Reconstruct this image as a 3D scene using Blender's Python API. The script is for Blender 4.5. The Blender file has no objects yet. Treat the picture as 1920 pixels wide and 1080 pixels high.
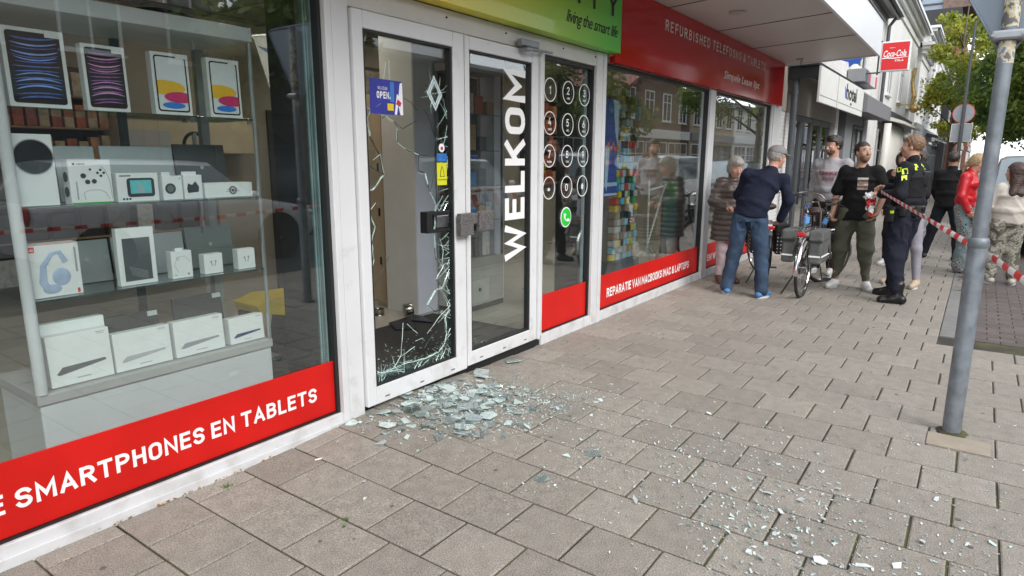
import bpy, bmesh, math, random
import numpy as np
from mathutils import Vector, Matrix

S = bpy.context.scene
C = S.collection
PI = math.pi
random.seed(7)
rng = np.random.default_rng(7)

# ------------------------------------------------------------------ camera
cam_d = bpy.data.cameras.new('camera')
cam = bpy.data.objects.new('camera', cam_d)
C.objects.link(cam)
cam_d.sensor_width = 36.0
cam_d.lens = 1212.6 / 1920 * 36.0
cam_d.clip_start = 0.05
cam_d.clip_end = 600
FX, FY = 1212.6, 1212.6
_vx = Vector(((1845 - 960) / FX, -(300 - 540) / FX, -1)).normalized()
_vz = -Vector(((942 - 960) / FX, -(6600 - 540) / FX, -1)).normalized()
_vz = (_vz - _vx * _vx.dot(_vz)).normalized()
_vy = _vz.cross(_vx)
cam.matrix_world = Matrix.Translation((0, -2.9434, 1.58)) @ Matrix((_vx, _vy, _vz)).to_4x4()
S.camera = cam

# ------------------------------------------------------------------ world, sun, exposure
SUN_EL, SUN_AZ = math.radians(36), math.radians(-150)      # high soft light from over the street
w = bpy.data.worlds.new("World")
S.world = w
w.use_nodes = True
nt = w.node_tree
nt.nodes.clear()
_o = nt.nodes.new('ShaderNodeOutputWorld')
_b = nt.nodes.new('ShaderNodeBackground')
_s = nt.nodes.new('ShaderNodeTexSky')
_s.sky_type = 'NISHITA'
_s.sun_disc = False
_s.sun_elevation = SUN_EL
_s.sun_rotation = math.radians(240)
_s.altitude = 0
_s.air_density = 1.0
_s.dust_density = 1.0
_h = nt.nodes.new('ShaderNodeHueSaturation')
_h.inputs['Saturation'].default_value = 0.22
_tc = nt.nodes.new('ShaderNodeTexCoord')
_n = nt.nodes.new('ShaderNodeTexNoise')
_n.inputs['Scale'].default_value = 3.0
_n.inputs['Detail'].default_value = 5
_r = nt.nodes.new('ShaderNodeMapRange')
_r.inputs['From Min'].default_value = .3
_r.inputs['From Max'].default_value = .7
_r.inputs['To Min'].default_value = .8
_r.inputs['To Max'].default_value = 1.35
_m = nt.nodes.new('ShaderNodeVectorMath')
_m.operation = 'SCALE'
nt.links.new(_tc.outputs['Generated'], _n.inputs['Vector'])
nt.links.new(_n.outputs['Fac'], _r.inputs['Value'])
nt.links.new(_s.outputs[0], _h.inputs['Color'])
_mx = nt.nodes.new('ShaderNodeMix')
_mx.data_type = 'RGBA'
_mx.inputs[0].default_value = .6
_mx.inputs[7].default_value = (6.2, 6.5, 6.9, 1)      # cloud layer
nt.links.new(_h.outputs[0], _mx.inputs[6])
nt.links.new(_mx.outputs[2], _m.inputs[0])
nt.links.new(_r.outputs[0], _m.inputs['Scale'])
nt.links.new(_m.outputs[0], _b.inputs['Color'])
_b.inputs['Strength'].default_value = 0.15
nt.links.new(_b.outputs[0], _o.inputs['Surface'])

sl = bpy.data.lights.new('sun', 'SUN')
sl.energy = 1.5
sl.angle = math.radians(30)
sl.color = (1.0, .965, .92)
so = bpy.data.objects.new('sun', sl)
C.objects.link(so)
# light comes from the street side (-y), a little behind the camera
so.rotation_euler = Vector((-.45, -1.0, .80)).to_track_quat('Z', 'Y').to_euler()

S.view_settings.view_transform = 'Standard'
S.view_settings.look = 'None'
S.view_settings.gamma = 1
S.view_settings.use_curve_mapping = False
S.view_settings.exposure = 1.0
S.cycles.max_bounces = 8
S.cycles.transparent_max_bounces = 16
S.cycles.use_denoising = True

# ------------------------------------------------------------------ materials
MATS = {}


def lin(c):
    """sRGB 0..255 to linear"""
    return tuple(((v / 255) / 12.92 if v / 255 <= .04045 else (((v / 255) + .055) / 1.055) ** 2.4) for v in c)


def mat(name, col, rough=.5, metal=0., var=.08, vs=6., bump=0., bs=120., coat=0., emit=0., spec=.5, alpha=None, dist=.004, sheen=0., detail=4):
    """procedural principled: two-scale colour noise, roughness noise and a fine bump"""
    if name in MATS:
        return MATS[name]
    m = bpy.data.materials.new(name)
    m.use_nodes = True
    t = m.node_tree
    p = t.nodes['Principled BSDF']
    tc = t.nodes.new('ShaderNodeTexCoord')
    n = t.nodes.new('ShaderNodeTexNoise')
    n.inputs['Scale'].default_value = vs
    n.inputs['Detail'].default_value = detail
    t.links.new(tc.outputs['Object'], n.inputs['Vector'])
    mp = t.nodes.new('ShaderNodeMapRange')
    mp.inputs['From Min'].default_value = .3
    mp.inputs['From Max'].default_value = .7
    mp.inputs['To Min'].default_value = 1 - var
    mp.inputs['To Max'].default_value = 1 + var
    t.links.new(n.outputs['Fac'], mp.inputs['Value'])
    vm = t.nodes.new('ShaderNodeVectorMath')
    vm.operation = 'SCALE'
    vm.inputs[0].default_value = col[:3]
    t.links.new(mp.outputs[0], vm.inputs['Scale'])
    t.links.new(vm.outputs[0], p.inputs['Base Color'])
    mr = t.nodes.new('ShaderNodeMapRange')
    mr.inputs['To Min'].default_value = max(0.02, rough - .08)
    mr.inputs['To Max'].default_value = min(1, rough + .08)
    t.links.new(n.outputs['Fac'], mr.inputs['Value'])
    t.links.new(mr.outputs[0], p.inputs['Roughness'])
    p.inputs['Metallic'].default_value = metal
    p.inputs['Coat Weight'].default_value = coat
    p.inputs['Coat Roughness'].default_value = .03
    p.inputs['Specular IOR Level'].default_value = spec
    if sheen:
        p.inputs['Sheen Weight'].default_value = sheen
    if emit:
        t.links.new(vm.outputs[0], p.inputs['Emission Color'])
        p.inputs['Emission Strength'].default_value = emit
    if bump:
        nb = t.nodes.new('ShaderNodeTexNoise')
        nb.inputs['Scale'].default_value = bs
        nb.inputs['Detail'].default_value = 3
        t.links.new(tc.outputs['Object'], nb.inputs['Vector'])
        b = t.nodes.new('ShaderNodeBump')
        b.inputs['Strength'].default_value = bump
        b.inputs['Distance'].default_value = dist
        t.links.new(nb.outputs['Fac'], b.inputs['Height'])
        t.links.new(b.outputs[0], p.inputs['Normal'])
    if alpha is not None:
        p.inputs['Alpha'].default_value = alpha
    MATS[name] = m
    return m


def pane_mat(name, tint=(.93, .965, .95), f0=.05, rough=.0, boost=1.0, dirt=.0):
    """clear pane: see-through mixed with mirror reflection by the Schlick Fresnel term"""
    if name in MATS:
        return MATS[name]
    m = bpy.data.materials.new(name)
    m.use_nodes = True
    t = m.node_tree
    t.nodes.clear()
    o = t.nodes.new('ShaderNodeOutputMaterial')
    g = t.nodes.new('ShaderNodeNewGeometry')
    d = t.nodes.new('ShaderNodeVectorMath')
    d.operation = 'DOT_PRODUCT'
    t.links.new(g.outputs['Normal'], d.inputs[0])
    t.links.new(g.outputs['Incoming'], d.inputs[1])

    def mth(op, a, b=None):
        x = t.nodes.new('ShaderNodeMath')
        x.operation = op
        for i, v in enumerate((a, b)):
            if v is None:
                continue
            if isinstance(v, (int, float)):
                x.inputs[i].default_value = v
            else:
                t.links.new(v, x.inputs[i])
        return x.outputs[0]
    c = mth('ABSOLUTE', d.outputs['Value'])
    k = mth('POWER', mth('SUBTRACT', 1.0, c), 5.0)
    f = mth('MULTIPLY', mth('ADD', mth('MULTIPLY', k, 1 - f0), f0), boost)
    f = mth('MINIMUM', f, 1.0)
    tr = t.nodes.new('ShaderNodeBsdfTransparent')
    tr.inputs[0].default_value = (*tint, 1)
    gl = t.nodes.new('ShaderNodeBsdfGlossy')
    gl.inputs['Roughness'].default_value = rough
    gl.inputs['Color'].default_value = (.95, .97, 1, 1)
    mx = t.nodes.new('ShaderNodeMixShader')
    t.links.new(f, mx.inputs[0])
    t.links.new(tr.outputs[0], mx.inputs[1])
    t.links.new(gl.outputs[0], mx.inputs[2])
    last = mx.outputs[0]
    if dirt:
        df = t.nodes.new('ShaderNodeBsdfDiffuse')
        df.inputs[0].default_value = (.6, .65, .64, 1)
        n = t.nodes.new('ShaderNodeTexNoise')
        n.inputs['Scale'].default_value = 3
        n.inputs['Detail'].default_value = 8
        tc = t.nodes.new('ShaderNodeTexCoord')
        t.links.new(tc.outputs['Object'], n.inputs['Vector'])
        q = mth('MULTIPLY', n.outputs['Fac'], dirt)
        m2 = t.nodes.new('ShaderNodeMixShader')
        t.links.new(q, m2.inputs[0])
        t.links.new(last, m2.inputs[1])
        t.links.new(df.outputs[0], m2.inputs[2])
        last = m2.outputs[0]
    t.links.new(last, o.inputs['Surface'])
    MATS[name] = m
    return m


# ------------------------------------------------------------------ mesh builder
class MB:
    def __init__(s):
        s.v, s.f, s.m, s.cur = [], [], [], 0

    def mat(s, i):
        s.cur = i
        return s

    def add(s, vs, fs):
        o = len(s.v)
        s.v += [tuple(map(float, q)) for q in vs]
        s.f += [tuple(o + i for i in f) for f in fs]
        s.m += [s.cur] * len(fs)
        return s

    def box(s, a, b, bev=0.):
        x0, y0, z0 = [min(p, q) for p, q in zip(a, b)]
        x1, y1, z1 = [max(p, q) for p, q in zip(a, b)]
        bev = min(bev, (x1 - x0) * .45, (y1 - y0) * .45, (z1 - z0) * .45)
        if bev <= 0:
            vs = [(x0, y0, z0), (x1, y0, z0), (x1, y1, z0), (x0, y1, z0), (x0, y0, z1), (x1, y0, z1), (x1, y1, z1), (x0, y1, z1)]
            return s.add(vs, [(0, 3, 2, 1), (4, 5, 6, 7), (0, 1, 5, 4), (1, 2, 6, 5), (2, 3, 7, 6), (3, 0, 4, 7)])
        bm = bmesh.new()
        bmesh.ops.create_cube(bm, size=1)
        for v in bm.verts:
            v.co = Vector(((x0 + x1) / 2 + v.co.x * (x1 - x0), (y0 + y1) / 2 + v.co.y * (y1 - y0), (z0 + z1) / 2 + v.co.z * (z1 - z0)))
        bmesh.ops.bevel(bm, geom=bm.edges[:], offset=bev, segments=2, affect='EDGES', profile=.5)
        s.add([v.co for v in bm.verts], [[v.index for v in f.verts] for f in bm.faces])
        bm.free()
        return s

    def obox(s, M, a, b, bev=0.):
        q = MB().box(a, b, bev)
        return s.add([M @ Vector(p) for p in q.v], q.f)

    def merge(s, q, M=None):
        o = len(s.v)
        s.v += [tuple(M @ Vector(p)) if M else p for p in q.v]
        s.f += [tuple(o + i for i in f) for f in q.f]
        s.m += [max(m, s.cur) for m in q.m]
        return s

    def cyl(s, p0, p1, r0, r1=None, n=16, cap=True):
        return s.tube([p0, p1], [r0, r0 if r1 is None else r1], n, cap)

    def tube(s, pts, rs, n=10, cap=True, closed=False, flat=1.0, up=None):
        pts = [Vector(p) for p in pts]
        if isinstance(rs, (int, float)):
            rs = [rs] * len(pts)
        N = len(pts)
        rings = []
        prev = None
        for i, p in enumerate(pts):
            if closed:
                t = pts[(i + 1) % N] - pts[i - 1]
            else:
                t = pts[min(i + 1, N - 1)] - pts[max(i - 1, 0)]
            t.normalize()
            if prev is None:
                a = Vector(up) if up else (Vector((0, 0, 1)) if abs(t.z) < .9 else Vector((1, 0, 0)))
            else:
                a = prev
            a = (a - t * a.dot(t))
            if a.length < 1e-6:
                a = t.orthogonal()
            a.normalize()
            prev = a
            b = t.cross(a)
            rings.append([p + (a * math.cos(2 * PI * k / n) + b * math.sin(2 * PI * k / n) * flat) * rs[i] for k in range(n)])
        vs = [q for r in rings for q in r]
        fs = []
        for i in range(N if closed else N - 1):
            j = (i + 1) % N
            for k in range(n):
                l = (k + 1) % n
                fs.append((i * n + k, i * n + l, j * n + l, j * n + k))
        if cap and not closed:
            fs.append(tuple(range(n))[::-1])
            fs.append(tuple((N - 1) * n + k for k in range(n)))
        return s.add(vs, fs)

    def lathe(s, prof, c=(0, 0, 0), n=24, axis='Z', M=None):
        vs, fs = [], []
        for r, z in prof:
            for k in range(n):
                a = 2 * PI * k / n
                vs.append((r * math.cos(a), r * math.sin(a), z))
        for i in range(len(prof) - 1):
            for k in range(n):
                l = (k + 1) % n
                fs.append((i * n + k, i * n + l, (i + 1) * n + l, (i + 1) * n + k))
        fs.append(tuple(range(n))[::-1])
        fs.append(tuple((len(prof) - 1) * n + k for k in range(n)))
        if axis == 'X':
            vs = [(z, x, y) for x, y, z in vs]
        if axis == 'Y':
            vs = [(y, z, x) for x, y, z in vs]
        if M:
            vs = [tuple(M @ Vector(v)) for v in vs]
        vs = [(x + c[0], y + c[1], z + c[2]) for x, y, z in vs]
        return s.add(vs, fs)

    def prism(s, poly, a, b, axis='y', cap=True):
        """polygon in the plane across the axis (x,z for 'y'; y,z for 'x'; x,y for 'z') from a to b"""
        def P(u, v, w_):
            return {'y': (u, w_, v), 'x': (w_, u, v), 'z': (u, v, w_)}[axis]
        n = len(poly)
        vs = [P(u, v, a) for u, v in poly] + [P(u, v, b) for u, v in poly]
        fs = [(i, (i + 1) % n, n + (i + 1) % n, n + i) for i in range(n)]
        if cap:
            fs += [tuple(range(n))[::-1], tuple(range(n, 2 * n))]
        return s.add(vs, fs)

    def disc(s, c, r, n=24, axis='y', t=.002, sx=1.):
        poly = [(c[0] * (axis != 'x') + c[1] * (axis == 'x') + r * sx * math.cos(2 * PI * k / n), (c[2] if axis != 'z' else c[1]) + r * math.sin(2 * PI * k / n)) for k in range(n)]
        w_ = {'y': c[1], 'x': c[0], 'z': c[2]}[axis]
        return s.prism(poly, w_ - t, w_, axis)

    def ring(s, c, r0, r1, n=28, t=.002):
        """flat ring facing -y"""
        vs, fs = [], []
        for k in range(n):
            a = 2 * PI * k / n
            for r, y in ((r0, -t), (r1, -t), (r1, 0), (r0, 0)):
                vs.append((c[0] + r * math.cos(a), c[1] + y, c[2] + r * math.sin(a)))
        for k in range(n):
            l = (k + 1) % n
            for j in range(4):
                fs.append((k * 4 + j, l * 4 + j, l * 4 + (j + 1) % 4, k * 4 + (j + 1) % 4))
        return s.add(vs, fs)

    def sphere(s, c, r, n=12, m=8, sc=(1, 1, 1)):
        vs, fs = [(c[0], c[1], c[2] + r * sc[2])], []
        for i in range(1, m):
            th = PI * i / m
            for k in range(n):
                a = 2 * PI * k / n
                vs.append((c[0] + r * sc[0] * math.sin(th) * math.cos(a), c[1] + r * sc[1] * math.sin(th) * math.sin(a), c[2] + r * sc[2] * math.cos(th)))
        vs.append((c[0], c[1], c[2] - r * sc[2]))
        for k in range(n):
            l = (k + 1) % n
            fs.append((0, 1 + k, 1 + l))
            for i in range(m - 2):
                fs.append((1 + i * n + k, 1 + (i + 1) * n + k, 1 + (i + 1) * n + l, 1 + i * n + l))
            fs.append((1 + (m - 2) * n + k, len(vs) - 1, 1 + (m - 2) * n + l))
        return s.add(vs, fs)

    def xf(s, M):
        s.v = [tuple(M @ Vector(p)) for p in s.v]
        return s

    def build(s, name, mats, parent=None, smooth=None, local=False, recalc=True):
        """world coordinates unless local; child meshes are stored relative to their parent"""
        if not isinstance(mats, (list, tuple)):
            mats = [mats]
        vs = s.v
        if parent is not None and not local:
            I = wm(parent).inverted()
            vs = [tuple(I @ Vector(p)) for p in vs]
        me = bpy.data.meshes.new(name)
        me.from_pydata(vs, [], s.f)
        for m in mats:
            me.materials.append(m)
        if any(s.m):
            me.polygons.foreach_set('material_index', s.m)
        if recalc:
            bm = bmesh.new()
            bm.from_mesh(me)
            bmesh.ops.recalc_face_normals(bm, faces=bm.faces[:])
            bm.to_mesh(me)
            bm.free()
        if smooth:
            me.polygons.foreach_set('use_smooth', [True] * len(me.polygons))
            if smooth is not True:
                me.set_sharp_from_angle(angle=math.radians(smooth))
        me.update()
        o = bpy.data.objects.new(name, me)
        C.objects.link(o)
        if parent is not None:
            o.parent = parent
        return o


def wm(o):
    M = Matrix.LocRotScale(o.location, o.rotation_euler, o.scale)
    return wm(o.parent) @ M if o.parent else M


def tag(o, label=None, cat=None, group=None, kind=None):
    if label:
        o['label'] = label
    if cat:
        o['category'] = cat
    if group:
        o['group'] = group
    if kind:
        o['kind'] = kind
    return o


def thing(name, label, cat, loc=(0, 0, 0), rz=0., group=None, rot=None):
    o = bpy.data.objects.new(name, None)
    o.empty_display_size = .1
    C.objects.link(o)
    o.location = loc
    o.rotation_euler = rot if rot else (0, 0, rz)
    return tag(o, label, cat, group)


def copy_tree(o, parent=None):
    c = o.copy()
    C.objects.link(c)
    c.parent = parent
    for ch in [x for x in list(C.objects) if x.parent == o]:
        copy_tree(ch, c)
    return c


# ------------------------------------------------------------------ lettering
_TXT = {}


def text(s, fit=None, size=1., bold=0., shear=0., spacing=1., depth=.002):
    """mesh lettering in the local x (reading) / z (up) plane, front towards -y, box from the origin"""
    cu = bpy.data.curves.new('t', 'FONT')
    cu.body = s
    cu.size = 1
    cu.offset = bold
    cu.shear = shear
    cu.space_character = spacing
    cu.resolution_u = 3
    cu.fill_mode = 'FRONT'
    ob = bpy.data.objects.new('t', cu)
    C.objects.link(ob)
    dg = bpy.context.evaluated_depsgraph_get()
    me = bpy.data.meshes.new_from_object(ob.evaluated_get(dg))
    vs = [tuple(v.co) for v in me.vertices]
    fs = [tuple(p.vertices) for p in me.polygons]
    bpy.data.objects.remove(ob)
    bpy.data.curves.remove(cu)
    bpy.data.meshes.remove(me)
    if not vs:
        return MB()
    xs = [v[0] for v in vs]
    ys = [v[1] for v in vs]
    x0, x1, y0, y1 = min(xs), max(xs), min(ys), max(ys)
    if fit:
        sx, sy = fit[0] / (x1 - x0), fit[1] / (y1 - y0)
    else:
        sx = sy = size
    b = MB()
    b.add([((x - x0) * sx, 0, (y - y0) * sy) for x, y, z in vs], fs)
    return b


def T(x=0, y=0, z=0):
    return Matrix.Translation((x, y, z))


def RZ(a):
    return Matrix.Rotation(a, 4, 'Z')


def RX(a):
    return Matrix.Rotation(a, 4, 'X')


def RY(a):
    return Matrix.Rotation(a, 4, 'Y')


def putext(s, x, y, z, w_, h, parent, m, name='lettering', **k):
    b = text(s, fit=(w_, h), **k)
    b.xf(T(x, y, z))
    return b.build(name, m, parent, recalc=False)
# ------------------------------------------------------------------ stroke capitals (even-width road-sign style)
def _arc(cx, cy, rx, ry, a0, a1, n=9):
    return [(cx + rx * math.cos(math.radians(a0 + (a1 - a0) * i / n)), cy + ry * math.sin(math.radians(a0 + (a1 - a0) * i / n))) for i in range(n + 1)]


def _rr(w_, h, r=.26):      # rounded O
    return [(w_ / 2, 0)] + _arc(w_ - r, r, r, r, -90, 0) + _arc(w_ - r, h - r, r, r, 0, 90) + _arc(r, h - r, r, r, 90, 180) + _arc(r, r, r, r, 180, 270) + [(w_ / 2, 0)]


W_ = .52
GL = {
    'A': (.6, [[(0, 0), (.3, 1), (.6, 0)], [(.1, .3), (.5, .3)]]),
    'B': (W_, [[(0, 0), (0, 1), (.26, 1)] + _arc(.26, .77, .23, .23, 90, -90) + [(0, .54)], [(.26, .54)] + _arc(.26, .27, .26, .27, 90, -90) + [(0, 0)]]),
    'C': (W_, [_arc(.26, .74, .26, .26, 10, 180) + _arc(.26, .26, .26, .26, 180, 350)]),
    'D': (W_, [[(0, 0), (0, 1), (.24, 1)] + _arc(.24, .72, .28, .28, 90, 0) + _arc(.24, .28, .28, .28, 0, -90) + [(0, 0)]]),
    'E': (.44, [[(.44, 1), (0, 1), (0, 0), (.44, 0)], [(0, .53), (.4, .53)]]),
    'F': (.44, [[(.44, 1), (0, 1), (0, 0)], [(0, .5), (.38, .5)]]),
    'G': (W_, [_arc(.26, .74, .26, .26, 15, 180) + _arc(.26, .26, .26, .26, 180, 360) + [(.52, .47), (.28, .47)]]),
    'H': (W_, [[(0, 0), (0, 1)], [(.52, 0), (.52, 1)], [(0, .52), (.52, .52)]]),
    'I': (.0, [[(0, 0), (0, 1)]]),
    'J': (.4, [[(.4, 1), (.4, .22)] + _arc(.2, .22, .2, .22, 0, -160)]),
    'K': (.54, [[(0, 0), (0, 1)], [(.5, 1), (.02, .4)], [(.2, .6), (.54, 0)]]),
    'L': (.42, [[(0, 1), (0, 0), (.42, 0)]]),
    'M': (.7, [[(0, 0), (0, 1), (.35, .3), (.7, 1), (.7, 0)]]),
    'N': (.56, [[(0, 0), (0, 1), (.56, 0), (.56, 1)]]),
    'O': (.54, [_rr(.54, 1, .27)]),
    'P': (W_, [[(0, 0), (0, 1), (.26, 1)] + _arc(.26, .74, .26, .26, 90, -90) + [(0, .48)]]),
    'Q': (.54, [_rr(.54, 1, .27), [(.32, .25), (.56, -.05)]]),
    'R': (W_, [[(0, 0), (0, 1), (.26, 1)] + _arc(.26, .75, .25, .25, 90, -90) + [(0, .5)], [(.27, .5), (.54, 0)]]),
    'S': (.5, [_arc(.25, .75, .25, .25, 20, 270)[:-1] + _arc(.25, .26, .25, .26, 88, -160)]),
    'T': (.54, [[(0, 1), (.54, 1)], [(.27, 1), (.27, 0)]]),
    'U': (.54, [[(0, 1), (0, .27)] + _arc(.27, .27, .27, .27, 180, 360) + [(.54, 1)]]),
    'V': (.56, [[(0, 1), (.28, 0), (.56, 1)]]),
    'W': (.84, [[(0, 1), (.21, 0), (.42, .9), (.63, 0), (.84, 1)]]),
    'X': (.54, [[(0, 0), (.54, 1)], [(0, 1), (.54, 0)]]),
    'Y': (.54, [[(0, 1), (.27, .45), (.54, 1)], [(.27, .47), (.27, 0)]]),
    'Z': (.5, [[(0, 1), (.5, 1), (0, 0), (.5, 0)]]),
    '&': (.6, [[(.6, 0), (.12, .72)] + _arc(.26, .82, .16, .18, 200, -20) + [(.1, .42)] + _arc(.22, .23, .22, .23, 130, 290) + [(.56, .42)]]),
    '-': (.3, [[(0, .45), (.3, .45)]]), '.': (.0, [[(0, 0), (0, .14)]]), '?': (.4, [_arc(.2, .8, .2, .2, 160, -60) + [(.2, .45), (.2, .3)], [(.2, 0), (.2, .12)]]),
    '0': (.5, [_rr(.5, 1, .25)]), '1': (.28, [[(0, .8), (.26, 1), (.26, 0)]]),
    '2': (.48, [_arc(.24, .76, .24, .24, 165, -35) + [(0, 0), (.48, 0)]]),
    '3': (.48, [_arc(.23, .77, .22, .23, 150, -90)[:-1] + [(.23, .54), (.15, .54), (.24, .54)] + _arc(.23, .27, .25, .27, 88, -160)]),
    '4': (.5, [[(.3, 1), (0, .25), (.5, .25)], [(.38, .5), (.38, 0)]]),
    '5': (.48, [[(.44, 1), (.06, 1), (.03, .55)] + _arc(.23, .32, .25, .32, 120, -150)]),
    '6': (.5, [_arc(.25, .3, .25, .3, 140, 500), [(.04, .45), (.3, 1)]]),
    '7': (.48, [[(0, 1), (.48, 1), (.15, 0)]]),
    '8': (.5, [_arc(.25, .27, .25, .27, 90, 450, 16), _arc(.25, .77, .21, .23, -90, 270, 16)]),
    '9': (.5, [_arc(.25, .7, .25, .3, -40, 320), [(.46, .55), (.2, 0)]]),
    '*': (.4, [[(.2, .2), (.2, .8)], [(0, .35), (.4, .65)], [(0, .65), (.4, .35)]]),
    '#': (.5, [[(.12, .1), (.2, .9)], [(.32, .1), (.4, .9)], [(0, .36), (.5, .36)], [(0, .64), (.5, .64)]]),
}


def caps(s, fit, t=.16, gap=.20, space=.42):
    """stroke lettering, origin at lower left, facing -y; fit = (width, cap height)"""
    b = MB()
    x = t / 2
    lay = []
    for ch in s:
        if ch == ' ':
            x += space
            continue
        w_, st = GL[ch]
        lay += [[(x + p[0], t / 2 + p[1] * (1 - t)) for p in q] for q in st]
        x += w_ + t + gap
    tot = x - gap - t / 2
    sx, sy = fit[0] / tot, fit[1]
    for i, q in enumerate(lay):
        n = len(q)
        cl = (abs(q[0][0] - q[-1][0]) + abs(q[0][1] - q[-1][1])) < 1e-6
        L, R_ = [], []
        y0_ = -.00025 * (i % 5)
        for k in range(n):
            a = q[k - 1] if k else (q[-2] if cl else None)
            c = q[k + 1] if k < n - 1 else (q[1] if cl else None)
            p = q[k]
            y = y0_ - .00002 * k
            d0 = Vector((p[0] - a[0], p[1] - a[1])).normalized() if a else None
            d1 = Vector((c[0] - p[0], c[1] - p[1])).normalized() if c else None
            if d0 is None or d0.length < .5:
                d0 = d1
            if d1 is None or d1.length < .5:
                d1 = d0
            m = (d0 + d1)
            if m.length < .3:
                m = d0.copy()
            m.normalize()
            nn = Vector((-m.y, m.x))
            k_ = min(1 / max(.35, nn.dot(Vector((-d0.y, d0.x)))), 2.2)
            e = Vector((0, 0))
            if not cl and not a:
                e = -d1 * (t / 2 if len(q) > 1 and ch else 0)
            if not cl and not c:
                e = d0 * (t / 2)
            L.append(((p[0] + nn.x * k_ * t / 2 + e.x) * sx, y, (p[1] + nn.y * k_ * t / 2 + e.y) * sy))
            R_.append(((p[0] - nn.x * k_ * t / 2 + e.x) * sx, y, (p[1] - nn.y * k_ * t / 2 + e.y) * sy))
        b.add(L + R_, [(k, k + 1, n + k + 1, n + k) for k in range(n - 1)])
    return b


def putcaps(s, x, y, z, w_, h, parent, m, name='lettering', **k):
    b = caps(s, (w_, h), **k)
    b.xf(T(x, y, z))
    return b.build(name, m, parent, recalc=False)
# ------------------------------------------------------------------ ground
def gz(x, y):
    """the paving ramps up a little towards the shop door"""
    return .05 * math.exp(-((x - 2.85) / .75) ** 2) * math.exp(-(max(0, -y) / .8) ** 2) if y > -2.4 else 0.


def node_mat(name):
    m = bpy.data.materials.new(name)
    m.use_nodes = True
    MATS[name] = m
    return m, m.node_tree, m.node_tree.nodes['Principled BSDF']


def tile_mat(name, ca, cb, speck=.35, attr=True, sc=1.):
    m, t, p = node_mat(name)
    tc = t.nodes.new('ShaderNodeTexCoord')
    big = t.nodes.new('ShaderNodeTexNoise')
    big.inputs['Scale'].default_value = 1.1 * sc
    big.inputs['Detail'].default_value = 6
    fine = t.nodes.new('ShaderNodeTexNoise')
    fine.inputs['Scale'].default_value = 170 * sc
    fine.inputs['Detail'].default_value = 2
    mid = t.nodes.new('ShaderNodeTexNoise')
    mid.inputs['Scale'].default_value = 14 * sc
    mid.inputs['Detail'].default_value = 5
    for n in (big, fine, mid):
        t.links.new(tc.outputs['Object'], n.inputs['Vector'])
    cr = t.nodes.new('ShaderNodeMix')
    cr.data_type = 'RGBA'
    cr.inputs[6].default_value = (*ca, 1)
    cr.inputs[7].default_value = (*cb, 1)
    at = t.nodes.new('ShaderNodeAttribute')
    at.attribute_name = 'tone'
    mix = t.nodes.new('ShaderNodeMath')
    mix.operation = 'MULTIPLY_ADD'
    mix.inputs[1].default_value = .55
    t.links.new(big.outputs['Fac'], mix.inputs[0])
    t.links.new(at.outputs['Fac'], mix.inputs[2])
    t.links.new(mix.outputs[0], cr.inputs[0])

    def rng_(src, a, b, lo, hi):
        r = t.nodes.new('ShaderNodeMapRange')
        r.inputs['From Min'].default_value = a
        r.inputs['From Max'].default_value = b
        r.inputs['To Min'].default_value = lo
        r.inputs['To Max'].default_value = hi
        t.links.new(src, r.inputs['Value'])
        return r.outputs[0]
    a = rng_(fine.outputs['Fac'], .32, .68, 1 - speck, 1 + speck)
    b = rng_(mid.outputs['Fac'], .3, .75, .86, 1.12)
    ml = t.nodes.new('ShaderNodeMath')
    ml.operation = 'MULTIPLY'
    t.links.new(a, ml.inputs[0])
    t.links.new(b, ml.inputs[1])
    v = t.nodes.new('ShaderNodeVectorMath')
    v.operation = 'SCALE'
    t.links.new(cr.outputs[2], v.inputs[0])
    t.links.new(ml.outputs[0], v.inputs['Scale'])
    t.links.new(v.outputs[0], p.inputs['Base Color'])
    p.inputs['Roughness'].default_value = .82
    bp = t.nodes.new('ShaderNodeBump')
    bp.inputs['Strength'].default_value = .5
    bp.inputs['Distance'].default_value = .003
    t.links.new(fine.outputs['Fac'], bp.inputs['Height'])
    t.links.new(bp.outputs[0], p.inputs['Normal'])
    return m


def joint_mat():
    m, t, p = node_mat('joint_sand')
    tc = t.nodes.new('ShaderNodeTexCoord')
    n = t.nodes.new('ShaderNodeTexNoise')
    n.inputs['Scale'].default_value = 2.2
    n.inputs['Detail'].default_value = 8
    t.links.new(tc.outputs['Object'], n.inputs['Vector'])
    cr = t.nodes.new('ShaderNodeValToRGB')
    cr.color_ramp.elements[0].position = .42
    cr.color_ramp.elements[0].color = (.035, .03, .024, 1)
    cr.color_ramp.elements[1].position = .62
    cr.color_ramp.elements[1].color = (.085, .085, .03, 1)
    t.links.new(n.outputs['Fac'], cr.inputs[0])
    t.links.new(cr.outputs[0], p.inputs['Base Color'])
    p.inputs['Roughness'].default_value = .95
    return m


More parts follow.
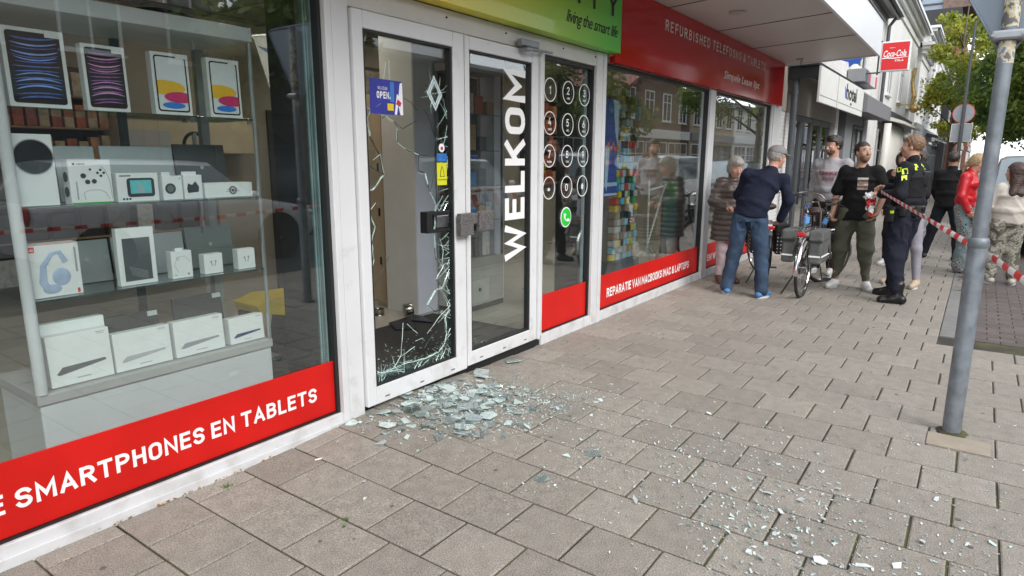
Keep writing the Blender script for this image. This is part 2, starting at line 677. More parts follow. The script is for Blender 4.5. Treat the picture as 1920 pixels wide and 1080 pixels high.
def slabs(name, rows, mats, pitch_x, pitch_y, gap, tilt=.0010, bev=.006, tone=None, parent=None, zfun=gz, ztop=0., h=.03):
    """running bond slabs: rows = list of (x0, ya, yb, offset)"""
    vs, fs, tn = [], [], []
    for (x0, ya, yb, off) in rows:
        k0 = math.floor((ya - off) / pitch_y)
        y = off + k0 * pitch_y
        while y < yb:
            a, b = max(y + gap / 2, ya), min(y + pitch_y - gap / 2, yb)
            if b - a > .02:
                xa, xb = x0 + gap / 2, x0 + pitch_x - gap / 2
                t0 = random.random() - (.9 if (random.random() < .04) else 0)
                dz = [random.uniform(-tilt, tilt) + random.uniform(-tilt, tilt) * .5 for _ in range(4)]
                jx, jy = random.uniform(-.0015, .0015), random.uniform(-.0015, .0015)
                o = len(vs)
                cs = [(xa + jx, a + jy), (xb + jx, a + jy), (xb + jx, b + jy), (xa + jx, b + jy)]
                ins = [(xa + bev + jx, a + bev + jy), (xb - bev + jx, a + bev + jy), (xb - bev + jx, b - bev + jy), (xa + bev + jx, b - bev + jy)]
                for q, d in zip(cs, dz):
                    vs.append((q[0], q[1], ztop + zfun(*q) + d - h))
                for q, d in zip(cs, dz):
                    vs.append((q[0], q[1], ztop + zfun(*q) + d - bev * .6))
                for q, d in zip(ins, dz):
                    vs.append((q[0], q[1], ztop + zfun(*q) + d))
                for lo in (0, 4):
                    for j in range(4):
                        l = (j + 1) % 4
                        fs.append((o + lo + j, o + lo + l, o + lo + 4 + l, o + lo + 4 + j))
                fs.append((o + 8, o + 9, o + 10, o + 11))
                tn += [(tone(x0, y) if tone else 0) + (t0 - .5) * .50] * 9
            y += pitch_y
    b = MB()
    b.v, b.f, b.m = vs, fs, [0] * len(fs)
    o = b.build(name, mats, parent, recalc=False)
    at = o.data.attributes.new('tone', 'FLOAT', 'FACE')
    at.data.foreach_set('value', tn)
    return o


# joints / sub-base sheet under everything, out to the horizon
def sheet(name, m, x0, x1, y0, y1, nx, ny, z=0., zf=None):
    b = MB()
    vs = []
    for i in range(nx + 1):
        for j in range(ny + 1):
            x, y = x0 + (x1 - x0) * i / nx, y0 + (y1 - y0) * j / ny
            vs.append((x, y, z + (zf(x, y) if zf else 0)))
    fs = [(i * (ny + 1) + j, (i + 1) * (ny + 1) + j, (i + 1) * (ny + 1) + j + 1, i * (ny + 1) + j + 1) for i in range(nx) for j in range(ny)]
    b.add(vs, fs)
    return tag(b.build(name, m, recalc=False), kind='structure')


JM = joint_mat()
asphalt = mat('asphalt', (.05, .05, .052), .85, var=.25, vs=3, bump=.4, bs=150)
sheet('ground', mat('ground_far', (.12, .115, .10), .95, var=.2, vs=.5), -60, 400, -200, 200, 8, 8, -.12)
sheet('sand_bed', JM, -6, 30, -4.9, .14, 240, 36, -.009, gz)

TILE = tile_mat('concrete_slab', (.245, .220, .190), (.345, .312, .272), .40)


def tone(x, y):
    if (-.35 < y < .2) and (1.6 < x < 1.9 or 2.3 < x < 2.6 or 3.8 < x < 4.1):
        return -.75
    return .12 - .09 * (-y) + (.22 if (x > 5 and y > -1.2) else 0) - .02 * max(0, x - 3)


rows = []
k0 = -16
for k in range(k0, 92):
    x0 = 1.395 + .3065 * k
    if x0 > 29:
        break
    ylo = -4.8 if x0 < 6.6 else -2.79
    rows.append((x0, ylo, .10 if x0 < 12 else .10, (-.78 if (k % 2 == 0) else -.95)))
slabs('pavement', rows, TILE, .3065, .319, .010, tone=tone)['kind'] = 'structure'

# kerb strip, gutter bricks and the brick parking lane
KM = tile_mat('kerb_stone', (.17, .165, .16), (.26, .25, .24), .2)
rows = [(6.93 + i * 1.0, -2.915, -2.795, -2.915) for i in range(40)]
slabs('kerb', rows, KM, 1.0, .12, .004, tilt=.0005, zfun=lambda x, y: 0, ztop=.006)['kind'] = 'structure'
RED = tile_mat('gutter_brick', (.16, .085, .055), (.24, .13, .08), .25)
rows = [(6.93 + i * .2, -3.03, -2.925, -3.03) for i in range(150)]
slabs('gutter', rows, RED, .2, .105, .006, zfun=lambda x, y: 0, ztop=-.002)['kind'] = 'structure'
BR = tile_mat('road_brick', (.085, .068, .062), (.15, .122, .112), .25)
rows = [(6.93 + i * .105, -5.2, -3.04, -3.04 + (.1 if i % 2 else 0)) for i in range(210)]
slabs('parking_lane', rows, BR, .105, .21, .006, tilt=.0015, bev=.005, zfun=lambda x, y: 0, ztop=0.)['kind'] = 'structure'
sheet('road', asphalt, -40, 260, -9.5, -4.86, 60, 8, -.03)
sheet('far_lane', asphalt, 28, 260, -4.86, -2.9, 40, 4, -.028)
sheet('far_pavement', mat('far_slabs', (.2, .19, .18), .9, var=.1, vs=2), 28.5, 260, -2.9, .1, 50, 3, -.005)
sheet('opposite_pavement', mat('opposite_slabs', (.2, .185, .17), .9, var=.15, vs=2), -40, 260, -12.5, -9.5, 60, 3, .0)
# ------------------------------------------------------------------ shop building
def dirty_white(name, c):
    """painted aluminium with blotchy street dirt splashed near its foot and thin vertical runs"""
    m = mat(name, c, .35, var=.035, vs=3)
    t = m.node_tree
    p = t.nodes['Principled BSDF']
    src = p.inputs['Base Color'].links[0].from_socket
    g = t.nodes.new('ShaderNodeNewGeometry')
    sp = t.nodes.new('ShaderNodeSeparateXYZ')
    t.links.new(g.outputs['Position'], sp.inputs[0])
    n = t.nodes.new('ShaderNodeTexNoise')
    n.inputs['Scale'].default_value = 9
    n.inputs['Detail'].default_value = 10
    t.links.new(g.outputs['Position'], n.inputs['Vector'])
    hgt = t.nodes.new('ShaderNodeMapRange')
    hgt.inputs['From Min'].default_value = .02
    hgt.inputs['From Max'].default_value = .45
    hgt.inputs['To Min'].default_value = .14
    hgt.inputs['To Max'].default_value = -.05
    t.links.new(sp.outputs[2], hgt.inputs['Value'])
    a = t.nodes.new('ShaderNodeMath')
    a.operation = 'ADD'
    t.links.new(n.outputs['Fac'], a.inputs[0])
    t.links.new(hgt.outputs[0], a.inputs[1])
    r = t.nodes.new('ShaderNodeMapRange')
    r.inputs['From Min'].default_value = .58
    r.inputs['From Max'].default_value = .80
    r.inputs['To Max'].default_value = .30
    t.links.new(a.outputs[0], r.inputs['Value'])
    x = t.nodes.new('ShaderNodeMix')
    x.data_type = 'RGBA'
    x.inputs[7].default_value = (.22, .19, .15, 1)
    t.links.new(r.outputs[0], x.inputs[0])
    t.links.new(src, x.inputs[6])
    t.links.new(x.outputs[2], p.inputs['Base Color'])
    return m


WHITE = dirty_white('white_frame', (.64, .645, .66))
WHITE2 = mat('white_panel', (.62, .62, .62), .5, var=.05, vs=2)
SOFFIT = mat('soffit_panel', (.55, .50, .47), .45, var=.05, vs=1.5)
BLACK = mat('black_rubber', (.012, .013, .014), .5, var=.1)
REDBAND = mat('red_foil', (.57, .010, .007), .42, var=.08, vs=4, spec=.3)
REDGLOSS = mat('red_gloss_sign', (.50, .006, .008), .10, var=.05, vs=1, spec=.30)
LETTER = mat('white_lettering', (.85, .85, .85), .5, var=.02)
LETTERBLK = mat('black_lettering', (.012, .012, .012), .5)
STEEL = mat('brushed_steel', (.45, .45, .46), .3, metal=1, var=.1, vs=30)
GREYSTEEL = mat('galvanised_steel', (.30, .32, .34), .45, metal=.6, var=.15, vs=8, bump=.1, bs=40)
PANE = pane_mat('window_pane', f0=.04, boost=2.4, dirt=.006)
PANE_THIN = pane_mat('thin_pane', f0=.04, tint=(.95, .98, .965))
GREENEDGE = mat('green_glass_edge', (.35, .52, .48), .12, var=.2, vs=20, spec=.8)
WALLC = mat('cream_wall', (.33, .295, .24), .8, var=.06, vs=2)
FLOORIN = mat('shop_floor', (.42, .39, .34), .3, var=.08, vs=2)
CEIL = mat('ceiling_tile', (.20, .19, .165), .9, var=.04, vs=2)
SEAM = mat('dark_seam', (.10, .09, .08), .7)

shop = thing('shop_building', 'white framed phone shop with glass front and broken entrance door under a flat canopy', 'shop', (2.4, 0, 0))

# masonry: side walls, back wall, upper storey, floor, ceiling
for q in (((-4, .14, 0), (-3.8, 9, 3.1)), ((-4, 9, 0), (12, 9.2, 3.1)), ((11.72, .14, 0), (11.98, 9, 3.1))):
    MB().box(*q).build('interior_wall', WALLC, shop)
MB().box((-4, .02, 3.16), (12.02, .3, 7.2)).build('upper_wall', WHITE2, shop)
MB().box((-4, .15, -.05), (11.75, 9, .045)).build('shop_floor', FLOORIN, shop)
b = MB()
b.box((-4, .15, 2.98), (11.75, 9, 3.1))
b.mat(1)
for i in range(26):
    b.box((-4 + i * .6, .15, 2.972), (-3.975 + i * .6, 9, 2.979))
for i in range(15):
    b.box((-4, .4 + i * .6, 2.974), (11.7, .425 + i * .6, 2.979))
b.build('ceiling', [CEIL, SEAM], shop)

# threshold plinth following the sill
b = MB()
b.box((-4, -.015, -.02), (2.46, .13, .095), .006)
b.box((-4, -.03, -.02), (2.44, -.0155, .045), .004)
b.box((4.53, -.015, -.02), (11.75, .13, .095), .006)
b.build('sill', WHITE, shop)
MB().box((2.47, .005, -.02), (4.53, .14, .06)).build('threshold', BLACK, shop)
# header over the door
b = MB()
b.box((2.46, -.02, 2.395), (5.53, .13, 2.52), .006)
b.build('header', mat('aluminium_header', (.62, .60, .58), .4, var=.04), shop)
for x in (2.75, 3.35, 4.0, 4.8, 5.35):
    MB().sphere((x, -.024, 2.47), .007, 8, 5).build('rivet', BLACK, shop)

# mullions
b = MB()
b.box((2.365, -.035, .0), (2.408, .13, 3.0), .005)
b.box((2.411, -.03, .0), (2.528, .13, 3.0), .005)
b.build('mullion', WHITE, shop)
b = MB()
b.box((5.38, -.03, .0), (5.495, .13, 2.52), .005)
b.box((5.498, -.035, .0), (5.56, .13, 2.52), .005)
b.build('mullion', WHITE, shop)
b = MB()
b.box((8.42, -.035, .0), (8.60, .13, 2.45), .006)
b.build('mullion', WHITE, shop)
b = MB()
b.box((11.40, -.03, .0), (11.98, .13, 3.14), .004)
b.box((11.45, -.05, .0), (11.52, -.031, 3.14), .004)
b.build('end_pillar', WHITE2, shop)


def window(x0, x1, z1, band_top, top_frame=True):
    w_ = MB()
    w_.box((x0 - .001, .0, .096), (x0 + .022, .06, z1))
    w_.box((x1 - .022, .0, .096), (x1 + .001, .06, z1))
    w_.box((x0 + .023, .0, z1 - .03), (x1 - .023, .06, z1))
    w_.box((x0 + .023, .002, .096), (x1 - .023, .06, .104))
    wo = w_.build('window', BLACK, shop)
    MB().box((x0 + .02, .028, .10), (x1 - .02, .036, z1 - .02)).build('pane', PANE, wo)
    MB().box((x0 + .022, .021, .106), (x1 - .022, .0275, band_top)).build('red_band', REDBAND, wo)
    return wo


w1 = window(-2.0, 2.365, 2.98, .414)
w2 = window(4.535, 5.38, 2.39, .425)
w3 = window(5.56, 8.42, 2.45, .437)
w4 = window(8.60, 11.40, 2.45, .43)
putcaps('LE SMARTPHONES EN TABLETS', .615, .0195, .206, 1.60, .083, w1, LETTER, t=.19, gap=.15, space=.3)
putcaps('AL', .45, .0195, .206, .14, .083, w1, LETTER, t=.19, gap=.15)
putcaps('REPARATIE VAN MACBOOKS IMAC & LAPTOPS', 5.80, .0195, .195, 2.29, .095, w3, LETTER, t=.2, gap=.12, space=.3)
putcaps('- EN WINDOWS LAPTOPS', 8.68, .0195, .19, 1.75, .095, w4, LETTER, t=.2, gap=.12, space=.3)

# keypad graphics on the narrow window
b = MB()
b2 = MB()
keys = [('1', ''), ('2', 'ABC'), ('3', 'DEF'), ('4', 'GHI'), ('5', 'JKL'), ('6', 'MNO'), ('7', 'PQRS'), ('8', 'TUV'), ('9', 'WXYZ'), ('*', ''), ('0', ''), ('#', '')]
for i, (k, s_) in enumerate(keys):
    cx, cz = (4.685, 4.975, 5.255)[i % 3], 2.137 - (i // 3) * .267
    b = MB()
    b.ring((cx, .026, cz), .0885, .0955)
    t_ = caps(k, (.024 if k == '1' else .042, .064 if k != '*' else .045), t=.14)
    b.merge(t_.xf(T(cx - .025 + (.01 if k == '1' else 0), .024, cz - (.018 if s_ else .035))))
    if s_:
        t_ = caps(s_, (.016 * len(s_), .018), t=.2)
        b.merge(t_.xf(T(cx - .008 * len(s_), .024, cz - .058)))
    b.build('key_print', LETTER, w2, recalc=False)
b = MB()
b.disc((4.972, .0255, 1.07), .09, 30)
b.mat(1)
b.disc((4.972, .0235, 1.07), .080, 30)
b.mat(0)
pts = [(4.972 + .044 * math.cos(a) + .012, .020, 1.07 + .044 * math.sin(a) + .012) for a in [math.radians(d) for d in range(155, 300, 18)]]
b.tube(pts, [.016, .011, .008, .008, .008, .008, .008, .011, .016], 8, flat=1.)
b.build('call_button', [LETTER, mat('call_green', (.02, .55, .05), .4)], w2, recalc=False)
putcaps('GLAS', 4.89, .0265, 2.305, .27, .03, w2, LETTERBLK, t=.15)

# ---------------- door leaves
LEAF = dirty_white('door_white', (.66, .665, .68))


def leaf(x0, x1, z0, z1, gx0, gx1, gz0, gz1, y0, y1, ang=0.):
    f = MB()
    f.box((x0, y0, z0), (gx0, y1, z1), .006)
    f.box((gx1, y0, z0), (x1, y1, z1), .006)
    f.box((gx0 + .0005, y0 + .001, z0), (gx1 - .0005, y1, gz0), .005)
    f.box((gx0 + .0005, y0 + .001, gz1), (gx1 - .0005, y1, z1), .005)
    d = f.build('door', LEAF, shop)
    g = MB()
    t = .018
    g.box((gx0, y0 + .012, gz0), (gx0 + t, y1 - .01, gz1))
    g.box((gx1 - t, y0 + .012, gz0), (gx1, y1 - .01, gz1))
    g.box((gx0 + t, y0 + .012, gz0), (gx1 - t, y1 - .01, gz0 + t * .7))
    g.box((gx0 + t, y0 + .012, gz1 - t * .7), (gx1 - t, y1 - .01, gz1))
    g.build('gasket', BLACK, d)
    s_ = MB()
    for x in (x0 + .16, (x0 + x1) / 2, x1 - .16):
        s_.box((x - .018, y0 - .0015, z0 + .031), (x + .018, y0 + .001, z0 + .038))
    s_.build('drain_slot', SEAM, d)
    return d


d1 = leaf(2.533, 3.484, .078, 2.385, 2.607, 3.372, .19, 2.29, -.055, .01)
tag(d1, 'left door leaf with its pane smashed out')
d2 = leaf(3.502, 4.405, .085, 2.385, 3.553, 4.318, .186, 2.30, -.045, .02)
MB().box((3.556, -.012, .19), (4.315, -.004, 2.295)).build('pane', PANE, d2)
t_ = caps('WELKOM', (1.435, .262), t=.2, gap=.16)
t_.xf(T(4.262, -.0145, .80) @ RY(-PI / 2)).build('lettering', LETTER, d2, recalc=False)
# stile cover with open edge at the hinge side of the right leaf
MB().box((4.408, -.068, .085), (4.432, .01, 2.40), .004).box((4.434, -.02, .085), (4.53, .01, 2.40), .004).build('hinge_stile', LEAF, shop)
b = MB()
for i in range(22):
    b.box((3.486, -.057, .2 + i * .1), (3.500, -.052, .285 + i * .1))
b.build('piano_hinge', mat('hinge_grey', (.6, .6, .6), .4), shop)

# broken pane of the left leaf
HOLE = [(2.796,1.830),(2.867,1.799),(2.897,1.765),(2.889,1.676),(2.955,1.637),(3.032,1.615),(3.072,1.602),(3.071,1.504),(3.130,1.489),(3.155,1.417),(3.168,1.364),(3.230,1.269),(3.206,1.071),(3.209,0.990),(3.213,0.917),(3.259,0.871),(3.289,0.850),(3.215,0.774),(3.273,0.703),(3.200,0.698),(3.116,0.615),(3.202,0.549),(3.263,0.554),(3.232,0.535),(3.304,0.495),(3.314,0.373),(3.287,0.301),(3.223,0.256),(3.103,0.244),(2.966,0.254),(2.857,0.258),(2.783,0.254),(2.710,0.242),(2.651,0.273),(2.620,0.243),(2.615,0.421),(2.613,0.647),(2.610,0.781),(2.631,0.894),(2.664,0.977),(2.650,1.087),(2.683,1.177),(2.650,1.250),(2.610,1.390),(2.674,1.397),(2.767,1.482),(2.743,1.604),(2.667,1.705),(2.649,1.797),(2.680,1.849)]
CR = ([ [(2.796,1.830),(2.765,1.811)],[(2.867,1.799),(2.934,1.757),(3.060,1.812)],[(2.942,1.943),(3.012,1.921),(3.043,1.888),(3.072,1.876)],[(3.123,1.888),(3.163,1.849),(3.242,1.684)],[(3.072,1.602),(3.127,1.598),(3.211,1.588)],[(2.835,2.150),(2.835,2.020),(2.825,1.934)],[(2.811,2.135),(2.788,2.032)],[(2.621,1.886),(2.675,1.857),(2.758,1.895)],[(2.619,1.552),(2.703,1.509),(2.767,1.482)],[(3.128,1.437),(3.168,1.364),(3.231,1.541)],[(3.230,1.269),(3.290,1.335)],[(2.743,1.604),(2.683,1.569)],[(2.746,1.895),(2.779,1.854)] ]+[ [(3.213,1.291),(3.258,1.226),(3.327,1.124)],[(3.253,1.050),(3.286,0.965),(3.271,0.869)],[(2.689,1.191),(2.672,1.135)],[(2.781,0.985),(2.676,0.844),(2.614,0.765)],[(2.598,1.233),(2.691,1.319)] ]+[ [(2.885,0.539),(2.860,0.330),(2.783,0.254)],[(2.987,0.355),(2.849,0.316)],[(3.062,0.396),(2.994,0.391)],[(3.167,0.397),(3.107,0.352),(3.082,0.324)],[(3.356,0.571),(3.256,0.522),(3.109,0.418)],[(3.199,0.245),(3.350,0.295)],[(2.631,0.263),(2.751,0.246),(2.877,0.228)],[(2.922,0.523),(3.018,0.438)] ])
gx0, gx1, gz0, gz1 = 2.608, 3.371, .192, 2.288
hx = [min(max(p[0], gx0 + .008), gx1 - .008) for p in HOLE]
hz = [min(max(p[1], gz0 + .01), gz1 - .01) for p in HOLE]
bm = bmesh.new()
outer = [bm.verts.new((x, 0, z)) for x, z in ((gx0, gz0), (gx1, gz0), (gx1, gz1), (gx0, gz1))]
inner = [bm.verts.new((x, 0, z)) for x, z in zip(hx, hz)]
es = [bm.edges.new((L[i], L[(i + 1) % len(L)])) for L in (outer, inner) for i in range(len(L))]
bmesh.ops.triangle_fill(bm, use_beauty=True, edges=es)
pb = MB()
vs = [v.co.copy() for v in bm.verts]
for i, v in enumerate(bm.verts):
    v.index = i
n = len(vs)
fs = [[v.index for v in f.verts] for f in bm.faces]


def inside(px, pz, L):
    c = False
    j = len(L) - 1
    for i in range(len(L)):
        if (L[i][1] > pz) != (L[j][1] > pz) and px < (L[j][0] - L[i][0]) * (pz - L[i][1]) / (L[j][1] - L[i][1]) + L[i][0]:
            c = not c
        j = i
    return c


HL = list(zip(hx, hz))
fs = [f for f in fs if not inside(sum(vs[i].x for i in f) / 3, sum(vs[i].z for i in f) / 3, HL)]
bm.free()
pb.add([(v.x, -.014, v.z) for v in vs] + [(v.x, -.006, v.z) for v in vs], fs + [[i + n for i in f][::-1] for f in fs])
pane1 = pb.build('pane', PANE_THIN, d1, recalc=False)
EDGE = mat('cracked_glass_edge', (.55, .70, .66), .15, var=.3, vs=30, spec=.9)
EDGED = mat('cracked_glass_dark', (.03, .045, .045), .3, var=.3)
b = MB()
L = [Vector((x, -.01, z)) for x, z in HL]
random.seed(4)
for i in range(len(L)):
    p, q = L[i], L[(i + 1) % len(L)]
    k = max(1, int((q - p).length / .03))
    pts = [p.lerp(q, j / k) + Vector((random.uniform(-1, 1), 0, random.uniform(-1, 1))) * (.004 if 0 < j < k else 0) for j in range(k + 1)]
    b.cur = 1 if (p.x > 2.72 and p.z > .5 and random.random() < .6) else 0
    b.tube(pts, [random.uniform(.0015, .0042) for _ in pts], 5)
    # double crack edge: the laminate leaves a pale rim of crushed glass
    if random.random() < .75:
        b.cur = 0
        off = Vector((random.uniform(-.012, .012), 0, random.uniform(-.012, .012)))
        b.tube([v + off for v in pts], [random.uniform(.0008, .0018) for _ in pts], 4)
for c in CR:
    pts = []
    for i in range(len(c) - 1):
        p, q = Vector((c[i][0], -.016, c[i][1])), Vector((c[i + 1][0], -.016, c[i + 1][1]))
        k = max(1, int((q - p).length / .04))
        pts += [p.lerp(q, j / k) + Vector((random.uniform(-1, 1), 0, random.uniform(-1, 1))) * (.003 if j else 0) for j in range(k)]
    pts.append(Vector((c[-1][0], -.016, c[-1][1])))
    pts = [Vector((min(max(p.x, gx0), gx1), p.y, min(max(p.z, gz0), gz1))) for p in pts]
    b.cur = 1 if random.random() < .35 else 0
    b.tube(pts, [random.uniform(.0012, .0026) for _ in pts], 5)
# spider-web of splinters left along the right and the lower edge
for i in range(120):
    if i < 80:
        z = random.uniform(.2, 1.9)
        x = gx1 - .02
        a = random.uniform(PI * .55, PI * 1.45)
    else:
        z = .2
        x = random.uniform(gx0 + .02, gx1 - .02)
        a = random.uniform(PI * .1, PI * .9)
    r = random.uniform(.03, .17)
    p = Vector((x, -.012, z))
    q = p + Vector((math.cos(a), 0, math.sin(a))) * r
    q.z = max(q.z, .2)
    q.x = min(max(q.x, gx0), gx1)
    m_ = p.lerp(q, .5) + Vector((random.uniform(-.01, .01), 0, random.uniform(-.01, .01)))
    b.cur = 1 if random.random() < .4 else 0
    b.tube([p, m_, q], [.0022, .0016, .0008], 4)
for i in range(26):
    a = random.uniform(0, 2 * PI)
    r0, r1 = random.uniform(.0, .05), random.uniform(.06, .15)
    p = Vector((3.229 + r0 * math.cos(a), -.0165, 1.99 + r0 * math.sin(a)))
    q = Vector((min(3.229 + r1 * math.cos(a + .3), gx1 - .003), -.0165, 1.99 + r1 * math.sin(a + .3)))
    b.cur = i % 2
    b.tube([p, p.lerp(q, .5) + Vector((random.uniform(-.012, .012), 0, random.uniform(-.012, .012))), q], [.0018, .0014, .0006], 4)
b.build('cracks', [EDGE, EDGED], d1, recalc=False)
# jagged wedges standing along the lower edge, pale green
b = MB()
x = gx0 + .01
while x < gx1 - .03:
    wd = random.uniform(.02, .06)
    h = random.uniform(.02, .09) + (.05 if x < 2.9 else 0)
    b.prism([(x, .2), (x + wd, .2), (x + wd * random.uniform(.2, .9), .2 + h)], -.005, .002, 'y')
    x += wd * .7
z = .25
while z < 1.3:
    h = random.uniform(.04, .12)
    wd = random.uniform(.01, .05)
    b.prism([(gx1 - .01, z), (gx1 - .01, z + h), (gx1 - .01 - wd, z + h * random.uniform(.2, .8))], -.005, .002, 'y')
    z += h * .8
b.build('shard_teeth', pane_mat('shard_teeth_glass', tint=(.62, .80, .75), f0=.15, boost=1.5), d1)

# handle plates, lock box, closer
PLATE = mat('stippled_plate', (.16, .15, .15), .5, metal=.4, var=.6, vs=120, bump=.6, bs=160)
MB().box((3.362, -.115, 1.058), (3.500, -.075, 1.212), .005).box((3.40, -.076, 1.09), (3.46, -.05, 1.18)).build('handle', PLATE, d1)
MB().box((3.578, -.105, 1.075), (3.742, -.070, 1.215), .005).box((3.62, -.072, 1.10), (3.70, -.01, 1.19)).box((3.505, -.09, 1.13), (3.575, -.046, 1.205), .004).build('handle', PLATE, d2)
b = MB()
b.box((3.115, -.035, 1.095), (3.165, .03, 1.235), .003)
b.box((3.165, -.035, 1.095), (3.345, .03, 1.118), .003)
b.box((3.165, -.035, 1.212), (3.345, .03, 1.235), .003)
b.box((3.165, .0, 1.118), (3.215, .03, 1.212), .002)
lk = b.build('lock_box', BLACK, d1)
MB().box((3.218, -.03, 1.125), (3.33, .025, 1.205), .004).build('lock_plate', STEEL, d1)
b = MB()
b.box((4.10, -.10, 2.395), (4.33, -.047, 2.445), .008)
b.tube([(4.16, -.075, 2.39), (4.16, -.12, 2.375), (4.53, -.085, 2.395)], .009, 8)
b.box((4.12, -.13, 2.362), (4.20, -.055, 2.382), .004)
b.build('door_closer', GREYSTEEL, shop)

# ---------------- canopy
can = MB()
can.box((-4, -1.44, 3.17), (11.98, .01, 3.58))
# slanted end: trim the end by building a prism instead
can = MB()
can.prism([(-4, -1.44), (11.60, -1.44), (12.02, .01), (-4, .01)], 3.14, 3.60, 'z')
canopy = can.build('canopy', [SOFFIT], shop)
for x in (-2.6, -1.05, .5, 2.05, 3.65, 5.25, 6.85, 8.41, 9.97):
    b = MB()
    b.prism([(x - .09 * 4 * .99 - .005, -1.43), (x - .36 + .008, -1.43), (x + .008, -.01), (x - .005, -.01)], 3.134, 3.1405, 'z')
    b.build('panel_seam', SEAM, canopy)
b = MB()
b.prism([(-4, -1.475), (11.635, -1.475), (11.60, -1.441), (-4, -1.441)], 3.125, 3.62, 'z')
b.prism([(11.635, -1.475), (12.055, .0), (12.021, .0), (11.601, -1.441)], 3.125, 3.62, 'z')
b.build('canopy_fascia', mat('canopy_fascia_white', (.74, .76, .80), .35, var=.03, vs=1), canopy)
MB().prism([(-4, -1.49), (11.65, -1.49), (12.07, 0), (-4, 0)], 3.621, 3.645, 'z').build('canopy_trim', SEAM, canopy)
for x, y, r in ((7.45, -.60, .09), (11.35, -.40, .05)):
    b = MB()
    b.lathe([(r, 0), (r, -.012), (r * .8, -.022), (r * .3, -.03)], (x, y, 3.138), 20)
    if r < .06:
        b.lathe([(.012, 0), (.02, -.05), (.014, -.07)], (x + .02, y - .02, 3.12), 10)
    tag(b.build('ceiling_sensor', mat('sensor_grey', (.42, .38, .34), .5), None), 'small round sensor with a short stub under the canopy near its far end' if r < .06 else 'flat round disc fitted in the middle of the canopy underside', 'sensor')

# ---------------- signs over the windows
m, t, p = node_mat('green_sign_print')
tc = t.nodes.new('ShaderNodeTexCoord')
sx = t.nodes.new('ShaderNodeSeparateXYZ')
mr = t.nodes.new('ShaderNodeMapRange')
mr.inputs['From Min'].default_value = 2.4
mr.inputs['From Max'].default_value = 5.6
cr = t.nodes.new('ShaderNodeValToRGB')
cr.color_ramp.elements[0].color = (.88, .60, .01, 1)
cr.color_ramp.elements[1].color = (.06, .55, .045, 1)
e = cr.color_ramp.elements.new(.28)
e.color = (.84, .70, .01, 1)
e = cr.color_ramp.elements.new(.62)
e.color = (.38, .62, .012, 1)
t.links.new(tc.outputs['Object'], sx.inputs[0])
t.links.new(sx.outputs[0], mr.inputs['Value'])
t.links.new(mr.outputs[0], cr.inputs[0])
t.links.new(cr.outputs[0], p.inputs['Base Color'])
p.inputs['Roughness'].default_value = .3
p.inputs['Coat Weight'].default_value = .3
gs = MB().box((.9, -.13, 2.525), (5.63, -.021, 3.135), .003).build('shop_sign', MATS['green_sign_print'])
tag(gs, 'long sign panel shading from yellow to green with black shop name above the door', 'shop sign')
putcaps('PHONE CITY', 2.72, -.1325, 2.815, 2.83, .19, gs, LETTERBLK, t=.13, gap=.42)
putext('living the smart life', 4.66, -.1325, 2.615, .90, .13, gs, LETTERBLK, shear=.35, bold=.004, spacing=.9)
rs = MB().box((5.632, -.075, 2.455), (8.585, -.021, 3.135), .002).box((8.592, -.075, 2.455), (11.80, -.021, 3.135), .002).build('shop_sign', REDGLOSS)
tag(rs, 'long glossy red sign panel with white lettering over the right hand windows', 'shop sign')
putcaps('REFURBISHED TELEFOONS & TABLETS', 6.75, -.0775, 2.90, 3.85, .11, rs, mat('faded_lettering', (.85, .78, .75), .5), t=.17, gap=.35)
putext('Simpele Lease lijst', 8.72, -.0775, 2.58, 1.65, .13, rs, mat('faded_lettering', (.85, .78, .75), .5), bold=.012, shear=.2)

# downpipe beside the end pillar
b = MB()
b.tube([(12.45, -.12, 0), (12.45, -.12, 3.12)], .055, 14)
for z in (.5, 1.6, 2.7):
    b.cyl((12.45, -.12, z), (12.45, -.12, z + .06), .066, n=14)
    b.box((12.42, -.12, z + .01), (12.48, .0, z + .05))
tag(b.build('downpipe', mat('downpipe_grey', (.09, .10, .11), .5, metal=.3, var=.15), smooth=40), 'dark grey rain pipe beside the end of the phone shop', 'downpipe')

# stickers and poster on the door glass
o = MB().box((2.676, -.018, 1.836), (2.942, -.0150, 2.035)).build('poster', mat('poster_blue', (.035, .04, .30), .4, var=.15, vs=10))
tag(o, 'blue open poster taped inside the broken left door', 'poster')
putcaps('WIJ ZIJN', 2.735, -.0205, 1.975, .075, .018, o, LETTER)
putcaps('OPEN.', 2.725, -.0205, 1.925, .11, .04, o, LETTER, t=.22)
b = MB()
b.box((2.81, -.0200, 1.86), (2.86, -.0185, 1.90))
b.mat(1)
b.prism([(2.868, 1.838), (2.885, 1.838), (2.90, 1.90), (2.915, 1.838), (2.938, 1.838), (2.936, 2.03), (2.915, 2.02), (2.905, 1.95), (2.89, 1.96)], -.0198, -.0185)
b.mat(2)
b.prism([(2.88, 1.90), (2.915, 1.885), (2.925, 1.91), (2.895, 1.93)], -.0205, -.0199)
b.mat(3)
b.box((2.835, -.0190, 1.91), (2.868, -.0181, 2.025))
b.build('print', [mat('sticker_yellow', (.75, .55, .02), .5), LETTER, mat('print_red', (.5, .03, .06), .5), mat('print_blue', (.05, .18, .55), .5)], o)
b = MB()
b.box((3.238, -.0185, 1.405), (3.333, -.0155, 1.552))
b.mat(1)
b.prism([(3.262, 1.46), (3.31, 1.46), (3.302, 1.50), (3.286, 1.535), (3.270, 1.50)], -.0195, -.0188)
b.box((3.245, -.0195, 1.438), (3.327, -.0188, 1.443))
b.mat(0)
b.prism([(3.270, 1.464), (3.302, 1.464), (3.296, 1.498), (3.286, 1.522), (3.276, 1.498)], -.0202, -.0196)
